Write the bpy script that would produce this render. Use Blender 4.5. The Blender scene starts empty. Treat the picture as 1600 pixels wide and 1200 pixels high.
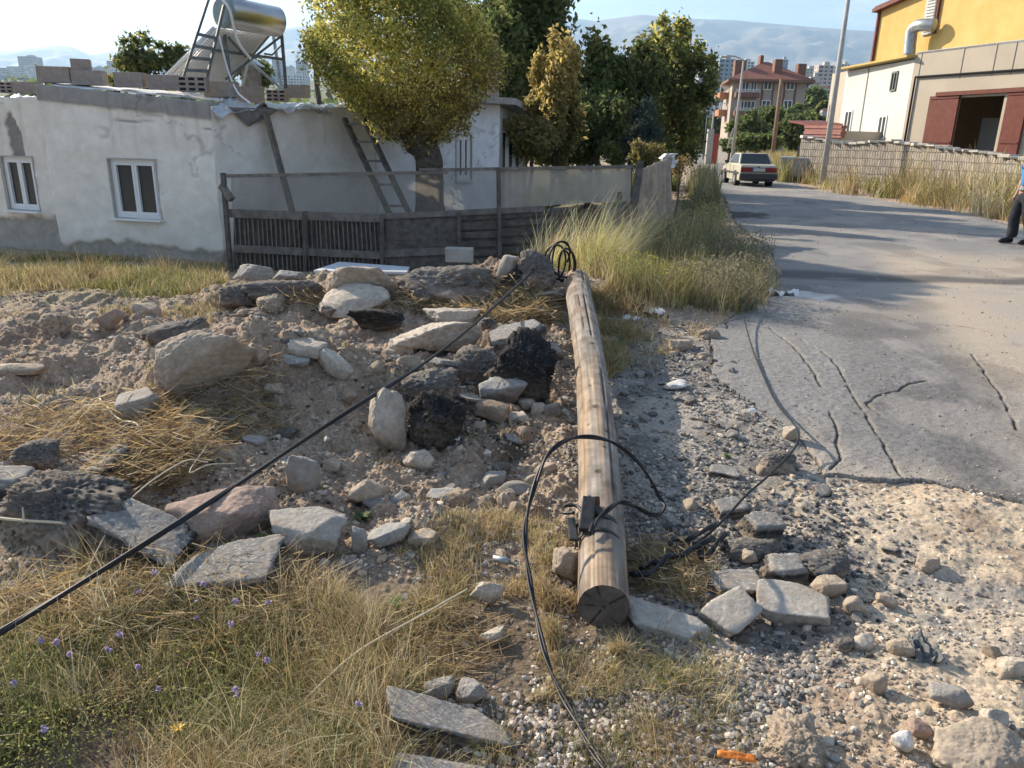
import bpy, math, random
import numpy as np
from mathutils import Vector, Matrix
R = math.radians
random.seed(7); rng = np.random.default_rng(7)
S = bpy.context.scene
COL = S.collection
# ------------------------------------------------------------------ camera, world, sun
FOC, PITCH, ROLL, EYE = 1180.0, R(17.76), R(1.2), 1.65
cam = bpy.data.objects.new('camera', bpy.data.cameras.new('camera'))
COL.objects.link(cam)
cam.data.sensor_width = 36; cam.data.lens = 36 * FOC / 1600
cam.data.clip_start = 0.05; cam.data.clip_end = 60000
cam.matrix_world = Matrix.Translation((0, 0, EYE)) @ Matrix.Rotation(R(90) - PITCH, 4, 'X') @ Matrix.Rotation(ROLL, 4, 'Z')
S.camera = cam
SUN_AZ, SUN_EL = R(50), R(27)          # azimuth to the left of straight ahead
sun_dir = Vector((-math.sin(SUN_AZ) * math.cos(SUN_EL), math.cos(SUN_AZ) * math.cos(SUN_EL), math.sin(SUN_EL)))
sun = bpy.data.objects.new('sun', bpy.data.lights.new('sun', 'SUN')); COL.objects.link(sun)
sun.data.energy = 5.0; sun.data.angle = R(0.6); sun.data.color = (1.0, 0.86, 0.68)
sun.rotation_euler = sun_dir.to_track_quat('Z', 'Y').to_euler()
W_ = bpy.data.worlds.new('World'); S.world = W_; W_.use_nodes = True
nt = W_.node_tree; nt.nodes.clear()
out = nt.nodes.new('ShaderNodeOutputWorld'); bg = nt.nodes.new('ShaderNodeBackground')
sky = nt.nodes.new('ShaderNodeTexSky'); sky.sky_type = 'NISHITA'; sky.sun_disc = False
sky.sun_elevation = SUN_EL; sky.sun_rotation = -SUN_AZ; sky.altitude = 1000; sky.air_density = 1.0; sky.dust_density = 1.2; sky.ozone_density = 1.0
tc = nt.nodes.new('ShaderNodeTexCoord'); sep = nt.nodes.new('ShaderNodeSeparateXYZ')
nt.links.new(tc.outputs['Generated'], sep.inputs[0])
# clouds: project the direction on a high plane so that they flatten towards the horizon
mz = nt.nodes.new('ShaderNodeMath'); mz.operation = 'MAXIMUM'; mz.inputs[1].default_value = 0.03
nt.links.new(sep.outputs['Z'], mz.inputs[0])
az_ = nt.nodes.new('ShaderNodeMath'); az_.operation = 'ADD'; az_.inputs[1].default_value = 0.10
nt.links.new(mz.outputs[0], az_.inputs[0])
dx = nt.nodes.new('ShaderNodeMath'); dx.operation = 'DIVIDE'; dy = nt.nodes.new('ShaderNodeMath'); dy.operation = 'DIVIDE'
nt.links.new(sep.outputs['X'], dx.inputs[0]); nt.links.new(az_.outputs[0], dx.inputs[1])
nt.links.new(sep.outputs['Y'], dy.inputs[0]); nt.links.new(az_.outputs[0], dy.inputs[1])
cmb = nt.nodes.new('ShaderNodeCombineXYZ'); nt.links.new(dx.outputs[0], cmb.inputs[0]); nt.links.new(dy.outputs[0], cmb.inputs[1])
cn = nt.nodes.new('ShaderNodeTexNoise'); cn.inputs['Scale'].default_value = 1.3; cn.inputs['Detail'].default_value = 8; cn.inputs['Roughness'].default_value = 0.62
cn.inputs['Distortion'].default_value = 0.4
nt.links.new(cmb.outputs[0], cn.inputs['Vector'])
cr = nt.nodes.new('ShaderNodeValToRGB'); cr.color_ramp.elements[0].position = 0.50; cr.color_ramp.elements[1].position = 0.70
nt.links.new(cn.outputs['Fac'], cr.inputs[0])
cmul = nt.nodes.new('ShaderNodeMath'); cmul.operation = 'MULTIPLY'; cmul.inputs[1].default_value = 0.75
nt.links.new(cr.outputs[0], cmul.inputs[0])
mixc = nt.nodes.new('ShaderNodeMixRGB'); nt.links.new(cmul.outputs[0], mixc.inputs[0])
nt.links.new(sky.outputs[0], mixc.inputs[1]); mixc.inputs[2].default_value = (9.0, 8.6, 8.3, 1)
nt.links.new(mixc.outputs[0], bg.inputs[0]); bg.inputs[1].default_value = 0.08
nt.links.new(bg.outputs[0], out.inputs[0])
S.view_settings.view_transform = 'Standard'; S.view_settings.look = 'None'; S.view_settings.gamma = 1
S.view_settings.exposure = 1.22
S.cycles.use_denoising = True
S.cycles.max_bounces = 6; S.cycles.transparent_max_bounces = 12; S.cycles.volume_bounces = 1
S.cycles.use_adaptive_sampling = True; S.cycles.adaptive_threshold = 0.015

# ------------------------------------------------------------------ measuring helpers
def ray(px, py):
    a = (px - 800) / FOC; b = -(py - 600) / FOC
    X = a * math.cos(ROLL) - b * math.sin(ROLL); Y = a * math.sin(ROLL) + b * math.cos(ROLL)
    return np.array([X, math.cos(PITCH) + Y * math.sin(PITCH), -math.sin(PITCH) + Y * math.cos(PITCH)])
def at(px, py, Y):                     # world point on the sight line at forward distance Y
    d = ray(px, py); t = Y / d[1]
    return Vector((d[0] * t, Y, EYE + d[2] * t))
def gz(px, py, z=0.0):                 # world point on the plane z
    d = ray(px, py); t = (z - EYE) / d[2]
    return Vector((d[0] * t, d[1] * t, z))

# ------------------------------------------------------------------ noise
def _hash(ix, iy, seed):
    n = (ix.astype(np.int64) * 374761393 + iy.astype(np.int64) * 668265263 + seed * 1442695041) & 0xffffffff
    n = ((n ^ (n >> 13)) * 1274126177) & 0xffffffff
    return ((n ^ (n >> 16)) & 0xffff) / 65535.0
def vnoise(x, y, seed=0):
    x = np.asarray(x, float); y = np.asarray(y, float)
    ix = np.floor(x); iy = np.floor(y); fx = x - ix; fy = y - iy
    fx = fx * fx * (3 - 2 * fx); fy = fy * fy * (3 - 2 * fy)
    a = _hash(ix, iy, seed); b = _hash(ix + 1, iy, seed); c = _hash(ix, iy + 1, seed); d = _hash(ix + 1, iy + 1, seed)
    return (a + (b - a) * fx) * (1 - fy) + (c + (d - c) * fx) * fy
def fbm(x, y, seed=0, octv=4, gain=0.5):
    s = 0; a = 1; t = 0
    for k in range(octv):
        s = s + a * (vnoise(x * 2 ** k, y * 2 ** k, seed + k * 17) - 0.5); t += a; a *= gain
    return s / t * 2
def vn3(p, seed=0):
    i = np.floor(p).astype(np.int64); f = p - i; f = f * f * (3 - 2 * f); r = 0
    for a in (0, 1):
        wx = f[:, 0] if a else 1 - f[:, 0]
        for b in (0, 1):
            wy = f[:, 1] if b else 1 - f[:, 1]
            for c in (0, 1):
                wz = f[:, 2] if c else 1 - f[:, 2]
                r = r + wx * wy * wz * _hash(i[:, 0] + a + (i[:, 2] + c) * 57, i[:, 1] + b, seed)
    return r
def fbm3(p, seed=0, octv=4, gain=.5):
    s = 0; a = 1; t = 0
    for k in range(octv): s = s + a * (vn3(p * 2 ** k + 13.7 * k, seed + k * 17) - .5); t += a; a *= gain
    return s / t * 2
def cells(x, y, seed=0):               # distance to the nearest jittered lattice point, and its id value
    ix = np.floor(x); iy = np.floor(y); best = np.full(np.shape(x), 9.0); idv = np.zeros(np.shape(x))
    for ox in (-1, 0, 1):
        for oy in (-1, 0, 1):
            cx = ix + ox; cy = iy + oy
            px = cx + _hash(cx, cy, seed); py = cy + _hash(cx, cy, seed + 5)
            d = np.hypot(x - px, y - py); m = d < best
            best = np.where(m, d, best); idv = np.where(m, _hash(cx, cy, seed + 9), idv)
    return best, idv
def sm(a, b, x):
    t = np.clip((x - a) / (b - a), 0, 1); return t * t * (3 - 2 * t)
def bump2(x, y, cx, cy, rx, ry):
    return np.exp(-(((x - cx) / rx) ** 2 + ((y - cy) / ry) ** 2))

# ------------------------------------------------------------------ ground shape
ROAD_POLY = np.array([(1.66, 3.62), (2.14, 3.62), (2.5, 3.35), (2.75, 2.9), (2.72, 2.4), (2.5, 1.9), (3.0, 0.9), (6, -1), (14, -3), (14, 5), (12.2, 12),
    (11.5, 17.0), (12.6, 22.5), (12.4, 33.4), (22, 70), (50, 177), (122, 560), (114, 560), (44, 220), (24, 115), (14, 60), (7.7, 29.6),
    (4.95, 17.3), (4.05, 12.2), (3.7, 10.5), (3.05, 8.8), (2.35, 7.7), (1.85, 6.9), (1.5, 5.5), (1.62, 4.8), (1.72, 4.2)])
def in_poly(x, y, poly):
    r = np.zeros(np.shape(x), bool); n = len(poly)
    for i in range(n):
        x1, y1 = poly[i]; x2, y2 = poly[(i + 1) % n]
        c = ((y1 > y) != (y2 > y)) & (x < (x2 - x1) * (y - y1) / ((y2 - y1) if y2 != y1 else 1e-9) + x1)
        r ^= c
    return r
def seg_dist(x, y, pts):
    best = np.full(np.shape(x), 99.0)
    for (x1, y1), (x2, y2) in zip(pts[:-1], pts[1:]):
        dx_, dy_ = x2 - x1, y2 - y1; L = dx_ * dx_ + dy_ * dy_ + 1e-12
        t = np.clip(((x - x1) * dx_ + (y - y1) * dy_) / L, 0, 1)
        best = np.minimum(best, np.hypot(x - x1 - t * dx_, y - y1 - t * dy_))
    return best
CRACKS = [[tuple(gz(a, b)[:2]) for a, b in l] for l in (
    [(1250, 535), (1298, 568), (1345, 640), (1375, 690), (1405, 748)],
    [(1200, 515), (1235, 545), (1262, 575), (1282, 610)],
    [(1296, 645), (1310, 680), (1308, 705), (1313, 722), (1296, 738), (1290, 748)],
    [(1515, 560), (1560, 620), (1590, 680)])]
for _k in range(4):
    _r = random.Random(900 + _k); _p = [_r.uniform(1.9, 4.6), _r.uniform(4.0, 8.5)]; _a = _r.uniform(0, 6.28); _l = [tuple(_p)]
    for _j in range(5): _a += _r.uniform(-.8, .8); _p = [_p[0] + .2 * math.cos(_a), _p[1] + .24 * math.sin(_a)]; _l.append(tuple(_p))
    CRACKS.append(_l)
MOUNDS = [(-1.70, 4.45, .85, .5, .44), (-0.85, 4.6, .7, .6, .16), (-1.2, 7.7, 2.3, .65, .25), (0.1, 7.7, .8, .5, .25), (2.5, 11.0, .9, 1.1, .28),
          (-3.4, 6.3, 1.5, 1.0, .10), (-1.2, 3.15, .9, .45, .08), (0.1, 6.0, .5, .5, .12), (1.15, 8.2, .8, .9, .12), (-2.6, 3.4, 1.0, .6, .10),
          (1.62, 2.5, .35, .3, -.05), (1.05, 2.35, .3, .25, -.04), (1.5, 1.75, .4, .25, .05)]
def rubble_mask(x, y):
    return sm(1.0, 0.1, x) * sm(2.5, 3.1, y) * sm(9.6, 8.2, y) * sm(-5.6, -4.4, x)
def height(x, y, fine=True):
    r = np.hypot(x, y)
    z = -0.42 * sm(8.6, 11.4, y) * sm(2.1, 0.6, x) * sm(60, 30, r)
    for cx, cy, rx, ry, h in MOUNDS:
        z = z + h * bump2(x, y, cx, cy, rx, ry)
    near = sm(60, 25, r)
    rub = rubble_mask(x, y)
    left = sm(1.5, 0.7, x)
    nonroad = 1 - in_poly(x, y, ROAD_POLY).astype(float) if fine else 1.0
    z = z + rub * (0.13 * fbm(x * 1.7, y * 1.7, 3, 3) + .05 * np.abs(fbm(x * 4, y * 4, 4, 3))) + near * (0.03 + 0.02 * left) * fbm(x * 1.1, y * 1.1, 11, 3) * nonroad
    if fine:
        d, i = cells(x * 7, y * 7, 21)
        z = z + near * nonroad * (rub * 0.06 + 0.004) * (i - .3) * sm(.6, .15, d)
        z = z + near * nonroad * (0.034 * rub + 0.016) * fbm(x * 9, y * 9, 31, 4, .6)
        d2, i2 = cells(x * 30, y * 30, 41)
        z = z + near * nonroad * sm(9, 5, r) * (0.004 + .010 * rub) * (i2 > .45) * sm(.5, .1, d2)
    z = z + sm(.7, 1.1, x) * sm(4.2, 3.2, y) * (.035 * fbm(x * 2.6, y * 2.6, 35, 3) + .02 * np.abs(fbm(x * 6, y * 6, 36, 3))) * nonroad
    far = sm(300, 1500, r) * sm(-.2, .15, y / (r + 1e-6))
    az = np.arctan2(x, y)
    z = z + far * (105 + 25 * np.sin(az * 5 + 1)) * (0.9 + 0.25 * fbm(x / 260, y / 260, 51, 3))
    return z
def road_z(x, y):
    r = np.hypot(x, y)
    z = 0.028 * sm(60, 20, r) + 0.035 * fbm(x * .5, y * .5, 61, 2) * sm(1.5, 4, r) * sm(40, 15, r) + .004 * fbm(x * 25, y * 25, 62, 2) * sm(10, 6, r)
    for c in CRACKS:
        d = seg_dist(x + .018 * fbm(x * 9, y * 9, 63, 3), y + .018 * fbm(x * 9, y * 9, 64, 3), c)
        z = z - 0.015 * sm(.012, .003, d) * sm(.1, .3, vnoise(x * 9, y * 9, 65))
    return z
def hit(px, py):
    d = ray(px, py); t = np.arange(.8, 40, .012)
    X = d[0] * t; Y = d[1] * t; Z = EYE + d[2] * t
    h = np.maximum(height(X, Y, False), -1); k = np.argmax(Z < h)
    if k == 0: return gz(px, py)
    return Vector((X[k], Y[k], h[k]))
def hz(x, y): return float(height(np.array([x]), np.array([y]), False)[0])

# ------------------------------------------------------------------ materials
def mat(name, c1, c2=None, scale=5.0, rough=.85, bump=0.0, bscale=20.0, metal=0.0, vcol=False, c3=None, detail=6, trans=0.0, coords='Object', spec=.3, vscale=.35, alpha=1.0, bdist=.01):
    m = bpy.data.materials.new(name); m.use_nodes = True; n = m.node_tree.nodes; l = m.node_tree.links
    b = n['Principled BSDF']; b.inputs['Roughness'].default_value = rough; b.inputs['Metallic'].default_value = metal
    b.inputs['Specular IOR Level'].default_value = spec
    t = n.new('ShaderNodeTexCoord')
    def noise(s, d=detail, ro=.6):
        q = n.new('ShaderNodeTexNoise'); q.inputs['Scale'].default_value = s; q.inputs['Detail'].default_value = d; q.inputs['Roughness'].default_value = ro
        l.new(t.outputs[coords], q.inputs['Vector']); return q
    src = None
    if vcol:
        a = n.new('ShaderNodeAttribute'); a.attribute_name = 'Col'; src = a.outputs['Color']
        if c2 is not None:                                # mottling multiplied over the attribute
            q = noise(scale); mr = n.new('ShaderNodeMapRange'); mr.inputs[1].default_value = .3; mr.inputs[2].default_value = .7
            mr.inputs[3].default_value = 1 - vscale; mr.inputs[4].default_value = 1 + vscale; l.new(q.outputs[0], mr.inputs[0])
            mm = n.new('ShaderNodeVectorMath'); mm.operation = 'SCALE'; l.new(src, mm.inputs[0]); l.new(mr.outputs[0], mm.inputs['Scale']); src = mm.outputs[0]
    elif c2 is not None:
        q = noise(scale); r_ = n.new('ShaderNodeValToRGB'); e = r_.color_ramp.elements
        e[0].position = .36; e[0].color = (*c1, 1); e[1].position = .64; e[1].color = (*c2, 1)
        if c3: k = e.new(.5); k.color = (*c3, 1)
        l.new(q.outputs[0], r_.inputs[0]); src = r_.outputs[0]
    if src is not None: l.new(src, b.inputs['Base Color'])
    else: b.inputs['Base Color'].default_value = (*c1, 1)
    if bump:
        q = noise(bscale, 5); q2 = noise(bscale * 5.3, 4); ad = n.new('ShaderNodeMath'); ad.operation = 'MULTIPLY_ADD'; ad.inputs[1].default_value = .4
        l.new(q2.outputs[0], ad.inputs[0]); l.new(q.outputs[0], ad.inputs[2])
        bu = n.new('ShaderNodeBump'); bu.inputs['Strength'].default_value = bump; bu.inputs['Distance'].default_value = bdist
        l.new(ad.outputs[0], bu.inputs['Height']); l.new(bu.outputs[0], b.inputs['Normal'])
    if trans or alpha < 1:
        o = n['Material Output']; last = b.outputs[0]
        if trans:
            tr = n.new('ShaderNodeBsdfTranslucent'); mx = n.new('ShaderNodeMixShader'); mx.inputs[0].default_value = trans
            if src is not None: l.new(src, tr.inputs[0])
            else: tr.inputs[0].default_value = (*c1, 1)
            l.new(b.outputs[0], mx.inputs[1]); l.new(tr.outputs[0], mx.inputs[2]); last = mx.outputs[0]
        if alpha < 1:
            tp = n.new('ShaderNodeBsdfTransparent'); mx = n.new('ShaderNodeMixShader'); mx.inputs[0].default_value = alpha
            l.new(tp.outputs[0], mx.inputs[1]); l.new(last, mx.inputs[2]); last = mx.outputs[0]
        l.new(last, o.inputs['Surface'])
    return m
M = {}
M['ground'] = mat('ground', (.3, .25, .2), (1, 1, 1), scale=45, rough=.95, bump=.9, bscale=60, vcol=True, vscale=.32, bdist=.012)
M['road'] = mat('asphalt_road', (.2, .2, .2), (1, 1, 1), scale=110, rough=.9, bump=.8, bscale=130, vcol=True, vscale=.42, bdist=.006)
M['pebble'] = mat('pebble', (.3, .3, .3), (1, 1, 1), scale=60, rough=.9, vcol=True, vscale=.15)
M['leaf'] = mat('leaf', (.1, .1, .1), rough=.55, vcol=True, trans=.55)
M['blade'] = mat('blade', (.1, .1, .1), rough=.7, vcol=True, trans=.3)
M['bark'] = mat('bark', (.055, .042, .033), (.14, .115, .09), scale=14, bump=1, bscale=25)
M['pole'] = mat('weathered_wood', (.3, .22, .15), (.46, .36, .26), scale=9, rough=.85, vcol=True, bump=.6, bscale=40, bdist=.004)
M['wood_dark'] = mat('old_dark_wood', (.085, .075, .066), (.17, .15, .13), scale=9, bump=.5, bscale=30)
M['wood_grey'] = mat('grey_wood', (.14, .125, .11), (.24, .21, .18), scale=8, bump=.5, bscale=30)
M['plaster'] = mat('plaster', (.6, .6, .6), (1, 1, 1), scale=3.5, rough=.95, bump=.5, bscale=12, vcol=True, vscale=.10)
M['white'] = mat('white_plastic', (.78, .78, .77), rough=.4)
M['glass'] = mat('window_glass', (.05, .055, .055), rough=.12, spec=.45)
M['dark'] = mat('dark_interior', (.015, .016, .018), rough=.9)
M['cable'] = mat('black_cable', (.018, .018, .02), rough=.45)
M['steel'] = mat('galvanised_steel', (.30, .32, .33), (.42, .44, .45), scale=9, rough=.45, metal=.7)
M['frame_metal'] = mat('painted_frame_metal', (.10, .12, .12), (.17, .19, .19), scale=12, rough=.6, metal=.3)
M['brick'] = mat('hollow_brick', (.30, .25, .215), (.38, .32, .275), scale=12, rough=.95, bump=.4, bscale=60)
M['rust_red'] = mat('maroon_metal', (.12, .028, .018), (.165, .04, .026), scale=4, rough=.6)

# ------------------------------------------------------------------ object helpers
ORIG = {}
def link(o, parent=None, kind=None, label=None, cat=None, group=None):
    COL.objects.link(o)
    if parent: o.parent = parent
    tag(o, label, cat, group, kind); return o
def tag(o, label=None, cat=None, group=None, kind=None):
    if label: o['label'] = label
    if cat: o['category'] = cat
    if group: o['group'] = group
    if kind: o['kind'] = kind
    return o
def empty(name, loc, label, cat, group=None, rz=0):
    o = bpy.data.objects.new(name, None); o.empty_display_size = .1; o.location = loc; o.rotation_euler.z = rz
    link(o, None, None, label, cat, group); ORIG[o.name] = Vector(loc); return o
def root_orig(o):
    while o is not None:
        if o.name in ORIG: return ORIG[o.name]
        o = o.parent
    return Vector((0, 0, 0))
def npmesh(name, V, F, material, parent=None, col=None, smooth=False, local=False, loc=None, quads=True, **kw):
    V = np.asarray(V, np.float32).reshape(-1, 3)
    if parent is not None and not local: V = V - np.array(root_orig(parent), np.float32)
    if loc is not None: V = V - np.array(loc, np.float32)
    me = bpy.data.meshes.new(name); F = np.asarray(F, np.int32)
    me.vertices.add(len(V)); me.vertices.foreach_set('co', V.ravel())
    k = F.shape[1]; me.loops.add(F.size); me.loops.foreach_set('vertex_index', F.ravel())
    me.polygons.add(len(F)); me.polygons.foreach_set('loop_start', np.arange(0, F.size, k, dtype=np.int32))
    me.polygons.foreach_set('use_smooth', np.full(len(F), smooth))
    if col is not None:
        a = me.color_attributes.new('Col', 'FLOAT_COLOR', 'POINT')
        c = np.ones((len(V), 4), np.float32); c[:, :3] = col; a.data.foreach_set('color', c.ravel())
    me.update(calc_edges=True); me.materials.append(material)
    o = bpy.data.objects.new(name, me)
    if loc is not None: o.location = loc
    return link(o, parent, kw.get('kind'), kw.get('label'), kw.get('cat'), kw.get('group'))
class MB:
    def __init__(s): s.v = []; s.f = []
    def add(s, vs, fs):
        b = len(s.v); s.v += [tuple(v) for v in vs]; s.f += [tuple(i + b for i in f) for f in fs]; return s
    def box(s, c, size, rot=None, taper=1.0):
        x, y, z = [q / 2 for q in size]; vs = []
        for sz in (-1, 1):
            k = taper if sz > 0 else 1
            for sx, sy in ((-1, -1), (1, -1), (1, 1), (-1, 1)): vs.append(Vector((sx * x * k, sy * y * k, sz * z)))
        if rot is not None: vs = [rot @ v for v in vs]
        c = Vector(c); return s.add([v + c for v in vs], [(0, 3, 2, 1), (4, 5, 6, 7), (0, 1, 5, 4), (1, 2, 6, 5), (2, 3, 7, 6), (3, 0, 4, 7)])
    def bar(s, a, b, w, h=None):                         # rectangular bar from a to b
        a = Vector(a); b = Vector(b); d = b - a; L = d.length
        q = d.to_track_quat('X', 'Z').to_matrix(); return s.box((a + b) / 2, (L, w, h or w), q)
    def tube(s, pts, r, n=8, cap=True):
        pts = [Vector(p) for p in pts]; rs = r if hasattr(r, '__len__') else [r] * len(pts); b = len(s.v)
        up = Vector((0, 0, 1)); prev = None
        for i, p in enumerate(pts):
            t = (pts[min(i + 1, len(pts) - 1)] - pts[max(i - 1, 0)]).normalized()
            if prev is None: u = t.cross(up if abs(t.z) < .95 else Vector((1, 0, 0))).normalized()
            else: u = (prev - t * prev.dot(t)).normalized()
            w = t.cross(u); prev = u
            for k in range(n):
                a = 2 * math.pi * k / n; s.v.append(tuple(p + (u * math.cos(a) + w * math.sin(a)) * rs[i]))
        for i in range(len(pts) - 1):
            for k in range(n):
                s.f.append((b + i * n + k, b + i * n + (k + 1) % n, b + (i + 1) * n + (k + 1) % n, b + (i + 1) * n + k))
        if cap:
            s.f.append(tuple(b + k for k in range(n))[::-1]); s.f.append(tuple(b + (len(pts) - 1) * n + k for k in range(n)))
        return s
    def prism(s, poly, d):                               # poly of 3-D points swept by vector d
        poly = [Vector(p) for p in poly]; n = len(poly); d = Vector(d)
        return s.add(poly + [p + d for p in poly], [tuple(range(n))[::-1], tuple(range(n, 2 * n))] + [(i, (i + 1) % n, n + (i + 1) % n, n + i) for i in range(n)])
    def build(s, name, material, parent=None, smooth=False, local=False, loc=None, bevel=0, **kw):
        me = bpy.data.meshes.new(name); o0 = Vector((0, 0, 0))
        if parent is not None and not local: o0 = root_orig(parent)
        if loc is not None: o0 = Vector(loc)
        me.from_pydata([tuple(Vector(v) - o0) for v in s.v], [], s.f); me.update()
        if smooth: me.polygons.foreach_set('use_smooth', [len(p.vertices) < 5 for p in me.polygons])
        me.materials.append(material); o = bpy.data.objects.new(name, me)
        if loc is not None: o.location = loc
        if bevel:
            b = o.modifiers.new('bevel', 'BEVEL'); b.width = bevel; b.segments = 2; b.limit_method = 'ANGLE'
        return link(o, parent, kw.get('kind'), kw.get('label'), kw.get('cat'), kw.get('group'))
def spline(pts, n=12):
    P = [Vector(p) for p in pts]; P = [P[0] * 2 - P[1]] + P + [P[-1] * 2 - P[-2]]; o = []
    for i in range(1, len(P) - 2):
        for k in range(n):
            t = k / n; a, b, c, d = P[i - 1:i + 3]
            o.append(.5 * ((2 * b) + (c - a) * t + (2 * a - 5 * b + 4 * c - d) * t * t + (3 * b - a - 3 * c + d) * t ** 3))
    return o + [P[-2]]

# ------------------------------------------------------------------ ground + road
def mixc_(a, b, m): return a * (1 - m[..., None]) + b * m[..., None]
def C_(*c): return np.array(c, float)
def ground_colour(x, y):
    n1 = fbm(x * .9, y * .9, 71, 4); n2 = fbm(x * 5, y * 5, 72, 4); n3 = fbm(x * 22, y * 22, 73, 3)
    r = np.hypot(x, y)
    c = np.ones(x.shape + (3,)) * C_(.375, .285, .205)
    c = mixc_(c, C_(.30, .225, .165), sm(-.1, .5, n2))
    c = mixc_(c, C_(.50, .42, .33), sm(.15, .6, n3) * .7)
    # grey gravel: broken strip right of the pole and among the near right sand
    strip = sm(.35, .7, x) * sm(1.95, 1.6, x) * sm(1.9, 2.4, y) * sm(8, 6, y)
    c = mixc_(c, C_(.33, .31, .28), strip * .9); c = mixc_(c, C_(.15, .142, .132), strip * sm(-.1, .4, fbm(x * 4, y * 4, 78, 4)) * .8)
    gr = sm(1.2, 2.2, x) * sm(4, 3, y) * sm(-.15, .25, n1 + n2 * .3)
    c = mixc_(c, C_(.38, .36, .33), gr * .7)
    sand = sm(.9, 1.4, x) * sm(3.9, 3.3, y)
    c = mixc_(c, C_(.60, .49, .355), sand * .75 * sm(.35, -.25, n2))
    dark = sm(.15, .5, fbm(x * 2.3, y * 2.3, 75, 3)) * rubble_mask(x, y)
    c = mixc_(c, C_(.13, .11, .095), dark * .7); br2 = sm(.0, .4, fbm(x * 1.3 + 5, y * 1.3, 76, 4)) * sm(.8, .2, x); c = mixc_(c, C_(.33, .225, .15), br2 * .5)
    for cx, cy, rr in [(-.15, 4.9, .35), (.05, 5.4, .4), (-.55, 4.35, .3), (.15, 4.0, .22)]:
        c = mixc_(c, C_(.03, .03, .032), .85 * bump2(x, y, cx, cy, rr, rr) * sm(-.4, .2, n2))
    field = sm(-1.6, -2.6, x) * sm(6.6, 8.0, y)
    c = mixc_(c, C_(.30, .25, .15), np.clip(field, 0, 1) * .7)
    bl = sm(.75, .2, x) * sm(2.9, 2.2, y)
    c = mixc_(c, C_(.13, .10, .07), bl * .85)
    far = sm(45, 130, r)
    c = mixc_(c, C_(.10, .12, .055), far * .8)
    c = mixc_(c, C_(.25, .22, .16), far * sm(0, .5, fbm(x / 90, y / 90, 77, 3)) * .7)
    c = mixc_(c, C_(.07, .085, .045), sm(14.5, 16, y) * sm(4, 1, x) * sm(60, 40, r) * .8)
    return np.clip(c, .01, .9)
def road_colour(x, y):
    n1 = fbm(x * .45, y * .9, 81, 4); n2 = fbm(x * 4, y * 4, 82, 4); n3 = fbm(x * 60, y * 60, 83, 2)
    c = np.ones(x.shape + (3,)) * C_(.235, .228, .22); c = c * (1 - .35 * sm(.55, .9, x - 1.2 - .33 * (y - 3.6)) * sm(2.2, 1.6, x - 1.2 - .33 * (y - 3.6)) * sm(9, 7, y) * .5)[..., None]
    c = c * (1 + .10 * n2[..., None] + .35 * n3[..., None] * sm(12, 6, np.hypot(x, y))[..., None])
    dust = np.clip(sm(0, .7, x - 2.75 - .33 * (y - 4) - .25 * n1) * sm(-.7, .0, n1 + n2 * .3 + .25) * 1.0 * sm(14, 11, y) * sm(1.5, 2.5, y) + .5 * sm(.1, .5, n1) * sm(6, 9, y), 0, 1)
    c = mixc_(c, C_(.45, .375, .29), dust * .85); pt = sm(.15, .35, fbm(x * 1.1, y * 1.1, 87, 3)); c = c * (1 - .22 * pt)[..., None]; c = mixc_(c, C_(.36, .33, .30), sm(.1, .4, fbm(x * 2.1, y * 1.1, 88, 4)) * .45)
    edge = np.clip(1 - seg_dist(x, y, [tuple(p) for p in ROAD_POLY[[30, 0, 1, 2, 3, 4]]]) / .5, 0, 1)
    c = mixc_(c, C_(.42, .36, .29), edge ** 2 * sm(-.4, .3, n2) * .7)
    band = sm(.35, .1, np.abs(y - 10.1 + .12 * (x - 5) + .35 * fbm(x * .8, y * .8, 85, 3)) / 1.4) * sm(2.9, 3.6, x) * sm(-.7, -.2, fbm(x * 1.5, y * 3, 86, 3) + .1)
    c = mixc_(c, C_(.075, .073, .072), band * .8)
    wet = sm(.12, .3, bump2(x, y, 4.9, 19.5, 1.3, .8) * (1 + n2)); c = mixc_(c, C_(.04, .04, .042), wet * .9)
    chalk = sm(.3, .7, bump2(x, y, 3.35, 8.75, .45, .28) * (1 + .9 * n2)); c = mixc_(c, C_(.62, .60, .57), chalk * .8)
    for ck in CRACKS:
        d = seg_dist(x + .018 * fbm(x * 9, y * 9, 63, 3), y + .018 * fbm(x * 9, y * 9, 64, 3), ck)
        c = mixc_(c, C_(.07, .065, .06), sm(.014, .004, d) * .9 * sm(.1, .3, vnoise(x * 9, y * 9, 65))); c = mixc_(c, C_(.40, .35, .28), sm(.05, .015, d) * sm(.35, .6, vnoise(x * 5 + 9, y * 5, 66)) * .15)
    return np.clip(c, .01, .9)
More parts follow.
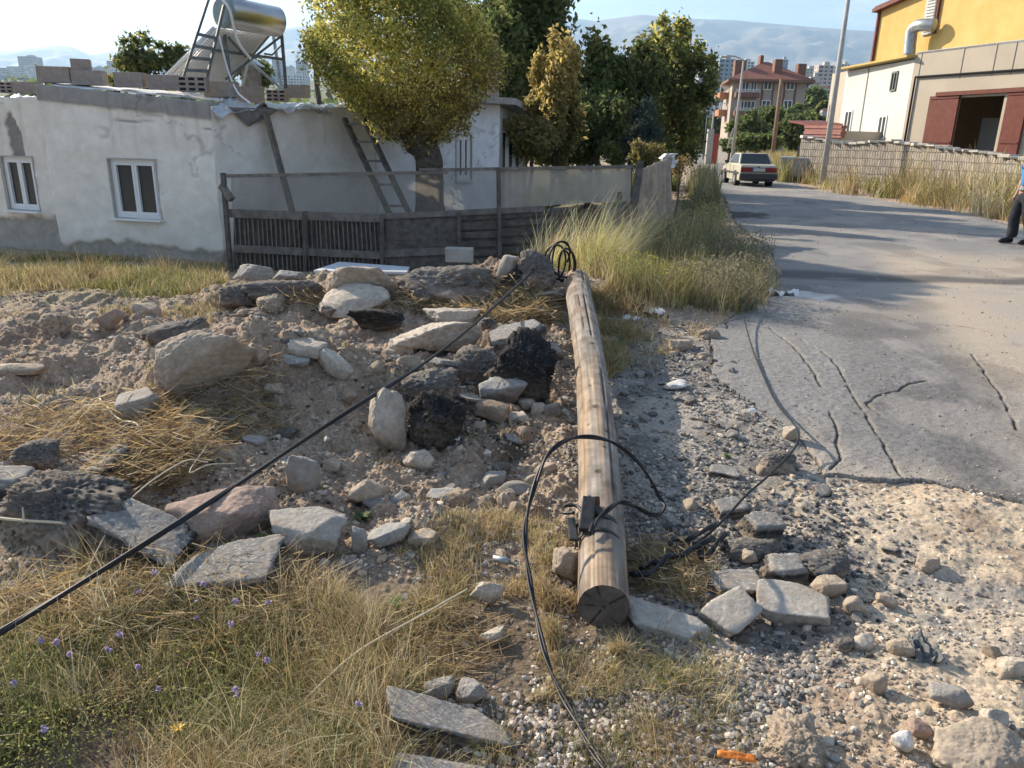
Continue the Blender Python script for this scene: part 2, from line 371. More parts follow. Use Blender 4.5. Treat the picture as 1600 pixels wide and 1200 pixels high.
def build_ground():
    a0 = np.linspace(-R(46), R(46), 1150); rest = np.linspace(R(46), R(314), 60)[1:-1]
    ang = np.concatenate([a0, rest]); nA = len(ang)
    rr = np.concatenate([[.25, .6], np.exp(np.linspace(math.log(1.0), math.log(14), 980)), np.exp(np.linspace(math.log(14), math.log(120), 160))[1:],
                         np.exp(np.linspace(math.log(120), math.log(7000), 90))[1:]])
    nR = len(rr); A, Q = np.meshgrid(ang, rr)
    X = Q * np.sin(A); Y = Q * np.cos(A)
    jx = X + .05 * fbm(X * 3, Y * 3, 91, 3) * sm(50, 15, Q) + .02 * fbm(X * 14, Y * 14, 92, 3) * sm(50, 15, Q)
    jy = Y + .07 * fbm(X * 3, Y * 3, 93, 3) * sm(50, 15, Q) + .025 * fbm(X * 14, Y * 14, 94, 3) * sm(50, 15, Q)
    inr = in_poly(jx, jy, ROAD_POLY)
    Z = height(X, Y)
    RZ = road_z(X, Y)
    Z = np.where(inr, np.minimum(Z, RZ - .03), Z)
    cg = ground_colour(X, Y)
    idx = np.arange(nR * nA).reshape(nR, nA); nxt = np.roll(idx, -1, axis=1)
    F = np.stack([idx[:-1], nxt[:-1], nxt[1:], idx[1:]], -1).reshape(-1, 4)
    V = np.stack([X, Y, Z], -1).reshape(-1, 3); c = cg.reshape(-1, 3)
    V = np.vstack([V, [[0, 0, float(Z[0].mean())]]]); c = np.vstack([c, c[:1]])
    n0 = nR * nA
    fan = np.array([[n0, (k + 2) % nA, (k + 1) % nA, k] for k in range(0, nA - nA % 2, 2)])
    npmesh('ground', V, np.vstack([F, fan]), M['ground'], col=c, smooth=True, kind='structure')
    # road slab
    inF = inr.ravel()[F].all(1); Fr = F[inF]
    RZ2 = np.where(Q > 3.0, RZ, RZ)
    Vr = np.stack([X, Y, RZ2], -1).reshape(-1, 3)
    used = np.unique(Fr); remap = -np.ones(n0, np.int64); remap[used] = np.arange(len(used))
    top = Vr[used]; Fr = remap[Fr]
    E = np.vstack([Fr[:, [0, 1]], Fr[:, [1, 2]], Fr[:, [2, 3]], Fr[:, [3, 0]]])
    key = np.minimum(E[:, 0], E[:, 1]) * len(used) + np.maximum(E[:, 0], E[:, 1])
    u, inv, cnt = np.unique(key, return_inverse=True, return_counts=True)
    be = E[cnt[inv] == 1]; bv = np.unique(be); m2 = -np.ones(len(used), np.int64); m2[bv] = len(used) + np.arange(len(bv))
    low = top[bv].copy(); low[:, 2] -= .07
    sk = np.stack([be[:, 1], be[:, 0], m2[be[:, 0]], m2[be[:, 1]]], -1)
    VV = np.vstack([top, low]); cr_ = road_colour(VV[:, 0], VV[:, 1]); cr_[len(used):] = C_(.05, .05, .05)
    npmesh('road', VV, np.vstack([Fr, sk]), M['road'], col=cr_, smooth=True, kind='structure')
build_ground()

# ------------------------------------------------------------------ rocks
import bmesh
_ico = {}
def ico(sub):
    if sub not in _ico:
        b = bmesh.new(); bmesh.ops.create_icosphere(b, subdivisions=sub, radius=1.0)
        _ico[sub] = (np.array([v.co for v in b.verts]), np.array([[v.index for v in f.verts] for f in b.faces])); b.free()
    return _ico[sub]
RK = {  # base colour, second colour, edge power, noise amplitude
    'tan': ((.44, .36, .27), (.34, .28, .22), 22, .07), 'pale': ((.52, .46, .38), (.40, .35, .29), 24, .07), 'pink': ((.37, .27, .22), (.30, .22, .18), 16, .05),
    'grey': ((.33, .31, .28), (.24, .225, .21), 18, .06), 'brown': ((.27, .20, .15), (.34, .26, .19), 10, .06), 'bluegrey': ((.29, .30, .29), (.37, .36, .34), 26, .05),
    'concrete': ((.42, .39, .34), (.34, .31, .27), 30, .04), 'asphalt': ((.235, .225, .21), (.045, .043, .041), 30, .06), 'tar': ((.030, .030, .031), (.012, .012, .013), 8, .15),
    'soil': ((.40, .32, .235), (.30, .24, .18), 6, .20), 'lump': ((.19, .175, .16), (.06, .057, .054), 8, .15), 'white': ((.70, .68, .64), (.55, .53, .5), 12, .04)}
def rock_shape(seed, kind, size, sub=5):
    r = np.random.default_rng(seed); D, F = ico(sub); c1, c2, p, na = RK[kind]
    slab = kind in ('concrete', 'asphalt')
    N = []; d = []
    for ax in range(3):
        for s in (-1, 1):
            n = np.zeros(3); n[ax] = s; n += r.normal(0, .05 if slab and ax == 2 else (.16 if slab else .22), 3); N.append(n / np.linalg.norm(n)); d.append(r.uniform(.82, 1))
    for k in range(6 if slab else 11):
        n = r.normal(0, 1, 3); n[2] *= .35 if slab else 1; N.append(n / np.linalg.norm(n)); d.append(r.uniform(.95, 1.25) if slab else r.uniform(.8, 1.15))
    N = np.array(N); d = np.array(d)
    q = np.maximum(D @ N.T, 0) / d; rad = (q ** p).sum(1) ** (-1 / p)
    V = D * rad[:, None]
    o = r.uniform(0, 99)
    sz = np.array(size); sc = sz / sz.max()
    n1 = fbm3(V * sc * 2.2 + o, seed, 3); n2 = fbm3(V * sc * (17 if kind == 'lump' else 8) + o, seed + 3, 4, .6); n3 = fbm3(V * sc * 34 + o, seed + 5, 3, .7)
    n2 = np.where(np.array(kind in ('lump', 'tar', 'soil', 'asphalt')), n2 - .6 * np.abs(n2) + .1, n2)
    side = sm(.75, .35, np.abs(D[:, 2] * rad))
    amp = na * (np.where(side > .5, 2.2, .9) if slab else 1.35)
    V = V * (1 + amp * (n1 * 1.2 + n2) + na * (.9 if kind == 'lump' else .5) * n3)[:, None]
    V = V * (np.array(size) / 2)
    t = np.clip(.5 + n1 * .6 + n2 * .8, 0, 1)[:, None]
    if kind == 'asphalt':
        t = np.clip(side * 1.2 + .25 * n2, 0, 1)[:, None]
    c = np.array(c1) * (1 - t) + np.array(c2) * t
    if kind in ('asphalt', 'lump', 'tar'):
        sp = (n3 > .28)[:, None] & (r.random(len(V)) > .35)[:, None]
        c = np.where(sp, c * (1.6 if kind != 'tar' else 2.2) + .03, c)
    c = c * (1 + .30 * n3 + .15 * n2)[:, None]
    du_ = np.clip(sm(.35, -.7, D[:, 2]) * .8 + .35 * sm(.0, .5, n1 + n2 * .6), 0, .85)[:, None] * (.35 if kind == 'tar' else 1); c = c * (1 - du_) + np.array((.33, .26, .195)) * du_
    return V, F, np.clip(c, .005, .9)
M['rock'] = mat('rock_surface', (.3, .3, .3), (1, 1, 1), scale=30, rough=.93, bump=.7, bscale=70, vcol=True, vscale=.2, bdist=.006)
def rock(name, label, cat, px, py, w, h, kind, depth_ratio=.8, rot=(0, 0, 0), seed=None, sink=.3, group=None, sub=5, pos=None, up=None):
    """px,py: where its middle sits in the photo; w: width in m measured from the photo; h: height in m"""
    seed = seed or (int(px * 7 + py * 13) % 9973)
    p = pos or hit(px, py)
    V, F, c = rock_shape(seed, kind, (w, w * depth_ratio, h), sub)
    Rm = (Matrix.Rotation(R(rot[2]), 3, 'Z') @ Matrix.Rotation(R(rot[1]), 3, 'Y') @ Matrix.Rotation(R(rot[0]), 3, 'X'))
    V = V @ np.array(Rm).T
    zc = hz(p.x, p.y) + (-V[:, 2].min()) * (1 - sink) - (0.0) if up is None else up
    o = npmesh(name, V, F, M['rock'], col=c, smooth=True, label=label, cat=cat, group=group); o.location = (p.x, p.y, zc)
    return o
def wm(px, py, w):                      # a width in pixels at the ground point seen there, in metres
    p = hit(px, py); return w * math.sqrt(p.x ** 2 + p.y ** 2 + (EYE - p.z) ** 2) / FOC * .93
ROCKS = [
 # name, label, cat, px, py, wpx, hpx, kind, depth ratio, rot, sink
 ('flat_stone', 'long flat pale stone slab tilted on the rubble ridge below the lumpy boulder', 'stone', 556, 478, 130, 30, 'pale', .5, (18, -7, 8), .2),
 ('boulder', 'lumpy pale boulder topping the rubble ridge in front of the white board', 'boulder', 560, 446, 108, 52, 'tan', .6, (0, 0, 10), .2),
 ('asphalt_heap', 'wide heap of dark crumbled asphalt on the ridge top beneath the fence planks', 'asphalt chunk', 702, 448, 165, 66, 'lump', .5, (0, 0, -6), .25),
 ('concrete_chunk', 'narrow pale-edged concrete chunk standing upright left of the cable coil', 'concrete chunk', 792, 428, 28, 52, 'concrete', .6, (0, 18, 20), .1),
 ('asphalt_stump', 'blocky brown-grey stump of broken asphalt under the cable coil', 'asphalt chunk', 836, 440, 62, 62, 'lump', .8, (0, 5, 10), .1),
 ('tar_chunk', 'black tar lump wedged between the upright concrete chunk and the stump', 'asphalt chunk', 808, 440, 40, 40, 'tar', .8, (0, 0, 0), .2),
 ('flat_stone', 'long thin flat stone lying against the far end of the pole', 'stone', 846, 466, 100, 20, 'tan', .5, (0, -6, 6), .1),
 ('pale_rock', 'smaller cream rock sitting on the back of the big cream rock', 'rock', 716, 500, 78, 34, 'pale', .6, (0, 0, 4), .2),
 ('pale_rock', 'big cream rock with a flat top crossed by the long black cable', 'rock', 700, 530, 112, 50, 'pale', .6, (0, 0, 3), .2),
 ('pale_rock', 'rounded cream rock just left of the big cream rock', 'rock', 628, 545, 46, 32, 'pale', .9, (0, 0, 0), .3),
 ('tar_slab', 'jet black slab of road tar standing against the pole trench', 'asphalt slab', 816, 596, 100, 105, 'tar', .55, (0, 14, -12), .15),
 ('asphalt_plate', 'dark asphalt plate with a grey worn top leaning on the jet black slab', 'asphalt slab', 806, 545, 92, 36, 'asphalt', .7, (14, -16, -8), .0),
 ('asphalt_chunk', 'crumbly grey asphalt lump left of the jet black slab', 'asphalt chunk', 742, 578, 80, 60, 'lump', .8, (0, 0, 0), .25),
 ('bluish_stone', 'angular blue-grey stone below the crumbly asphalt lump', 'stone', 782, 612, 68, 44, 'bluegrey', .7, (0, -14, 6), .2),
 ('brown_stone', 'smooth brown oval stone with a lit crest left of three small pale stones', 'stone', 764, 644, 72, 34, 'brown', .6, (0, 10, -8), .3),
 ('small_pale_stone', 'small pale stone rearmost of the three beside the brown oval stone', 'stone', 824, 632, 30, 20, 'pale', .8, (0, 0, 0), .2),
 ('small_pale_stone', 'small pitted pale stone at the pole side of the three beside the brown oval stone', 'stone', 842, 642, 26, 24, 'pale', .8, (0, 0, 0), .2),
 ('small_pale_stone', 'small flat pale stone front of the three beside the brown oval stone', 'stone', 812, 654, 38, 18, 'pale', .7, (0, 0, 0), .2),
 ('dark_stone', 'dark round stone between the small pale stones and the pole', 'stone', 862, 645, 30, 24, 'grey', .8, (0, 0, 0), .2),
 ('burnt_asphalt', 'big burnt-looking black asphalt lump right of the upright stone block', 'asphalt chunk', 682, 655, 96, 90, 'tar', .8, (0, 20, 20), .35),
 ('charred_stone', 'dusty grey-black lump resting on top of the burnt-looking asphalt lump', 'asphalt chunk', 668, 605, 88, 50, 'lump', .8, (0, 0, 0), .3),
 ('stone_block', 'squared cream stone block standing on end in the dirt slope', 'stone block', 607, 672, 60, 100, 'pale', .7, (-16, 6, 12), .12),
 ('curved_stone', 'pale long stone with a bright edge, upper part of the broken arch', 'stone', 478, 553, 66, 28, 'pale', .5, (0, 10, -10), .25),
 ('curved_stone', 'pale long stone sloping down right, lower part of the broken arch', 'stone', 522, 580, 76, 34, 'pale', .4, (0, 34, -20), .2),
 ('blue_slate', 'flat pale-blue stone chip below the broken arch', 'stone', 466, 568, 40, 16, 'bluegrey', .7, (12, 0, 0), .1),
 ('small_tan_stone', 'small egg-shaped tan stone beside the big flat boulder crest', 'stone', 402, 560, 34, 34, 'tan', .8, (0, 20, 0), .2),
 ('big_boulder', 'big flat tan boulder leaning on the dirt hill', 'boulder', 308, 586, 138, 96, 'tan', .4, (12, -32, 16), .22),
 ('concrete_slab', 'small white-topped concrete slab lying left of the dirt hill', 'concrete slab', 216, 640, 60, 30, 'concrete', .75, (14, -14, 12), .15),
 ('pinkish_stone', 'two-lobed pinkish stone standing at the edge of the dry field', 'stone', 176, 508, 40, 26, 'pink', .5, (0, -34, 0), .1),
 ('asphalt_piece', 'dark asphalt piece tilted upward behind the big flat boulder', 'asphalt chunk', 284, 528, 84, 36, 'lump', .5, (0, -22, 10), .2),
 ('asphalt_piece', 'dark asphalt mound at the right edge of the dry field', 'asphalt chunk', 378, 468, 60, 36, 'lump', .8, (0, 0, 0), .2),
 ('asphalt_piece', 'long dark crumbling asphalt strip behind the pinkish rubble', 'asphalt chunk', 452, 462, 120, 34, 'lump', .4, (0, -4, 4), .3),
 ('dark_block', 'dark asphalt block below the long flat pale stone slab', 'asphalt chunk', 595, 500, 82, 34, 'tar', .6, (0, 0, -4), .3),
 ('flat_bar_stone', 'low flat stone bar lying on the bare dirt at the photo left border', 'stone', 28, 580, 70, 16, 'tan', .4, (0, 0, 3), .2),
 ('grey_boulder', 'upright grey cobble in the dirt below the long black cable', 'cobble', 474, 748, 56, 72, 'grey', .7, (0, 12, 0), .25),
 ('cobble', 'rounded tan cobble lower left of the cream cobble', 'cobble', 574, 770, 52, 42, 'tan', .8, (0, 0, 0), .2),
 ('cobble', 'rounded cream cobble upper right of the tan cobble', 'cobble', 656, 728, 48, 38, 'pale', .8, (0, 20, 0), .2),
 ('pink_boulder', 'large smooth reddish boulder crossed by the long black cable', 'boulder', 352, 808, 150, 70, 'pink', .5, (0, -8, 8), .3),
 ('asphalt_boulder', 'large rounded dark asphalt block under the straw left of the reddish boulder', 'asphalt chunk', 118, 790, 165, 92, 'lump', .7, (0, 6, -8), .35),
 ('asphalt_block', 'grey asphalt block at the photo left border beside the large dark one', 'asphalt chunk', 10, 775, 86, 62, 'asphalt', .7, (0, 0, 0), .3),
 ('asphalt_slab', 'thick asphalt slab tilted toward the viewer with a sunlit grey face', 'asphalt slab', 240, 852, 142, 46, 'asphalt', .62, (16, 12, -22), .05),
 ('asphalt_slab', 'flat asphalt slab sunk in weeds in front of the thick tilted one', 'asphalt slab', 362, 905, 160, 44, 'asphalt', .62, (10, -4, 8), .12),
 ('asphalt_slab', 'pale rectangular asphalt slab right of the reddish boulder', 'asphalt slab', 488, 834, 112, 50, 'concrete', .75, (10, -2, 2), .2),
 ('asphalt_chunk', 'small dark asphalt chunk wedged behind the flat sunken slab', 'asphalt chunk', 345, 865, 70, 30, 'lump', .6, (0, 0, -10), .3),
 ('small_cobble', 'small upright grey cobble right of the pale rectangular slab', 'cobble', 562, 850, 26, 44, 'grey', .8, (0, 0, 0), .2),
 ('flat_grey_stone', 'flat wedge of grey stone right of the small upright cobble', 'stone', 612, 838, 64, 28, 'bluegrey', .6, (10, -22, 14), .1),
 ('flat_grey_stone', 'rough tan-grey stone between the grey wedge and the dry weeds', 'stone', 662, 842, 54, 26, 'tan', .7, (0, 0, 0), .3),
 ('blue_shard', 'dark blue-grey slate shard below the tan cobble', 'stone', 622, 784, 38, 12, 'bluegrey', .5, (6, -18, 24), .1),
 ('pale_shard', 'pale blue shard lying behind the grey wedge of stone', 'stone', 700, 775, 56, 16, 'bluegrey', .7, (8, 6, 10), .2),
 ('round_rock', 'grey round rock left one of the pair above the foreground asphalt slab', 'rock', 686, 1080, 42, 36, 'grey', .8, (0, 0, 0), .2),
 ('round_rock', 'grey round rock right one of the pair above the foreground asphalt slab', 'rock', 734, 1088, 42, 34, 'grey', .9, (0, 0, 0), .2),
 ('asphalt_slab', 'flat asphalt slab in the foreground weeds at the bottom of the photo', 'asphalt slab', 695, 1134, 178, 36, 'asphalt', .30, (4, 6, -10), .35),
 ('asphalt_slab', 'asphalt slab edge cut by the bottom border of the photo', 'asphalt slab', 690, 1212, 150, 30, 'asphalt', .3, (0, 3, -4), .3),
 ('pale_stone', 'pale angular stone lying left of the pole clamp', 'stone', 764, 934, 42, 34, 'pale', .6, (0, 24, 0), .1),
 ('pale_stone', 'pale stone leaning against the pole near its clamp', 'stone', 884, 888, 46, 52, 'tan', .8, (0, 0, 0), .2),
 ('pale_stone', 'whitish stone in the shade below the angular stone', 'stone', 770, 1000, 34, 22, 'pale', .7, (0, 0, 20), .2),
 ('concrete_slab', 'big tan concrete slab with a broken underside on the sand right of the pole', 'concrete slab', 1236, 950, 108, 40, 'concrete', .7, (6, 2, -16), .25),
 ('concrete_slab', 'cracked white concrete slab joining the big tan slab on its left', 'concrete slab', 1140, 966, 84, 44, 'concrete', .7, (14, -12, 28), .35),
 ('concrete_slab', 'bluish concrete slab half buried beside the butt end of the pole', 'concrete slab', 1040, 975, 110, 30, 'concrete', .6, (3, 9, -14), .78),
 ('asphalt_chunk', 'square asphalt chunk on the broken strip beside the wire bend', 'asphalt chunk', 1188, 830, 60, 38, 'asphalt', .7, (10, 6, 10), .2),
 ('asphalt_chunk', 'dark broken chunk in the row in front of the square asphalt chunk', 'asphalt chunk', 1176, 862, 78, 34, 'lump', .6, (0, 0, -6), .3),
 ('asphalt_chunk', 'grey flat asphalt chunk above the big tan concrete slab', 'asphalt chunk', 1226, 890, 74, 30, 'asphalt', .8, (6, 0, 8), .25),
 ('asphalt_chunk', 'bluish flat asphalt chunk behind the cracked white slab', 'asphalt chunk', 1150, 915, 82, 28, 'asphalt', .7, (5, -6, -8), .3),
 ('asphalt_chunk', 'thin asphalt flake under the wire on the broken strip', 'asphalt chunk', 1140, 795, 60, 18, 'asphalt', .7, (8, 0, 20), .2),
 ('asphalt_chunk', 'dark asphalt crumb pile at the lower end of the broken strip', 'asphalt chunk', 1290, 880, 80, 34, 'lump', .7, (0, 0, 14), .35),
 ('asphalt_chunk', 'small flat asphalt flake near the green weed of the broken strip', 'asphalt chunk', 1128, 738, 44, 14, 'asphalt', .7, (6, 0, -8), .2),
 ('asphalt_chunk', 'dark asphalt lump directly below the wire bend', 'asphalt chunk', 1216, 726, 56, 22, 'lump', .6, (0, 0, 0), .2),
 ('yellow_stone', 'small yellowish stone among the dark chunks right of the tangled wires', 'stone', 1168, 874, 24, 24, 'tan', .9, (0, 0, 0), .1),
 ('yellow_stone', 'small yellowish stone propping the wire where it bends', 'stone', 1236, 680, 26, 24, 'pale', .8, (0, 0, 0), .1),
 ('tan_stone', 'tan stone directly behind the big tan concrete slab', 'stone', 1290, 920, 44, 28, 'tan', .8, (0, 0, 0), .2),
 ('tan_stone', 'tan egg-shaped stone right of the big tan concrete slab', 'stone', 1332, 950, 30, 28, 'tan', .9, (0, 0, 0), .2),
 ('tan_stone', 'flat tan stone right of the egg-shaped one with a dark underside', 'stone', 1384, 942, 32, 16, 'tan', .6, (0, 16, -20), .2),
 ('tan_stone', 'rounded tan stone alone on the sand near the grey gravel', 'stone', 1446, 884, 32, 22, 'tan', .8, (0, 0, 0), .2),
 ('tan_stone', 'tan block stone touching the crumpled dark rag', 'stone', 1406, 1014, 38, 22, 'tan', .7, (0, 0, -6), .2),
 ('tan_stone', 'tan cobble left of the block stone and the dark lump', 'stone', 1346, 1010, 28, 20, 'pale', .8, (0, 0, 0), .2),
 ('dark_stone', 'dark tarry lump left of the pale cobble on the sand', 'stone', 1314, 1012, 26, 20, 'lump', .8, (0, 0, 0), .2),
 ('grey_stone', 'wedge-shaped dark grey stone casting a long shadow on the gravel', 'stone', 1484, 1094, 58, 26, 'grey', .5, (0, 8, -12), .15),
 ('tan_stone', 'pointed tan stone in the sand below the block stone', 'stone', 1368, 1072, 26, 32, 'tan', .8, (0, 0, 0), .2),
 ('tan_stone', 'smooth yellow-tan cobble near the lower right corner', 'cobble', 1550, 1130, 32, 28, 'pale', .8, (0, 12, -20), .2),
 ('tan_stone', 'reddish-tan stone left of the smooth cobble in the lower right corner', 'stone', 1436, 1142, 32, 24, 'pink', .7, (0, 0, -10), .2),
 ('white_stone', 'white block stone standing at the bottom right of the photo', 'stone', 1406, 1172, 28, 28, 'white', .9, (0, 0, 0), .2),
 ('large_rock', 'large pale rock half buried at the lower right corner', 'rock', 1520, 1178, 110, 56, 'tan', .7, (0, -14, 20), .45),
 ('soil_clod', 'big sandy clod at the bottom of the photo right of the orange strip', 'clod', 1238, 1166, 92, 50, 'soil', .8, (0, 0, 0), .45),
 ('pale_stone', 'pale stone at the right border above the smooth cobble', 'stone', 1578, 1046, 34, 24, 'pale', .8, (0, 0, 0), .2),
 ('ridge_stone', 'grey stone at the foot of the fence beside the house corner', 'stone', 402, 434, 40, 24, 'grey', .8, (0, 0, 0), .2),
 ('ridge_stone', 'flat grey stone at the foot of the fence left of the white board', 'stone', 452, 436, 46, 18, 'grey', .7, (0, 0, 0), .2),
 ('plaster_debris', 'lump of white plaster on the dark gravel right of the pole', 'plaster lump', 1056, 604, 36, 14, 'white', .7, (0, 0, 0), .2),
 ('roadside_stone', 'tan stone at the road edge below the grey bush', 'stone', 1062, 540, 42, 18, 'tan', .8, (0, 0, 0), .3),
 ('roadside_stone', 'pinkish clod at the end of the grey bush by the asphalt edge', 'stone', 1108, 524, 36, 16, 'soil', .8, (0, 0, 0), .3),
 ('roadside_stone', 'pale stone in the shade right of the pole by the dry straw', 'stone', 950, 560, 44, 18, 'tan', .6, (0, 0, 0), .3),
]
for i, (nm, lb, ct, px, py, wp, hp, kd, dr, rt, sk) in enumerate(ROCKS):
    w = wm(px, py, wp); p = hit(px, py + hp * .3)
    sub = 6 if wp > 90 and py > 500 else (5 if wp > 30 else 4)
    rock(nm, lb, ct, px, py, w, wm(px, py, hp) * (1.0 if hp > wp * .6 else .95), kd, dr, rt, seed=100 + i, sink=sk, sub=sub, pos=p)
for i, (px, py, wp, kd, tl) in enumerate(((520, 500, 40, 'lump', 'dark asphalt fragment just below the left end of the long pale stone slab'), (655, 470, 46, 'lump', 'dark asphalt fragment right of the long pale stone slab'), (640, 580, 44, 'tan', 'tan fragment below the rounded cream rock'), (585, 585, 40, 'soil', 'lumpy earth clod right of the broken arch'),
    (690, 590, 52, 'asphalt', 'flat asphalt fragment between the big cream rock and the black lumps'), (735, 640, 44, 'asphalt', 'asphalt fragment left of the smooth brown oval stone'), (855, 560, 50, 'grey', 'grey fragment between the tar slab and the pole'), (760, 520, 44, 'lump', 'dark fragment behind the leaning asphalt plate'),
    (545, 625, 38, 'brown', 'brown stone halfway between the broken arch and the stone block'), (430, 620, 36, 'tan', 'tan stone on the flank of the dirt hill'), (60, 730, 70, 'lump', 'dark asphalt fragment behind the large dark block at the left'), (180, 745, 60, 'asphalt', 'asphalt fragment under the left straw pile'),
    (420, 490, 50, 'soil', 'earth clod behind the small egg-shaped tan stone'), (90, 520, 60, 'soil', 'broad earth clod at the edge of the dry field'), (230, 500, 44, 'tan', 'tan stone between the pinkish stone and the tilted asphalt piece'), (400, 700, 40, 'grey', 'grey stone between the dirt hill and the upright grey cobble'),
    (520, 735, 34, 'tan', 'tan stone right of the upright grey cobble'), (800, 700, 40, 'asphalt', 'asphalt flake on the dirt left of the looped cable top'), (770, 760, 44, 'grey', 'grey flat stone left of the looped cable'), (850, 740, 36, 'tan', 'tan stone between the looped cable and the pole'))):
    rock('rubble_fragment', tl, 'rubble', px, py, wm(px, py, wp), wm(px, py, wp) * .55, kd, .75, (random.uniform(-20, 20), random.uniform(-22, 22), random.uniform(0, 360)), seed=800 + i, sink=.25, sub=5)
# medium stones strewn over the rubble: look-alikes in four zones
LAND = [(n_, hit(a_, b_)) for n_, a_, b_ in (('squared cream stone block', 607, 672), ('reddish boulder', 352, 808), ('big flat boulder', 308, 590), ('big cream rock', 700, 530), ('broken stone arch', 500, 566), ('black tar slab', 816, 596), ('rounded cream cobble', 656, 728),
    ('upright grey cobble', 474, 748), ('pale rectangular slab', 488, 834), ('far end of the pole', 905, 470), ('middle of the pole', 915, 640), ('pole clamp', 925, 860), ('pole butt', 945, 985), ('square asphalt chunk', 1188, 830), ('wire bend', 1240, 700), ('big tan concrete slab', 1236, 950),
    ('plaster lump', 1056, 604), ('crumpled rag', 1440, 1020), ('sandy clod', 1238, 1166), ('foreground asphalt slab', 690, 1140), ('pinkish standing stone', 176, 508), ('straw left of the dirt hill', 120, 690), ('looped cable foot', 905, 1130), ('lower right corner', 1540, 1150), ('broken asphalt edge', 1350, 760), ('low flat stone bar', 28, 580))]
WORD = dict(tan='tan stone', lump='dark crumbly asphalt lump', grey='grey stone', soil='clod of dry earth', pale='cream stone', asphalt='broken asphalt flake', brown='brown stone', pink='reddish stone', white='white stone')
ZONES = [('stones strewn over the dirt slope', 'small dusty stone lying loose on the dirt slope left of the pole', 190, lambda: (random.uniform(-2.6, .15), random.uniform(2.9, 7.2)), ('tan', 'lump', 'grey', 'soil', 'pale', 'asphalt', 'brown', 'soil', 'lump', 'pink'), (.03, .17)),
         ('stones strewn on the broken road edge', 'small flake or stone lying loose on the gravel strip between pole and asphalt', 95, lambda: (random.uniform(.75, 1.75), random.uniform(1.9, 6.5)), ('asphalt', 'lump', 'grey', 'asphalt', 'tan', 'lump'), (.025, .11)),
         ('stones strewn on the sand', 'small tan stone lying loose on the near sand and gravel', 45, lambda: (random.uniform(.6, 2.6), random.uniform(1.5, 3.4)), ('tan', 'pale', 'grey'), (.02, .05)),
         ('stones strewn by the near weeds', 'small whitish stone in the gravel in front of the pole butt', 40, lambda: (random.uniform(-.45, .75), random.uniform(1.5, 2.7)), ('white', 'pale', 'tan', 'grey'), (.015, .045))]
for gname, lb, n, f, kinds, (s0, s1) in ZONES:
    protos = []
    for k in range(n):
        x, y = f(); s = s0 + (s1 - s0) * random.random() ** 1.8; kd = kinds[k % len(kinds)]
        if k < 12:
            o = rock('loose_stone', lb, 'stone', 0, 0, 1.0, .68, kd, .8, (random.uniform(-20, 20), random.uniform(-20, 20), random.uniform(0, 360)), seed=500 + k + n, group=gname, sub=4, pos=Vector((x, y, 0)))
            protos.append(o)
        else:
            o = protos[k % 12].copy(); COL.objects.link(o); o.rotation_euler = (random.uniform(-.3, .3), random.uniform(-.3, .3), random.uniform(0, 6))
        o.scale = (s, s * random.uniform(.7, 1.2), s * random.uniform(.7, 1.1)); o.location = (x, y, hz(x, y) + s * .10); nl_ = min(LAND, key=lambda q: (q[1].x - x) ** 2 + (q[1].y - y) ** 2)[0]; o['label'] = ('fist-sized ' if s > .06 else 'small ') + WORD[kinds[(k if k < 12 else k % 12) % len(kinds)]] + ' lying loose near the ' + nl_

# gravel: tiny stones nobody could count
def gravel(name, n, region, smin, smax, pal, seed, lb=None):
    r = np.random.default_rng(seed); D, F = ico(1); xs, ys = region(r, n); n = len(xs)
    s = np.exp(r.uniform(math.log(smin), math.log(smax), n)) * (1 + .10 * np.hypot(xs, ys))
    z = height(xs, ys); inr = in_poly(xs, ys, ROAD_POLY); z = np.where(inr, np.maximum(z, road_z(xs, ys)), z)
    q = r.uniform(.5, 1.1, (n, 3)); q[:, 2] *= .75; a = r.uniform(0, 6.28, n); ca, sa = np.cos(a), np.sin(a)
    P = D[None] * (q * s[:, None])[:, None, :] * r.uniform(.60, 1.2, (n, len(D), 1))
    X = P[..., 0] * ca[:, None] - P[..., 1] * sa[:, None] + xs[:, None]; Y = P[..., 0] * sa[:, None] + P[..., 1] * ca[:, None] + ys[:, None]
    Z = P[..., 2] + (z + s * .2)[:, None]
    V = np.stack([X, Y, Z], -1).reshape(-1, 3); FF = (F[None] + (np.arange(n) * len(D))[:, None, None]).reshape(-1, 3)
    pal = np.array(pal); c = pal[r.integers(0, len(pal), n)] * r.uniform(.7, 1.25, (n, 1)); c = np.repeat(c, len(D), 0)
    npmesh(name, V, FF, M['pebble'], col=np.clip(c, 0, .85), smooth=False, kind='stuff', label=lb)
BLK = [(-.2, 4.8, .3), (-.4, 4.3, .25), (1.3, 3.0, .22), (1.0, 2.7, .2), (-.7, 7.6, .5), (-1.3, 2.9, .35)]
PAL = [(.44, .35, .26), (.36, .30, .24), (.29, .27, .245), (.50, .44, .36), (.33, .25, .19), (.21, .195, .18)]
def reg_polar(a0, a1, r0, r1, test):
    def f(r, n):
        a = np.radians(r.uniform(a0, a1, n)); q = np.exp(r.uniform(math.log(r0), math.log(r1), n)); x = q * np.sin(a); y = q * np.cos(a)
        k = test(x, y, r); return x[k], y[k]
    return f
gravel('gravel', 19000, reg_polar(2, 42, 1.5, 9, lambda x, y, r: ~in_poly(x, y, ROAD_POLY) & (r.random(len(x)) < .25 + .75 * sm(-.2, .35, fbm(x * 2, y * 2, 72, 4) + .35 * sm(2.5, 1.9, y)))), .0035, .011, PAL + [(.62, .58, .5)], 1)
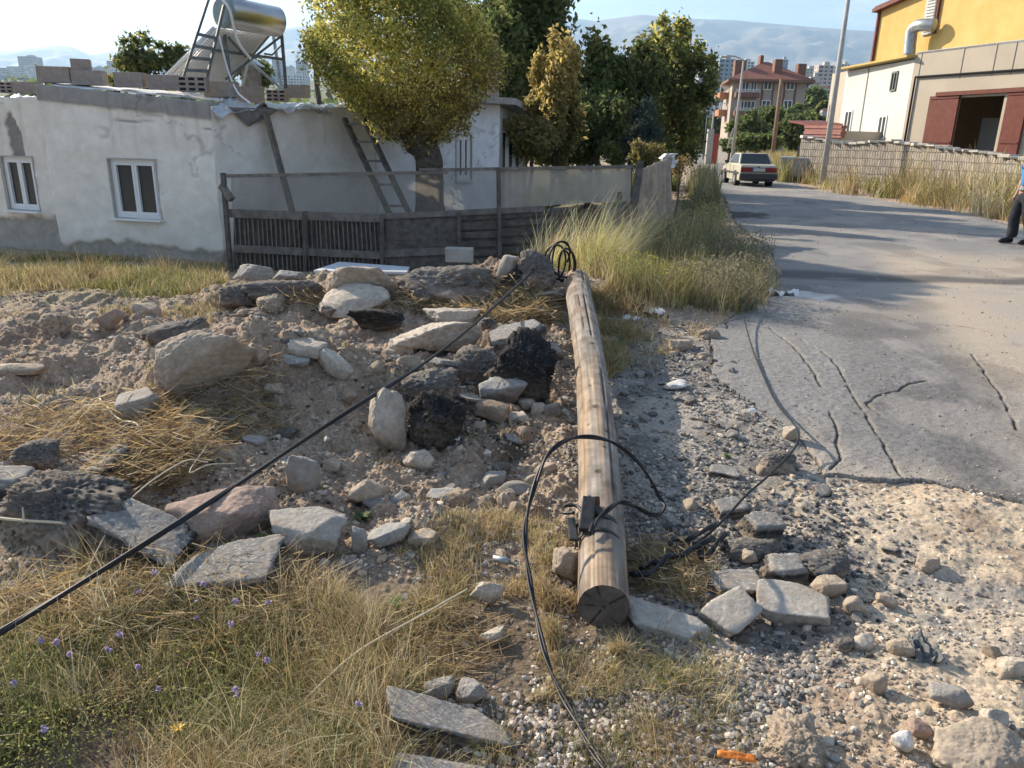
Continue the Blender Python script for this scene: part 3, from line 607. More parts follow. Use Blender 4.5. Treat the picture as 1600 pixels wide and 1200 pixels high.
gravel('gravel', 3000, lambda r, n: (lambda a: (a[0], a[1]))([np.concatenate([r.normal(cx, sx, n // 6) for cx, cy, sx in BLK]), np.concatenate([r.normal(cy, sx, n // 6) for cx, cy, sx in BLK])]), -.0 + .005, .016, [(.05, .048, .045), (.10, .095, .09), (.15, .14, .13), (.20, .185, .17), (.08, .075, .07)], 9)
gravel('gravel', 12000, reg_polar(4, 26, 1.9, 8, lambda x, y, r: ~in_poly(x, y, ROAD_POLY) & (x > .45 + .3 * fbm(y * 2, y * 0, 3, 2)) & (x < 1.75) & (r.random(len(x)) < sm(-.35, .3, fbm(x * 3, y * 3, 55, 3)))), .0045, .016, [(.25, .24, .22), (.17, .165, .155), (.33, .30, .26), (.12, .115, .11), (.42, .37, .31)], 10)
gravel('gravel', 1600, reg_polar(-44, 12, 2.6, 9.5, lambda x, y, r: ~in_poly(x, y, ROAD_POLY) & (y < 9) & (x < .7) & (fbm(x * 1.5, y * 1.5, 99, 3) > -.1)), .012, .028, PAL, 7)
gravel('gravel', 700, reg_polar(2, 30, 1.8, 7, lambda x, y, r: ~in_poly(x, y, ROAD_POLY) & (x > .6)), .010, .022, PAL + [(.10, .10, .10)], 8)
gravel('gravel', 22000, reg_polar(-44, 8, 2.6, 11, lambda x, y, r: ~in_poly(x, y, ROAD_POLY) & (y < 9) & (x < .5)), .0035, .013, PAL, 2)
gravel('gravel', 9000, reg_polar(10, 44, 1.6, 5, lambda x, y, r: in_poly(x, y, ROAD_POLY) & (seg_dist(x, y, [tuple(p) for p in ROAD_POLY[[30, 0, 1, 2, 3, 4, 5]]]) < .5 * r.random(len(x)) ** 1.5)), .003, .007, PAL, 3)
gravel('gravel', 900, reg_polar(10, 44, 5, 25, lambda x, y, r: in_poly(x, y, ROAD_POLY)), .004, .009, PAL, 4)
gravel('gravel', 9000, reg_polar(-14, 24, 1.5, 2.9, lambda x, y, r: (bump2(x, y, .35, 1.8, .55, .45) * sm(-.5, .35, fbm(x * 4, y * 4, 57, 3))) > r.random(len(x))), .0035, .015, [(.50, .44, .37), (.38, .31, .26), (.56, .52, .46), (.30, .25, .22), (.42, .33, .26), (.24, .21, .19), (.33, .26, .2)], 5)

# ------------------------------------------------------------------ left house
def onwall(p0, p1, px, py):            # where a sight line meets the vertical plane through p0-p1
    d = Vector(ray(px, py)); n = Vector((p1.y - p0.y, p0.x - p1.x, 0)); o = Vector((0, 0, EYE))
    return o + d * (n.dot(p0 - o) / n.dot(d))
def plaster_wall(p0, p1, zb, t0, t1, parent, paint, holes=(), step=.035, bare=.35, band=0.0, patches=(), thick=.3, seed=1, bump_=.012):
    L = (Vector((p1.x, p1.y, 0)) - Vector((p0.x, p0.y, 0))).length
    nu = max(2, int(L / step)); nv = max(2, int((max(t0, t1) - zb) / step))
    U, Vv = np.meshgrid(np.linspace(0, 1, nu + 1), np.linspace(0, 1, nv + 1))
    top = t0 + (t1 - t0) * U; Z = zb + (top - zb) * Vv; X = p0.x + (p1.x - p0.x) * U; Y = p0.y + (p1.y - p0.y) * U
    nx, ny = (p1.y - p0.y) / L, -(p1.x - p0.x) / L         # outward (towards the viewer for walls written left to right)
    s = U * L; nA = fbm(s * 1.3, Z * 1.3, seed, 4); nB = fbm(s * 5, Z * 5, seed + 3, 4); nC = fbm(s * 14, Z * 14, seed + 5, 3)
    off = .03 * nA + bump_ * nB + .004 * nC
    c = np.ones(U.shape + (3,)) * np.array(paint)
    c = c * (1 + .05 * nA + .05 * nC)[..., None]
    stain = sm(.1, .6, fbm(s * 2.2, Z * .5, seed + 9, 3)) * sm(.3, 1, Vv); c = mixc_(c, np.array(paint) * C_(.78, .74, .68), stain * .6)
    b = sm(.06, -.04, (Z - zb) - bare - .16 * nA - .10 * nB)
    if bare > 0: c = mixc_(c, C_(.38, .345, .305) * (1 + .25 * nC)[..., None], b); off = off - .035 * b - .02 * b * sm(.06, .0, np.abs(((Z - zb + .03 * nB) % .17) - .085) - .07)
    if band > 0:
        bb = sm(-.03, .02, Z - (top - band) + .03 * nB); c = mixc_(c, C_(.33, .315, .295) * (1 + .15 * nC)[..., None], bb); off = off + .02 * bb
        gap = sm(.03, .0, np.abs(Z - (top - band - .16) + .10 * nA)) * sm(.0, .25, fbm(s * 1.1, Z * 0, seed + 11, 2) + .25); c = mixc_(c, C_(.09, .08, .07), gap * .9); off = off - .02 * gap
    hc = sm(.022, .004, np.abs(fbm(s * .9 + .3 * nB, Z * .9, seed + 31, 3))) * sm(.0, .2, fbm(s * .7, Z * .7, seed + 33, 2)); c = c * (1 - .30 * hc)[..., None]; off = off - .004 * hc
    dr = sm(.25, .6, fbm(s * 9, Z * .6, seed + 35, 3)) * sm(.45, .95, Vv); c = c * (1 - .16 * dr)[..., None]; lo_ = sm(.9, .25, Z - zb) * (.5 + .5 * nA); c = mixc_(c, C_(.45, .38, .30), np.clip(lo_, 0, 1) * .35)
    for (cu, cz, ru, rz_) in patches:
        m = sm(1.15, .85, ((s - cu) / ru) ** 2 + ((Z - cz) / rz_) ** 2 + 1.1 * nB + .8 * nA); c = mixc_(c, C_(.26, .24, .22) * (1 + .2 * nC)[..., None], m); off = off - .02 * m
    X = X + nx * off; Y = Y + ny * off
    idx = np.arange((nu + 1) * (nv + 1)).reshape(nv + 1, nu + 1)
    F = np.stack([idx[:-1, :-1], idx[:-1, 1:], idx[1:, 1:], idx[1:, :-1]], -1).reshape(-1, 4)
    sc = (s[:-1, :-1] + s[1:, 1:]).ravel() / 2; zc = (Z[:-1, :-1] + Z[1:, 1:]).ravel() / 2; keep = np.ones(len(F), bool)
    for (u0, u1, z0, z1) in holes: keep &= ~((sc > u0) & (sc < u1) & (zc > z0) & (zc < z1))
    V = np.stack([X, Y, Z], -1).reshape(-1, 3)
    # thickness: edges folded back
    n0 = len(V); ring = np.concatenate([idx[-1, :], idx[::-1, -1]]); back = V[ring] - np.array([nx, ny, 0]) * thick
    k = np.arange(len(ring) - 1); sk = np.stack([ring[:-1], ring[1:], n0 + k + 1, n0 + k], -1)
    lring = idx[:, 0]; n1 = n0 + len(ring); back2 = V[lring] - np.array([nx, ny, 0]) * thick; k = np.arange(len(lring) - 1)
    sk2 = np.stack([lring[:-1], lring[1:], n1 + k + 1, n1 + k], -1)
    cc = c.reshape(-1, 3); cc = np.vstack([cc, cc[ring], cc[lring]])
    return npmesh('wall', np.vstack([V, back, back2]), np.vstack([F[keep], sk, sk2]), M['plaster'], parent, col=np.clip(cc, .02, .85), smooth=True)
def window_on(p0, p1, u0, u1, z0, z1, parent, name='window', sashes=2, depth=.07, sill=True, frame_mat=None, lean=0.0):
    """a framed casement set in a wall opening (u along the wall in metres)"""
    d = (Vector((p1.x, p1.y, 0)) - Vector((p0.x, p0.y, 0))).normalized(); n = Vector((d.y, -d.x, 0)); B0 = Vector((p0.x, p0.y, 0))
    rot = Matrix((d, -n, Vector((0, 0, 1)))).transposed()
    P = lambda u, z, o=0: B0 + d * u + Vector((0, 0, z)) + n * o
    fw = .055; um, zm = (u0 + u1) / 2, (z0 + z1) / 2; w, h = u1 - u0, z1 - z0; o = -depth
    f = MB()
    f.box(P(um, z0 + fw / 2, o), (w, .06, fw), rot); f.box(P(um, z1 - fw / 2, o), (w, .06, fw), rot)
    f.box(P(u0 + fw / 2, zm, o), (fw, .06, h - 2 * fw), rot); f.box(P(u1 - fw / 2, zm, o), (fw, .06, h - 2 * fw), rot)
    fr = f.build(name, frame_mat or M['white'], parent, bevel=.004)
    for k in range(sashes):
        a = u0 + fw + (w - 2 * fw) * k / sashes; b = u0 + fw + (w - 2 * fw) * (k + 1) / sashes; m = MB(); sw = .045; oo = o + .012
        m.box(P((a + b) / 2, z0 + fw + sw / 2, oo), (b - a - .006, .05, sw), rot); m.box(P((a + b) / 2, z1 - fw - sw / 2, oo), (b - a - .006, .05, sw), rot)
        m.box(P(a + sw / 2 + .003, zm, oo), (sw, .05, h - 2 * fw - 2 * sw), rot); m.box(P(b - sw / 2 - .003, zm, oo), (sw, .05, h - 2 * fw - 2 * sw), rot)
        m.build('sash', frame_mat or M['white'], fr, bevel=.003)
    MB().box(P(um, zm, o - .012), (w - .02, .008, h - .02), rot).build('pane', M['glass'], fr)
    r = MB()                                              # the reveal of the opening
    for (a, b, c_, e_) in ((um, z1 + .01, w + .04, .02), (um, z0 - .012, w + .04, .02)): r.box(P(a, b, -.08), (c_, .2, e_), rot)
    for a in (u0 - .012, u1 + .012): r.box(P(a, zm, -.08), (.02, .2, h), rot)
    r.build('reveal', M['reveal'], fr)
    if sill: MB().box(P(um, z0 - .03, .03), (w + .08, .16, .03), rot).build('sill', M['white'], fr, bevel=.004)
    return fr
M['reveal'] = mat('rough_reveal', (.40, .38, .35), (.5, .48, .45), scale=10, bump=.4)
ZB = -.45
A = gz(97, 396, -.42); B = gz(352, 411, -.42)
A.z = B.z = 0
A0 = A + (A - B).normalized() * .0 + Vector((-.05, .12, 0)); Z0 = A + (A - B).normalized() * 3.2 + Vector((0, .5, 0))
D = at(590, 300, 15.4); D.z = 0; Epp = at(779, 300, 17.6); Epp.z = 0
tA = onwall(A, B, 66, 131).z; tB = onwall(A, B, 342, 160).z; tZ = onwall(Z0, A0, 40, 152).z
tD = onwall(B, D, 585, 168).z; tE = onwall(D, Epp, 779, 164).z
house = empty('plaster_house', (A.x, A.y, 0), 'low white plaster house with grey parapet and cracked walls behind the rubble', 'house')
ul = lambda p0, p1, px, py: (Vector((onwall(p0, p1, px, py).x, onwall(p0, p1, px, py).y, 0)) - Vector((p0.x, p0.y, 0))).length
w1 = (ul(A, B, 175, 293), ul(A, B, 247, 293), onwall(A, B, 218, 341).z, onwall(A, B, 205, 249).z)
w0 = (ul(Z0, A0, 8, 290), ul(Z0, A0, 57, 290), onwall(Z0, A0, 40, 328).z, onwall(Z0, A0, 25, 245).z)
plaster_wall(A, B, ZB, tA, tB, house, (.82, .765, .68), holes=[w1], band=.26, seed=3, bare=.26)
plaster_wall(Z0, A0, ZB, tZ, tZ, house, (.78, .72, .64), holes=[w0], seed=9, bare=.62, patches=[(w0[0] + .42, w0[3] + .36, .15, .42)])
Dt = tB - .02
plaster_wall(B, D, ZB, tB - .06, tD, house, (.78, .74, .67), seed=15, bare=.15)
w3 = (ul(D, Epp, 713, 245), ul(D, Epp, 736, 245), onwall(D, Epp, 724, 281).z, onwall(D, Epp, 724, 211).z)
plaster_wall(D, Epp, ZB, tE - .02, tE, house, (.80, .81, .82), holes=[w3], seed=22, bare=0, bump_=.003)
for p0, p1, w in ((A, B, w1), (Z0, A0, w0)): window_on(p0, p1, *w, house)
window_on(D, Epp, *w3, house, depth=.05)
BK = 6.0
E2 = Epp + Vector((.6, 6, 0)); bkA = A + Vector((-1.0, BK, 0)); bkZ = Z0 + Vector((-1, BK, 0))
sw_ = MB()
for a, b, z in ((Epp, E2, tE), (bkZ, E2, tA - .3), (Z0, bkZ, tZ - .05)):
    sw_.prism([(a.x, a.y, ZB), (b.x, b.y, ZB), (b.x, b.y, z - .02), (a.x, a.y, z - .02)], Vector((b.y - a.y, a.x - b.x, 0)).normalized() * -.2)
sw_.build('wall', M['reveal'], house)
M['roof'] = mat('flat_roof', (.30, .29, .27), (.42, .41, .39), scale=3, bump=.5, bscale=20)
rf = MB()
zr = min(tB, tD) - .10
rf.prism([(A.x + .1, A.y + .2, zr), (B.x, B.y + .25, zr), (D.x, D.y + .25, zr), (D.x, E2.y, zr), (bkA.x, E2.y, zr)], (0, 0, -.12))
rf.prism([(Z0.x, Z0.y + .1, tZ + .01), (A0.x - .02, A0.y + .1, tZ + .01), (bkA.x, bkA.y, tZ + .01), (bkZ.x, bkZ.y, tZ + .01)], (0, 0, -.06))
rf.prism([(D.x - .05, D.y - .2, tE + .0), (Epp.x + .35, Epp.y - .35, tE + .0), (E2.x + .3, E2.y, tE), (D.x, E2.y, tE)], (0, 0, .13))
roof = rf.build('roof', M['roof'], house)
c0 = at(768, 150, 18.3); MB().box((c0.x - .05, c0.y, c0.z + .12), (.42, .4, .75)).build('chimney', M['brick'], roof)
# glazed porch on the right flank
gp = MB(); p = at(797, 235, 19.0); q0 = at(781, 235, 18.2)
gt = at(797, 204, 19.0).z
for k in range(4):
    t = k / 3; x = q0.x + (p.x - q0.x) * t + .25 * t; y = q0.y + (p.y - q0.y) * t; gp.box((x, y, (gt + ZB) / 2), (.09, .09, gt - ZB))
gp.bar((q0.x, q0.y, gt), (p.x + .25, p.y, gt), .12); gp.bar((q0.x, q0.y, .55), (p.x + .25, p.y, .55), .08)
po = gp.build('porch_frame', M['white'], house)
MB().prism([(q0.x, q0.y + .02, .6), (p.x + .25, p.y + .02, .6), (p.x + .25, p.y + .02, gt), (q0.x, q0.y + .02, gt)], (0, .02, 0)).build('pane', M['glass'], po)
MB().prism([(q0.x - .1, q0.y - .15, gt + .06), (p.x + .4, p.y - .15, gt - .02), (p.x + .4, p.y + 2, gt - .02), (q0.x, p.y + 2, gt + .06)], (0, 0, .06)).build('porch_roof', M['white'], po)
MB().prism([(q0.x, q0.y + .1, ZB), (p.x + .25, p.y + .1, ZB), (p.x + .25, p.y + .1, .5), (q0.x, q0.y + .1, .5)], (0, .1, 0)).build('porch_wall', M['white'], po)
# blocks on the roof edge
def block(px, py, w, h, Y, label, yaw=0, holes=False, dpt=.2, tilt=0):
    p = at(px, py, Y); k = Y / FOC * 1.05; W, H = w * k, h * k
    b = MB().box((0, 0, 0), (W, dpt, H)); m = b.build('hollow_block', M['brick'], None, local=True, bevel=.008)
    m.location = p; m.rotation_euler = (0, tilt, yaw); tag(m, label, 'building block', 'loose building blocks along the roof edge')
    if holes:
        hb = MB()
        for i in range(3):
            for j in range(3): MB().box((-W / 2 + W * (i + .5) / 3, -dpt / 2 - .001, -H / 2 + H * (j + .5) / 3), (W * .22, .006, H * .17)).build('hole', M['dark'], m, local=True)
YF = A.y
for i, a in enumerate([(87, 117, 43, 21, YF + .2, 'pinkish block leftmost on the raised roof edge', .1), (140, 122, 44, 19, YF + .2, 'flat block under the small upright one on the roof edge', -.06),
    (127, 103, 24, 17, YF + .25, 'small upright block stacked on another at the left of the roof edge', .35), (204, 125, 40, 19, YF + .1, 'plain block on the roof edge above the window', .0),
    (258, 129, 42, 19, YF + .1, 'plain block on the roof edge left of the pierced block', .05), (303, 132, 38, 20, YF - .05, 'pierced block showing nine holes at the foot of the metal ladder', .05, True),
    (346, 140, 46, 20, YF + .3, 'plain block right of the metal ladder foot', -.2), (390, 148, 38, 21, YF + 1.2, 'plain block under the solar heater stand', -.3), (434, 150, 27, 15, YF + 1.6, 'pierced block right below the steel tank', -.1, True),
    (464, 143, 34, 17, YF + 2.0, 'plain block beside the crown of the pruned tree', -.3), (10, 137, 26, 14, YF + .6, 'pierced block on the lower roof at the photo left border', .0, True), (44, 137, 34, 15, YF + .6, 'plain block on the lower roof beside the raised parapet', .1)]):
    block(*a)
# crumpled sheeting on the roof edge
def sheet(name, corners, label, cat, material, nx=26, ny=8, amp=.05, seed=1, flip=False, parent=None, thick=.006, **kw):
    c = [np.array(q) for q in corners]; U, V_ = np.meshgrid(np.linspace(0, 1, nx), np.linspace(0, 1, ny))
    P = (c[0] * (1 - U[..., None]) + c[1] * U[..., None]) * (1 - V_[..., None]) + (c[3] * (1 - U[..., None]) + c[2] * U[..., None]) * V_[..., None]
    n = np.cross(c[1] - c[0], c[3] - c[0]); n = n / np.linalg.norm(n)
    a = amp * (fbm(U * 5, V_ * 3, seed, 4) + .6 * fbm(U * 14, V_ * 6, seed + 3, 3)) if not flip else amp * (fbm(U * 9 + V_ * 2, V_ * .8, seed, 2) + .5 * fbm(U * 26 + V_ * 3, V_ * 1.5, seed + 3, 2)); P = P + a[..., None] * n
    idx = np.arange(nx * ny).reshape(ny, nx); F = np.stack([idx[:-1, :-1], idx[:-1, 1:], idx[1:, 1:], idx[1:, :-1]], -1).reshape(-1, 4)
    o = npmesh(name, P.reshape(-1, 3), F, material, parent, smooth=True, label=label, cat=cat, **kw)
    if thick: m = o.modifiers.new('thickness', 'SOLIDIFY'); m.thickness = thick
    return o
M['tin'] = mat('crumpled_tin', (.50, .53, .56), (.66, .68, .70), scale=6, rough=.38, metal=.3, bump=.5, bscale=15)
M['tarp_dark'] = mat('dark_tarp', (.16, .16, .16), (.22, .22, .21), scale=5, rough=.8)
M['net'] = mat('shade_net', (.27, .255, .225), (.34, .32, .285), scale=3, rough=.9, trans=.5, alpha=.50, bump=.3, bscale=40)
M['net_sunny'] = mat('shade_net_sunlit', (.46, .42, .35), (.54, .50, .42), scale=3, rough=.9, trans=.5, alpha=.86, bump=.3, bscale=40)  # the same net, made paler and denser to paint in the sunlight
M['cloth'] = mat('wrapped_cloth', (.36, .32, .27), (.48, .43, .37), scale=5, rough=.9, trans=.25)
sheet('tin_sheet', [onwall(B, D, 352, 172) + Vector((-.1, -.35, 0)), onwall(B, D, 525, 176) + Vector((-.1, -.35, 0)), onwall(B, D, 540, 160) + Vector((0, .8, .0)), onwall(B, D, 350, 156) + Vector((-.3, .8, 0))], 'crumpled silvery sheeting along the roof edge between the house corner and the tree', 'roof sheet', M['tin'], amp=.16, seed=4, nx=50, ny=12)
sheet('tin_sheet', [at(-20, 159, YF + .4), at(60, 158, YF + .3), at(60, 150, YF + 1.0), at(-20, 154, YF + 1.2)], 'bluish sheeting on the lower roof at the photo left border', 'roof sheet', M['tin'], amp=.06, seed=9)
sheet('plastic_film', [at(80, 133, YF + .0), at(345, 156, YF - .05), at(345, 150, YF + .35), at(80, 128, YF + .4)], 'pale plastic film under the blocks along the raised roof edge', 'plastic film', M['white'], amp=.03, seed=12, nx=60)
sheet('hanging_tarp', [onwall(B, D, 375, 168) + Vector((-.1, -.3, 0)), onwall(B, D, 455, 172) + Vector((-.1, -.3, 0)), onwall(B, D, 420, 190) + Vector((-.1, -.2, 0)), onwall(B, D, 404, 198) + Vector((-.1, -.2, 0))], 'dark triangular tarp flap hanging from the roof edge by the leaning plank', 'tarp', M['tarp_dark'], amp=.03, seed=14)
# leaning plank and wooden ladder
MB().bar(onwall(B, D, 427, 178) + Vector((-.05, -.25, 0)), onwall(B, D, 480, 345) + Vector((0, -.75, 0)), .14, .05).build('plank', M['wood_grey'], label='grey plank leaning from the roof edge down behind the net fence', cat='plank')
lad = empty('wooden_ladder', at(610, 340, 14.2), 'dark wooden ladder leaning on the house wall left of the pruned tree', 'ladder')
for a, b in (((538, 185), (617, 352)), ((568, 185), (648, 352))): MB().bar(at(*a, 14.55), at(*b, 13.9), .10, .06).build('rail', M['wood_dark'], lad)
for t in (.05, .22, .40, .62, .82):
    a = at(538, 185, 14.55).lerp(at(617, 352, 13.9), t); b = at(568, 185, 14.55).lerp(at(648, 352, 13.9), t); MB().bar(a, b, .05, .04).build('rung', M['wood_grey'], lad)
# solar water heater
M['tank'] = mat('polished_tank', (.50, .49, .48), rough=.33, metal=1.0, bump=.08, bscale=3)
M['tube'] = mat('glass_tube', (.72, .72, .72), rough=.3, metal=.2)
M['tank_end'] = mat('tank_end_cap', (.22, .28, .29), (.28, .34, .35), scale=5, rough=.5)
heat = empty('solar_water_heater', at(370, 140, 14.8), 'steel drum solar water heater with slanted tubes on the house roof', 'solar heater')
ta, tb = at(349, 18, 14.2), at(436, 35, 15.2); ax = (tb - ta).normalized()
tk = MB().tube([ta, ta + ax * .02, ta.lerp(tb, .5), tb - ax * .05, tb], [.25, .255, .255, .255, .20], 40).build('tank', M['tank'], heat, smooth=True)
MB().tube([ta - ax * .06, ta - ax * .03, ta + ax * .03], [.2, .262, .262], 40).build('end_cap', M['tank_end'], tk, smooth=True)
t2 = at(373, -6, 14.55); MB().tube([t2 - Vector((0, 0, .14)), t2 + Vector((0, 0, .22))], .12, 20).build('float_tank', M['tank_end'], tk)
tubes = MB(); gapm = MB()
for k in range(24):
    t = k / 23; a = at(335, 43, 14.35).lerp(at(418, 53, 15.15), t); b = at(258, 119, 14.3).lerp(at(347, 137, 14.9), t)
    tubes.tube([a, b], .0135, 8)
tubes.build('tube_bank', M['tube'], heat, smooth=True)
q = [at(335, 43, 14.45), at(418, 53, 15.25), at(347, 137, 15.0), at(258, 119, 14.4)]
MB().prism([v + Vector((.02, .12, 0)) for v in q], (0, .01, -.01)).build('absorber_sheet', M['frame_metal'], heat)
ed = MB(); ed.bar(q[0], q[3], .05); ed.bar(q[1], q[2], .05); ed.bar(q[3], q[2], .08); ed.build('tube_frame', M['steel'], heat)
fm = MB()
for a, b, r_ in (((350, 45, 14.6), (363, 152, 14.3), .055), ((440, 52, 15.3), (447, 138, 15.3), .05), ((440, 56, 15.3), (352, 124, 14.8), .04), ((332, 78, 14.5), (444, 93, 15.3), .045),
                 ((350, 50, 14.6), (385, 90, 14.8), .035), ((413, 84, 15.1), (425, 86, 15.2), .03), ((425, 86, 15.2), (440, 70, 15.3), .03)):
    fm.bar(at(*a), at(*b), r_)
fm.build('stand', M['frame_metal'], heat)
pf = MB()
for a, b, r_ in (((427, 55, 16.0), (440, 138, 16.0), .05), ((385, 92, 15.6), (442, 140, 15.6), .045), ((388, 95, 15.6), (378, 138, 15.6), .04)): pf.bar(at(*a), at(*b), r_)
pf.build('rear_strut', M['steel'], heat)
MB().tube(spline([at(345, -4, 14.0), at(358, 14, 14.0), at(366, 45, 14.1), at(375, 70, 14.2), at(392, 92, 14.4)]), .024, 8).build('pipe', M['white'], heat, smooth=True)
MB().tube(spline([at(340, 45, 14.2), at(346, 70, 14.1), at(352, 95, 14.0), at(360, 120, 13.9), at(372, 145, 13.6), at(392, 162, 13.3)]), .015, 8).build('hose', M['white'], heat, smooth=True)
ml = empty('metal_ladder', at(300, 130, 13.8), 'grey metal ladder leaning against the solar heater tank', 'ladder')
for a, b in (((327, -4, 14.0), (284, 128, 13.7)), ((350, 8, 14.0), (322, 128, 13.7))): MB().bar(at(*a), at(*b), .05, .04).build('rail', M['frame_metal'], ml)
for t in (.43, .57, .71, .86):
    a = at(327, -4, 14.0).lerp(at(284, 128, 13.7), t); b = at(350, 8, 14.0).lerp(at(322, 128, 13.7), t); MB().bar(a, b, .09, .05).build('rung', M['frame_metal'], ml)
MB().tube([at(495, 190, YF + 1.2), at(430, 166, YF + 1.0)], .02, 6).build('thin_pipe', M['steel'], label='thin pale pipe sticking out from the roof edge sheeting', cat='pipe')
vent = empty('roof_vent', at(393, 140, 16.2), 'small gabled roof vent standing behind the solar heater', 'roof vent')
v0 = at(393, 124, 16.2); MB().box(v0, (.3, .3, .5)).build('body', M['wood_grey'], vent); MB().prism([v0 + Vector((-.24, -.2, .25)), v0 + Vector((.24, -.2, .25)), v0 + Vector((0, -.2, .42))], (0, .4, 0)).build('cap', M['steel'], vent)

# ------------------------------------------------------------------ fence in front of the house
FA = at(362, 300, 12.15); FB = at(988, 300, 13.1); FA.z = FB.z = 0
def F_(px, py, back=0.0):
    p = onwall(FA, FB, px, py); return p + Vector((0, back, 0))
nf = empty('net_fence', F_(680, 440), 'long garden fence of beige shade net above old boards in front of the house', 'fence')
def netpart(pts_top, pts_bot, nm='net', amp=.035, seed=2, back=0, material=None, alpha=None):
    n = 60; U = np.linspace(0, 1, n); T = np.array(pts_top, float); Bt = np.array(pts_bot, float)
    ft = lambda P_, u: (np.interp(u, np.linspace(0, 1, len(P_)), P_[:, 0]), np.interp(u, np.linspace(0, 1, len(P_)), P_[:, 1]))
    V = []; 
    for j in range(9):
        v = j / 8
        for u in U:
            a = ft(T, u); b = ft(Bt, u); q = F_(a[0] * (1 - v) + b[0] * v, a[1] * (1 - v) + b[1] * v, back)
            V.append((q.x, q.y + amp * float(fbm(u * 22 + v, v * 2, seed, 3)), q.z + .01 * float(fbm(u * 9, v, seed + 4, 2))))
    idx = np.arange(9 * n).reshape(9, n); F = np.stack([idx[:-1, :-1], idx[1:, :-1], idx[1:, 1:], idx[:-1, 1:]], -1).reshape(-1, 4)
    return npmesh(nm, V, F, material or M['net'], nf, smooth=True)
netpart([(362, 275), (520, 275), (690, 268), (780, 265)], [(362, 332), (520, 336), (690, 332), (780, 326)])
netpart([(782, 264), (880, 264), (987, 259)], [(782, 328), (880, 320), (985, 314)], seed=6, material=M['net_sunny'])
for a, b in (((352, 275), (700, 269)), ((655, 266), (992, 260))): MB().bar(F_(*a), F_(*b), .07, .05).build('top_rail', M['wood_grey'], nf)
for px0, y0, px1, y1, w in ((350, 270, 362, 425, .13), (478, 330, 478, 430, .12), (597, 335, 598, 430, .10), (717, 330, 718, 430, .10), (779, 262, 781, 430, .11), (968, 300, 966, 396, .10)):
    MB().bar(F_(px0, y0, -.04), F_(px1, y1, -.04), w, .06).build('post', M['wood_dark'] if px0 != 968 else M['wood_grey'], nf)
MB().tube([F_(999, 252, -.1), F_(994, 290, -.08), F_(988, 330, -.1), F_(982, 380, -.1)], [.055, .065, .07, .08], 8).build('post', M['wood_dark'], nf)
rl = MB()
for (a, b, w) in (((356, 333), (600, 341), .13), ((600, 338), (850, 326), .09), ((366, 388), (600, 399), .12), ((600, 396), (716, 391), .12)): rl.bar(F_(*a, -.01), F_(*b, -.01), .04, w)
rl.build('rail', M['wood_grey'], nf)
bd = MB(); random.seed(3)
for k in range(34):
    px = 366 + k * 7.0 + random.uniform(-1, 1); bd.bar(F_(px, 338, .03), F_(px + 6, 432, .03), random.uniform(.045, .075), .02)
bd.build('slats', M['wood_grey'], nf)
b2 = MB()
for k in range(7): b2.bar(F_(602, 349 + k * 11, .02), F_(715, 345 + k * 11.5, .02), .02, .125)
for k in range(6): b2.bar(F_(719, 340 + k * 14, .02), F_(779, 337 + k * 14.5, .02), .02, random.uniform(.08, .13))
for k in range(6): b2.bar(F_(783, 336 + k * 14, .02), F_(900, 328 + k * 15, .02), .02, random.uniform(.08, .12))
b2.build('boards', M['wood_dark'], nf)
bk = MB(); bk.prism([F_(362, 338, .09), F_(900, 330, .09), F_(900, 440, .09), F_(362, 440, .09)], (0, .015, 0)); bk.build('backing_sheet', M['wood_grey'], nf)
MB().prism([F_(985, 316, .05), F_(940, 318, .05), F_(940, 400, .05), F_(985, 400, .05)], (0, .01, 0)).build('lower_cloth', M['cloth'], nf)
sheet('shade_cloth', [at(1001, 372, 13.3), at(1046, 352, 14.6), at(1050, 246, 14.6), at(998, 264, 13.3)], 'bunched pale cloth wrapped over the fence end next to the road', 'cloth', M['cloth'], amp=.11, seed=31, nx=90, ny=26, flip=True)
sheet('cloth_bundle', [at(1034, 262, 14.5), at(1052, 262, 14.7), at(1054, 240, 14.7), at(1036, 240, 14.5)], 'white cloth bundle knotted on top of the fence end post', 'cloth', M['white'], amp=.2, seed=36, nx=20, ny=16)
MB().bar(at(346, 290, 12.1), at(362, 312, 12.0), .09).build('timber_stub', M['wood_grey'], label='short grey timber stub jammed at the left end of the net fence', cat='timber')
# white board and concrete block at the ridge
wb = MB().prism([at(490, 426, 9.9), at(636, 428, 9.9), at(640, 420, 11.2), at(530, 412, 11.4)], (0, 0, .03))
M['paleblue'] = mat('pale_board', (.50, .55, .60), (.58, .62, .66), scale=3, rough=.6)
wb.build('white_board', M['paleblue'], label='pale bluish board lying flat behind the rubble ridge', cat='board')
o = MB().box((0, 0, 0), (.40, .2, .2)).build('concrete_block', M['roof'], bevel=.01, label='grey concrete block lying on the ridge against the fence boards', cat='concrete block'); o.location = at(718, 398, 11.0)

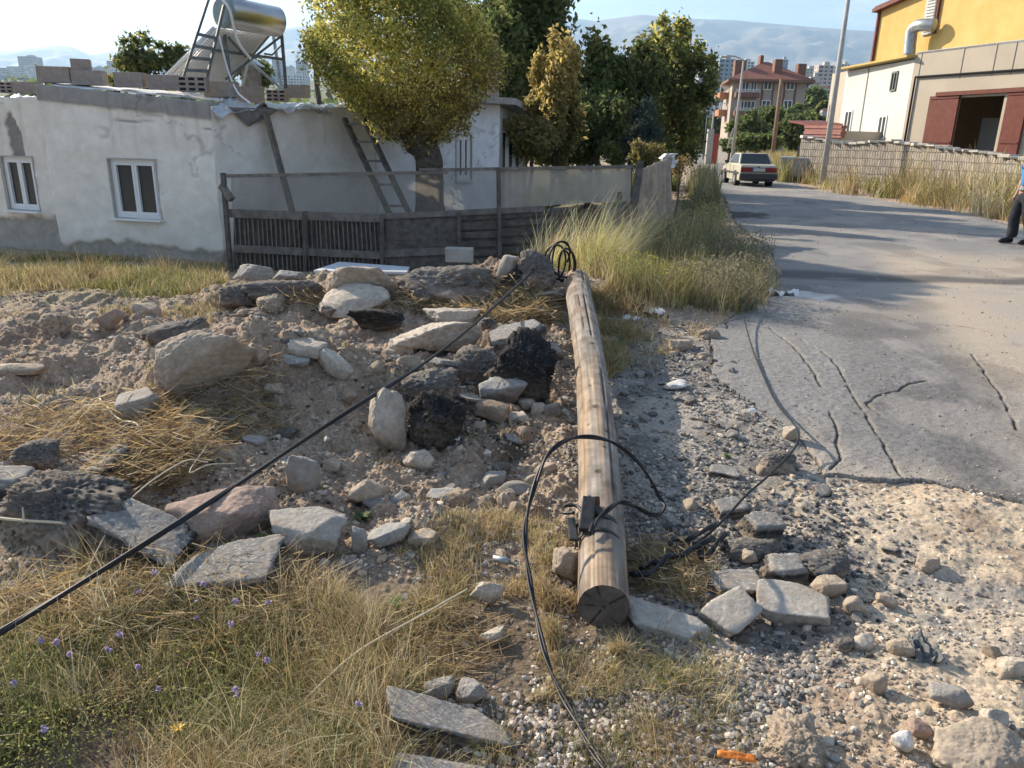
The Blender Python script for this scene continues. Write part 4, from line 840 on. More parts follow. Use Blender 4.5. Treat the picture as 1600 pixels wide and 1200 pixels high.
# ------------------------------------------------------------------ fallen pole and its cables
def pole_mesh():
    a = at(944, 940, 2.27); b = at(906, 452, 7.1); a.z = .115; b.z += .02
    e = b + (b - a).normalized() * .28; L = (e - a).length; d = (e - a).normalized()
    nl, nr = 900, 72; T, K = np.meshgrid(np.linspace(0, 1, nl), np.arange(nr) / nr * 2 * math.pi, indexing='ij')
    r = .088 + .032 * T; s = T * L
    r = r * (1 + .07 * fbm(np.cos(K) + 3, s * 1.2 + np.sin(K), 5, 3) + .016 * fbm(K * 9, s * .8, 6, 3)) + .0018 * fbm(K * 30, s * 2, 7, 2)
    u = d.cross(Vector((0, 0, 1))).normalized(); w = u.cross(d)
    crack = np.zeros_like(r)
    for k0, s0, s1, wd in ((1.0, .6, 2.4, .035), (1.35, 2.2, 4.6, .03), (2.1, .05, .9, .03), (.5, 3.6, 6.5, .03), (1.8, 3.0, 4.2, .02), (2.5, 1.5, 3.3, .025), (1.15, 4.6, 7.5, .03)):
        m = sm(wd, wd * .2, np.abs(K - k0 - .10 * fbm(s * 1.5, s * 0, 8, 4)) / 1.5) * sm(s0, s0 + .2, s) * sm(s1, s1 - .2, s); crack = np.maximum(crack, m)
    knot = np.zeros_like(r)
    for k0, s0, q in ((1.55, .52, .024), (1.7, .86, .022), (1.1, 1.32, .016), (1.62, 1.62, .028), (1.2, 2.15, .014), (1.9, 1.95, .012), (1.4, 2.75, .02), (1.75, 3.4, .018), (1.2, 4.1, .02), (1.6, 5.0, .02), (1.3, 1.12, .012), (2.1, 1.4, .012)):
        knot = np.maximum(knot, sm(1, .55, np.hypot((K - k0) * r, (s - s0) * .8) / q))
    r = r - .015 * crack - .004 * knot + .004 * sm(0, 1, 1 - np.abs(knot - .5) * 2)
    P = np.array(a)[None, None] + s[..., None] * np.array(d) + (np.cos(K) * r)[..., None] * np.array(u) + (np.sin(K) * r)[..., None] * np.array(w)
    P = P + (np.array(u) * .035)[None, None] * np.sin(T * math.pi * 1.3)[..., None] * (T > 0)[..., None]
    gr = fbm(K * 12, s * 1.1, 9, 4); g2 = fbm(K * 2, s * 1.4, 10, 3)
    c = np.ones(K.shape + (3,)) * C_(.36, .26, .175)
    c = mixc_(c, C_(.50, .41, .31), sm(.05, .5, gr) * .8); c = mixc_(c, C_(.20, .14, .09), sm(.05, .5, -gr) * .9); c = mixc_(c, C_(.31, .285, .255), sm(-.3, .3, g2) * .8); c = mixc_(c, C_(.17, .12, .085), sm(.15, .45, fbm(K * 1.5, s * 3, 44, 4)) * .6)
    c = c * (.80 + .30 * fbm(K * 40, s * 3, 45, 2))[..., None]
    c = mixc_(c, C_(.06, .045, .035), np.clip(crack + knot * .75, 0, 1))
    idx = np.arange(nl * nr).reshape(nl, nr); nx = np.roll(idx, -1, 1)
    F = np.stack([idx[:-1], idx[1:], nx[1:], nx[:-1]], -1).reshape(-1, 4)
    root = empty('fallen_pole', tuple(a), 'long weathered wooden utility pole lying on the ground from the near gravel to the bushes', 'utility pole')
    npmesh('shaft', P.reshape(-1, 3), F, M['pole'], root, col=np.clip(c.reshape(-1, 3), .01, .8), smooth=True)
    # the sawn end: rings and radial checks
    rr = np.linspace(0, 1, 26); Q = []; cc = []
    ks = np.arange(nr) / nr * 2 * math.pi
    for q in rr:
        ring = P[0] * q + np.array(a) * (1 - q); rad = sum(sm(.06, .0, np.abs(((ks - k0 + math.pi) % (2 * math.pi)) - math.pi) * max(q, .15)) * sm(q0, q0 + .1, q) for k0, q0 in ((.6, .2), (1.9, .45), (3.1, .3), (4.2, .15), (5.3, .5), (2.5, .6)))
        rad = np.clip(rad, 0, 1); ring = ring + np.array(d)[None] * (.006 * rad + .001 * math.sin(q * 60))[:, None]
        Q.append(ring); base = .115 + .022 * math.sin(q * 75); core = sm(.12, .03, q)
        col = np.ones((nr, 3)) * np.array([base, base * .82, base * .68]) * (1 + .25 * fbm(ks * 3, q * 8 + ks * 0, 12, 3))[:, None]
        col = col * (1 - .8 * rad[:, None]) * (1 - .6 * float(core)); cc.append(col)
    Q = np.concatenate(Q); cc = np.concatenate(cc); idx = np.arange(26 * nr).reshape(26, nr); nx = np.roll(idx, -1, 1)
    F = np.stack([idx[:-1], nx[:-1], nx[1:], idx[1:]], -1).reshape(-1, 4)[:, ::-1]
    npmesh('sawn_end', Q, F, M['pole'], root, col=np.clip(cc, .01, .5), smooth=True)
    # clamp: steel band and hooked bracket
    def ringpt(s_, k, r_): return a + d * s_ + (u * math.cos(k) + w * math.sin(k)) * r_
    M['bracket'] = mat('dark_bracket', (.03, .032, .034), (.06, .06, .06), scale=30, rough=.5, metal=.4)
    for off, wd in ((.30, .016), (.40, .035)):
        v = []; f = []; n = 48
        for k in range(n):
            t = 2 * math.pi * k / n
            for o_ in (0, wd):
                for r_ in (.093, .0985): v.append(ringpt(off + o_ + .05 * math.sin(t * .5 + .4), t, r_ + .002 * off))
        for k in range(n):
            b0 = k * 4; b1 = ((k + 1) % n) * 4; f += [(b0 + 1, b1 + 1, b1 + 3, b0 + 3), (b0, b0 + 1, b1 + 1, b1)[::-1], (b0 + 2, b0 + 3, b1 + 3, b1 + 2), (b0, b0 + 2, b1 + 2, b1)]
        MB().add(v, f).build('band', M['bracket'], root)
    k0 = 1.95
    br = MB(); br.bar(ringpt(.36, k0 + .25, .10), ringpt(.50, k0 - .1, .155), .055, .03); br.bar(ringpt(.46, k0 - .4, .10), ringpt(.50, k0, .16), .05, .02)
    br.bar(ringpt(.34, k0 + .75, .115), ringpt(.52, k0 + .85, .12), .035, .012)
    bb = br.build('bracket', M['bracket'], root, bevel=.004)
    MB().tube(spline([ringpt(.50, k0 + .3, .10), ringpt(.56, k0 + .5, .12), ringpt(.55, k0 + .7, .16), ringpt(.48, k0 + .65, .17), ringpt(.45, k0 + .4, .15)]), .007, 8).build('hook', M['bracket'], bb, smooth=True)
    MB().tube([ringpt(.50, k0 - .25, .12), ringpt(.52, k0 - .25, .145)], .018, 10).build('insulator', M['rust_red'], bb)
    return root
pole_mesh()
def cable(name, pts, r, label, wob=0.0, twin=0.0, ends=8):
    P = spline(pts, 14); rs = random.Random(len(pts))
    mb = MB(); mb.tube(P, r, 10)
    if twin:
        up = Vector((0, 0, 1)); Q = []
        for i, p in enumerate(P):
            t = (P[min(i + 1, len(P) - 1)] - P[max(i - 1, 0)]).normalized(); s = t.cross(up).normalized(); Q.append(p + s * twin * math.cos(i * .18) + up * twin * math.sin(i * .18))
        mb.tube(Q, r, 10)
    return mb.build(name, M['cable'], smooth=True, label=label, cat='cable')
def cp(px, py, Y): return at(px, py, Y)
cable('overhead_cable', [cp(-160, 1082, 1.65), cp(0, 990, 1.98), cp(250, 833, 2.55), cp(500, 672, 3.45), cp(700, 540, 4.75), cp(830, 425, 7.0), cp(858, 398, 7.6)], .0085, 'long taut black cable crossing the rubble diagonally from the lower left corner to the coil', twin=.007)
cable('looped_cable', [cp(975, 1260, 1.45), cp(945, 1200, 1.60), cp(905, 1135, 1.76), cp(870, 1075, 1.92), cp(846, 990, 2.12), cp(826, 910, 2.33), cp(822, 850, 2.48), cp(828, 780, 2.63), cp(853, 716, 2.8), cp(900, 683, 2.9), cp(950, 688, 2.98), cp(1000, 727, 3.0), cp(1031, 775, 2.98), cp(1039, 793, 2.93), cp(1022, 803, 2.88), cp(990, 790, 2.8), cp(962, 787, 2.74), cp(938, 806, 2.66), cp(922, 836, 2.56)], .0055,
      'twin black cable rising in a loop over the pole and back down to its clamp', twin=.010)
def gpt(px, py, up=.012):
    p = hit(px, py); z = max(p.z, float(road_z(np.array([p.x]), np.array([p.y]))[0]) if in_poly(np.array([p.x]), np.array([p.y]), ROAD_POLY)[0] else -9); return Vector((p.x, p.y, z + up))
cable('road_wire', [gpt(1150, 470, .25), gpt(1158, 500, .10), gpt(1172, 545, .03), gpt(1190, 590), gpt(1212, 635, .02), gpt(1236, 675, .06), gpt(1242, 705, .12), gpt(1240, 724, .10), gpt(1205, 757, .07), gpt(1165, 792, .06), gpt(1135, 825, .06), gpt(1100, 856, .05), gpt(1060, 878, .04), gpt(1015, 887, .03), gpt(975, 888, .03)], .006, 'thin dark wire lying along the road edge then bending back to the pole')
for i, lab in enumerate(('tangled black cable in the shade right of the pole butt, uppermost of the tangle', 'tangled black cable in the shade right of the pole butt, middle of the tangle', 'tangled black cable in the shade right of the pole butt, lowest of the tangle')):
    rs = random.Random(50 + i); pts = []
    for k in range(7):
        t = k / 6; pts.append(gpt(1120 - 125 * t + rs.uniform(-14, 14), 855 + 65 * t + i * 10 - 8 + rs.uniform(-12, 12), .03 + .05 * rs.random()))
    cable('tangled_cable', pts, .008, lab, twin=.009)
c0 = cp(872, 412, 7.3); pts = []
for k in range(42):
    t = k / 41 * 2 * math.pi * 4.2; rr = .16 + .05 * math.sin(k * .7); pts.append(c0 + Vector((math.cos(t) * rr * (.6 + .25 * math.sin(k * .31)) + .05 * math.sin(k * .23), .10 * math.cos(k * .5), math.sin(t) * rr)))
cable('cable_coil', pts, .010, 'messy coil of black cable hanging over the asphalt stump')
cable('cable_coil', [cp(856, 402, 7.5), cp(846, 420, 7.3), cp(832, 440, 7.1), cp(828, 455, 7.0), cp(838, 466, 6.95)], .008, 'short pale-lit cable end dropping left of the coil')

# ------------------------------------------------------------------ right side: wall, factory, yellow hall
def brickmat(name, c1, c2, mortar, sc, bw, bh, squash=1, bump=.8):
    m = mat(name, c1, c2, scale=3); n = m.node_tree.nodes; l = m.node_tree.links; b = n['Principled BSDF']
    t = n.new('ShaderNodeTexCoord'); mp = n.new('ShaderNodeMapping'); mp.inputs['Rotation'].default_value = (R(90), 0, 0); l.new(t.outputs['UV'], mp.inputs[0]); mp.inputs['Rotation'].default_value = (0, 0, 0)
    br = n.new('ShaderNodeTexBrick'); br.inputs['Scale'].default_value = sc; br.inputs['Brick Width'].default_value = bw; br.inputs['Row Height'].default_value = bh
    br.inputs['Mortar Size'].default_value = .018; br.inputs['Color1'].default_value = (*c1, 1); br.inputs['Color2'].default_value = (*c2, 1); br.inputs['Mortar'].default_value = (*mortar, 1); br.offset = .37; br.inputs['Bias'].default_value = 0
    nz = n.new('ShaderNodeTexNoise'); nz.inputs['Scale'].default_value = 4; nz.inputs['Detail'].default_value = 6; l.new(t.outputs['UV'], nz.inputs[0])
    va = n.new('ShaderNodeVectorMath'); va.operation = 'MULTIPLY_ADD'; va.inputs[1].default_value = (.12, .12, 0); l.new(nz.outputs['Color'], va.inputs[0]); l.new(mp.outputs[0], va.inputs[2]); l.new(va.outputs[0], br.inputs[0])
    mr = n.new('ShaderNodeMapRange'); mr.inputs[3].default_value = .6; mr.inputs[4].default_value = 1.4; l.new(nz.outputs[0], mr.inputs[0]); sc_ = n.new('ShaderNodeVectorMath'); sc_.operation = 'SCALE'; l.new(br.outputs[0], sc_.inputs[0]); l.new(mr.outputs[0], sc_.inputs['Scale'])
    l.new(sc_.outputs[0], b.inputs['Base Color']); bu = n.new('ShaderNodeBump'); bu.inputs['Strength'].default_value = bump; bu.inputs['Distance'].default_value = .04; bu.invert = True; l.new(br.outputs['Fac'], bu.inputs['Height']); l.new(bu.outputs[0], b.inputs['Normal']); return m
M['stonewall'] = brickmat('stacked_block_wall', (.36, .32, .27), (.25, .22, .185), (.11, .10, .085), 1.0, .15, .33)
def uvwall(name, p0, p1, zb, z0, z1, material, parent=None, thick=.3, jag=0, **kw):
    L = (Vector((p1.x, p1.y)) - Vector((p0.x, p0.y))).length; n = max(2, int(L / .25)); V = []; nrm = Vector((p1.y - p0.y, p0.x - p1.x, 0)).normalized(); uv = []
    for i in range(n + 1):
        t = i / n; x = p0.x + (p1.x - p0.x) * t; y = p0.y + (p1.y - p0.y) * t; z = z0 + (z1 - z0) * t + jag * float(fbm(np.array([i * .45]), np.array([.3]), 5, 3)[0])
        for q, zz in ((0, zb), (0, z), (-thick, z), (-thick, zb)): V.append((x + nrm.x * q, y + nrm.y * q, zz)); uv.append((t * L, zz + (q if zz == z else 0)))
    F = []
    for i in range(n):
        b = i * 4; F += [(b, b + 4, b + 5, b + 1), (b + 1, b + 5, b + 6, b + 2), (b + 2, b + 6, b + 7, b + 3)]
    F += [(0, 1, 2, 3), (n * 4, n * 4 + 3, n * 4 + 2, n * 4 + 1)]
    mb = MB().add(V, F); o = mb.build(name, material, parent, **kw); me = o.data; ul_ = me.uv_layers.new(name='UVMap')
    for lp in me.loops: ul_.data[lp.index].uv = uv[lp.vertex_index]
    return o
SW = [(1252, 215, 40.0), (1330, 226, 37), (1402, 222, 34.5), (1480, 233, 31.5), (1600, 249, 27), (1760, 275, 22)]
swr = empty('garden_wall', tuple(gz(1400, 275)), 'old wall of stacked grey blocks between the road verge and the factory', 'wall')
SWP = [at(*q) for q in SW]
for i, (a, b) in enumerate(zip(SWP[:-1], SWP[1:])): uvwall('wall_section', a, b, -.2, a.z, b.z, M['stonewall'], swr, thick=.35, jag=.09)
cop = MB()
for a, b in zip(SWP[:-1], SWP[1:]):
    n = int((b - a).length / .6) + 1
    for k in range(n):
        p = a.lerp(b, (k + .5) / n); cop.box(p + Vector((.1, .12, .03 + random.uniform(-.02, .05))), (.5, .5, random.uniform(.06, .14)), Matrix.Rotation(random.uniform(0, 3), 3, 'Z'))
M['cement'] = mat('cement', (.44, .41, .36), (.55, .52, .46), scale=4, bump=.5)
cop.build('coping', M['cement'], swr, bevel=.02)
# factory
M['panel_white'] = mat('white_panel', (.50, .50, .47), (.56, .56, .53), scale=.8, rough=.55)
M['panel_beige'] = mat('beige_panel', (.42, .36, .28), (.47, .41, .32), scale=.7, rough=.6)
M['yellow'] = mat('yellow_render', (.58, .38, .12), (.66, .45, .17), scale=.9, rough=.9, bump=.3, bscale=4)
M['groove'] = mat('panel_joint', (.25, .24, .22), rough=.8)
fc = at(1420, 150, 42.0); fD = at(1316, 160, 53.0); fE_ = at(1600, 150, 36.0); fE = fc + (fE_ - fc) * 1.9
fac = empty('factory_hall', (fc.x, fc.y, 0), 'beige and white panelled factory hall with an open doorway between dark red sliding doors', 'factory')
ztc = onwall(fc, fD, 1425, 94).z; ztD = onwall(fc, fD, 1322, 112).z
def vwall(p0, p1, zb, z0, z1, thick=.15, hole=None):
    n = Vector((p1.y - p0.y, p0.x - p1.x, 0)).normalized() * -thick; mb = MB()
    if hole is None: mb.prism([(p0.x, p0.y, zb), (p1.x, p1.y, zb), (p1.x, p1.y, z1), (p0.x, p0.y, z0)], n); return mb
    L = (Vector((p1.x, p1.y)) - Vector((p0.x, p0.y))).length; P = lambda u: (p0.x + (p1.x - p0.x) * u / L, p0.y + (p1.y - p0.y) * u / L); zt = lambda u: z0 + (z1 - z0) * u / L
    u0, u1, h1 = hole
    for a, b, lo in ((0, u0, None), (u0, u1, h1), (u1, L, None)):
        l_ = zb if lo is None else lo; mb.prism([(*P(a), l_), (*P(b), l_), (*P(b), zt(b)), (*P(a), zt(a))], n)
    return mb
vwall(fD, fc, -.2, ztD, ztc).build('side_wall', M['panel_white'], fac)
zg0 = onwall(fc, fE, 1424, 83).z; zg1 = onwall(fc, fE, 1600, 62).z; zgE = zg0 + (zg1 - zg0) * 1.9
du = lambda px, py=190: (Vector(onwall(fc, fE, px, py)[:2]) - Vector(fc[:2])).length
door = (du(1497, 160), du(1568, 160), onwall(fc, fE, 1530, 151).z)
vwall(fc, fE, -.2, zg0, zgE, hole=door).build('front_wall', M['panel_beige'], fac)
dn = Vector((fE.x - fc.x, fE.y - fc.y, 0)).normalized(); nn = Vector((dn.y, -dn.x, 0))
FP = lambda u, z, o=0: Vector((fc.x, fc.y, 0)) + dn * u + nn * o + Vector((0, 0, z))
gv = MB()
for px in (1440, 1505, 1555, 1585, 1640, 1700): u = du(px, 90); gv.bar(FP(u, 5.0 if door[0] - .5 < u < door[1] + 3 else 0, .004), FP(u, zg0 + (zgE - zg0) * u / (fE - fc).length - .05, .004), .03)
gv.build('panel_joints', M['groove'], fac)
cd = MB(); zc_ = onwall(fc, fE, 1500, 115).z; cd.tube([FP(.3, .0, .08), FP(.3, zc_, .08), FP((fE - fc).length, zc_ - .15, .08)], .06, 6)
cd.build('conduit', M['dark'], fac)
for (a, b) in ((1450, 1495), (1570, 1602)):
    u0, u1 = du(a), du(b); dr = MB().prism([FP(u0, 0, .05), FP(u1, 0, .05), FP(u1, door[2] + .12, .05), FP(u0, door[2] + .12, .05)], nn * .1).build('sliding_door', M['rust_red'], fac)
    r_ = MB(); [r_.bar(FP(u0 + .05, z, .16), FP(u1 - .05, z, .16), .05) for z in (.4, door[2] * .5, door[2])]; r_.build('door_rail', M['rust_red'], dr)
MB().bar(FP(door[0] - 1.2, door[2] + .2, .12), FP(door[1] + 1.2, door[2] + .2, .12), .18).build('door_track', M['rust_red'], fac)
# back walls, roof and a partition seen through the doorway
side = Vector((-nn.x, -nn.y, 0)) * 16
bkr = vwall(fE, fE + side, -.2, zgE, zgE); bkr.prism([FP(.5, 0, -9), FP(60, 0, -9), FP(60, 6, -9), FP(.5, 6, -9)], nn * -.2); bkr.build('inner_walls', M['frame_metal'], fac)
MB().prism([FP(door[0] - 1, 0, -3), FP(du(1525), 0, -3.4), FP(du(1525), 3.3, -3.4), FP(door[0] - 1, 3.3, -3)], nn * -.1).build('partition', M['panel_white'], fac)
MB().prism([(fD.x, fD.y, ztD + .05), (fc.x, fc.y, ztc + .05), FP(.2, zg0 - .1, 0), FP(26, zgE - .1, 0), FP(26, zgE - .1, -22), (fD.x + 12, fD.y + 8, ztD + .3)], (0, 0, .12)).build('hall_roof', M['steel'], fac)
M['ochre'] = mat('ochre_trim', (.42, .30, .08), (.5, .36, .1), scale=4, rough=.6)
MB().bar(Vector((fD.x - .4, fD.y, ztD + .12)), Vector((fc.x - .1, fc.y - .05, ztc + .16)), .7, .1).build('eave', M['ochre'], fac)
fL = (fc - fD).length; uF = lambda px, py: (Vector(onwall(fD, fc, px, py)[:2]) - Vector(fD[:2])).length
jn = MB(); dd = Vector((fc.x - fD.x, fc.y - fD.y, 0)).normalized(); dnn = Vector((dd.y, -dd.x, 0)); GP = lambda u, z, o=0: Vector((fD.x, fD.y, 0)) + dd * u + dnn * o + Vector((0, 0, z))
for u in (uF(1352, 150),): jn.bar(GP(u, 0, .005), GP(u, ztD - .1, .005), .08)
jn.build('panel_joints', M['groove'], fac)
for a, b, y0, y1 in ((1320, 1330, 174, 212), (1374, 1385, 182, 217), (1383, 1391, 116, 143)):
    u0, u1 = uF(a, 195), uF(b, 195); z0, z1 = onwall(fD, fc, (a + b) / 2, y1).z, onwall(fD, fc, (a + b) / 2, y0).z
    f = MB(); w = u1 - u0
    for q in (u0, (u0 + u1) / 2, u1): f.bar(GP(q, z0, .03), GP(q, z1, .03), .09)
    f.bar(GP(u0, z0, .03), GP(u1, z0, .03), .09); f.bar(GP(u0, z1, .03), GP(u1, z1, .03), .09); fr = f.build('window', M['white'] if y0 > 150 else M['frame_metal'], fac)
    MB().prism([GP(u0, z0, .012), GP(u1, z0, .012), GP(u1, z1, .012), GP(u0, z1, .012)], dnn * .004).build('pane', M['glass'], fr)
# cream annex left of it and the maroon-roofed shed
ax0 = at(1296, 150, 56.0); ax1 = at(1320, 150, 53.5); an = empty('cream_annex', (ax0.x, ax0.y, 0), 'narrow cream wall of an annex just left of the white factory side', 'annex')
vwall(ax0, ax1, 0, at(1300, 113, 55).z, at(1318, 112, 54).z, thick=5).build('wall', M['panel_beige'], an)
s0, s1 = at(1258, 205, 47.0), at(1316, 205, 44.0); sh = empty('maroon_shed', (s0.x, s0.y, 0), 'low shed with a maroon corrugated roof edge behind the block wall', 'shed')
vwall(s0, s1, 0, 2.6, 2.6, thick=5).build('wall', M['panel_beige'], sh)
zz0, zz1 = at(1258, 214, 47).z, at(1258, 196, 47).z; sb = MB()
M['maroon'] = mat('maroon_roof', (.26, .10, .085), (.33, .14, .12), scale=3, rough=.6)
for k in range(4): sb.bar(Vector((s0.x, s0.y - .2, zz0 + (zz1 - zz0) * (k + .5) / 4)), Vector((s1.x, s1.y - .2, zz0 + (zz1 - zz0) * (k + .5) / 4 - .05)), .25 + .12 * (k % 2), (zz1 - zz0) / 4.2)
sb.build('roof_edge', M['maroon'], sh)
MB().prism([(s0.x, s0.y, zz1), (s1.x, s1.y, zz1 - .05), (s1.x + 1, s1.y + 6, zz1 + .3), (s0.x + 1, s0.y + 6, zz1 + .35)], (0, 0, .1)).build('roof', M['rust_red'], sh)
# yellow hall
y0_, y1_ = at(1371, 60, 56.0), at(1600, 60, 44.0); yE = y0_ + (y1_ - y0_) * 1.9; yh = empty('yellow_hall', (y0_.x, y0_.y, 0), 'tall yellow rendered hall with brown trim rising behind the factory', 'hall')
zy0 = onwall(y0_, y1_, 1380, 13).z; zy1 = onwall(y0_, y1_, 1430, -9).z; uu = (Vector(onwall(y0_, y1_, 1430, 0)[:2]) - Vector(y0_[:2])).length; yL = (yE - y0_).length; slope = (zy1 - zy0) / uu
peak = 11.0; nY = Vector((y1_.y - y0_.y, y0_.x - y1_.x, 0)).normalized(); yd = (y1_ - y0_); yd.z = 0; yd.normalize(); YP = lambda u, z, o=0: Vector((y0_.x, y0_.y, 0)) + yd * u + nY * o + Vector((0, 0, z))
MB().prism([YP(0, 0), YP(2 * peak, 0), YP(2 * peak, zy0), YP(peak, zy0 + slope * peak), YP(0, zy0)], nY * -14).build('wall', M['yellow'], yh)
rb = MB(); rb.bar(YP(-.4, zy0 - .1, .2), YP(peak, zy0 + slope * peak + .1, .2), .5, .22); rb.bar(YP(2 * peak + .4, zy0 - .1, .2), YP(peak, zy0 + slope * peak + .1, .2), .5, .22)
rb.prism([YP(-.4, zy0, .3), YP(peak, zy0 + slope * peak + .1, .3), YP(peak, zy0 + slope * peak + .1, -14), YP(-.4, zy0, -14)], (0, 0, .15)); rb.bar(YP(-.12, 0, .05), YP(-.12, zy0, .05), .2)
rb.build('roof_trim', M['rust_red'], yh)
lu = (Vector(onwall(y0_, y1_, 1455, 20)[:2]) - Vector(y0_[:2])).length
lv = MB(); lz0, lz1 = onwall(y0_, y1_, 1455, 54).z, onwall(y0_, y1_, 1455, -12).z
for k in range(14): lv.box(YP(lu, lz0 + (lz1 - lz0) * (k + .5) / 14, .10), (.85, .12, (lz1 - lz0) / 28), Matrix((yd, -nY, Vector((0, 0, 1)))).transposed() @ Matrix.Rotation(.5, 3, 'X'))
lvo = lv.build('louvre', M['white'], yh); MB().prism([YP(lu - .45, lz0, .02), YP(lu + .45, lz0, .02), YP(lu + .45, lz1, .02), YP(lu - .45, lz1, .02)], nY * .02).build('louvre_backing', M['steel'], lvo)
f0 = YP(lu + .7, lz0, .10); MB().bar(f0, f0 + Vector((0, 0, lz1 - lz0)), .12).build('downpipe', M['rust_red'], yh)
pq = lambda px, py, o: onwall(y0_, y1_, px, py) + nY * o
MB().tube(spline([pq(1440, 88, .9), pq(1442, 65, .9), pq(1445, 50, .9), pq(1453, 42, .9), pq(1462, 40, .8), pq(1472, 40, .5)], 8), .36, 16).build('duct', M['steel'], yh, smooth=True)

# ------------------------------------------------------------------ street poles
M['concrete_pole'] = mat('concrete_pole', (.38, .37, .35), (.46, .45, .43), scale=5, rough=.8)
def street_pole(name, pb, pt, Yd, r0, r1, label, cat, material, arm=None, group=None, lean=0):
    b = at(*pb, Yd); t = at(*pt, Yd); root = empty(name, (b.x, b.y, 0), label, cat, group)
    top = t; base = Vector((b.x, b.y, -.1)); MB().tube([base, base.lerp(top, .5), top], [r0, (r0 + r1) / 2, r1], 12).build('shaft', material, root, smooth=True)
    if arm:
        e = at(*arm, Yd); m = (top + e) / 2 + Vector((0, 0, .15)); MB().tube(spline([top, m, e], 5), .06, 6).build('arm', material, root)
        MB().box(e, (.7, .25, .12)).build('lamp_head', M['steel'], root, bevel=.03)
    return root
street_pole('street_lamp', (1288, 262), (1333, -55), 36.0, .14, .08, 'tall pale metal street lamp pole standing at the block wall beside the waste container', 'street lamp', M['concrete_pole'])
street_pole('street_lamp', (1148, 205), (1162, 94), 62.0, .13, .07, 'grey street lamp with a curved arm in front of the apartment house', 'street lamp', M['concrete_pole'], arm=(1133, 89))
street_pole('street_lamp', (1110, 226), (1119, 143), 80.0, .12, .08, 'thin grey street lamp left of the apartment house near the red gate', 'street lamp', M['concrete_pole'])
street_pole('street_lamp', (1088, 232), (1092, 187), 120.0, .12, .08, 'shortest and farthest lamp pole at the bend of the road', 'street lamp', M['concrete_pole'])
street_pole('street_lamp', (1100, 232), (1106, 170), 100.0, .08, .05, 'very thin pole between the farthest lamp and the red gate', 'street lamp', M['frame_metal'])
M['brown_pole'] = mat('brown_pole', (.20, .13, .09), (.28, .19, .13), scale=6)
wp = street_pole('wooden_utility_pole', (1208, 236), (1221, 123), 58.0, .16, .12, 'brown upright wooden utility pole in front of the apartment house windows', 'utility pole', M['brown_pole'])
MB().tube([at(1136, 232, 62), at(1146, 200, 62)], .05, 6).build('stay_pole', M['concrete_pole'], label='short leaning stay pole at the foot of the armed street lamp', cat='pole')

# ------------------------------------------------------------------ apartment house
AY = 118.0
M['apt'] = mat('apartment_render', (.40, .335, .28), (.44, .37, .31), scale=.3, rough=.9)
M['apt_brown'] = mat('apartment_brown', (.19, .10, .075), (.23, .13, .095), scale=.5, rough=.8)
M['tile'] = mat('roof_tile', (.19, .075, .055), (.26, .115, .085), scale=1.5, rough=.85, bump=.6, bscale=6)
M['pinkwall'] = mat('house_wall', (.60, .52, .46), (.66, .58, .52), scale=.4, rough=.9)
al, ar = at(1143, 150, AY), at(1258, 150, AY); aw = at(1128, 150, AY + 9)
apt = empty('apartment_house', (al.x, AY, 0), 'beige four storey apartment house with a red tiled hip roof and three brown chimneys', 'apartment house')
ez = at(1200, 125, AY).z; mb = MB(); bx = at(1131, 150, AY + 12).x - al.x
mb.prism([(al.x, AY, 0), (ar.x, AY, 0), (ar.x + bx, AY + 12, 0), (al.x + bx, AY + 12, 0)], (0, 0, ez)); mb.build('wall', M['apt'], apt)
rp = [Vector((al.x - 1.0, AY - 1.2, ez)), Vector((ar.x + .8, AY - 1.2, ez)), Vector((ar.x + bx + .8, AY + 13, ez)), Vector((al.x + bx - 1.0, AY + 13, ez))]
rz = at(1200, 97, AY + 6).z; r0_, r1_ = Vector((al.x + bx / 2 + 5, AY + 6, rz)), Vector((ar.x + bx / 2 - 5, AY + 6, rz))
rf_ = MB().add(rp + [r0_, r1_], [(0, 1, 5, 4), (1, 2, 5), (2, 3, 4, 5), (3, 0, 4), (3, 2, 1, 0)]).build('roof', M['tile'], apt)
MB().prism([p - Vector((0, 0, .35)) for p in rp], (0, 0, .34)).build('eave', M['apt_brown'], rf_)
for (x0, x1, yt, yb, Yc) in ((1148, 1163, 94, 116, AY + 4), (1210, 1220, 93, 108, AY + 2), (1246, 1256, 100, 120, AY + 2), (1187, 1191, 87, 97, AY + 6)):
    a = at(x0, yt, Yc); b = at(x1, yb, Yc); MB().box(((a.x + b.x) / 2, Yc, (a.z + b.z) / 2 - .3), (b.x - a.x, 1.2, a.z - b.z + .6)).build('chimney', M['apt_brown'], rf_)
def aptwin(x0, x1, y0, y1, o=0.0, div=2, parent=apt, Yc=None, fm_=None):
    Yc = (Yc or AY) - o; a = at(x0, y0, Yc); b = at(x1, y1, Yc); f = MB()
    for k in range(div + 1): x = a.x + (b.x - a.x) * k / div; f.box((x, Yc - .06, (a.z + b.z) / 2), (.12, .12, a.z - b.z))
    for z in (a.z, b.z): f.box(((a.x + b.x) / 2, Yc - .06, z), (b.x - a.x + .12, .13, .12))
    fr = f.build('window', fm_ or M['white'], parent); MB().box(((a.x + b.x) / 2, Yc - .02, (a.z + b.z) / 2), (b.x - a.x, .03, a.z - b.z)).build('pane', M['glass'], fr)
for x0, y0 in ((1194, 127), (1229, 127), (1191, 157), (1225, 157), (1188, 187), (1222, 187)): aptwin(x0, x0 + 11, y0, y0 + 13)
for x0, x1, y0, y1 in ((1160, 1169, 128, 143), (1174, 1181, 128, 143), (1158, 1166, 158, 172), (1168, 1178, 158, 172)): aptwin(x0, x1, y0, y1, div=2)
st = MB()
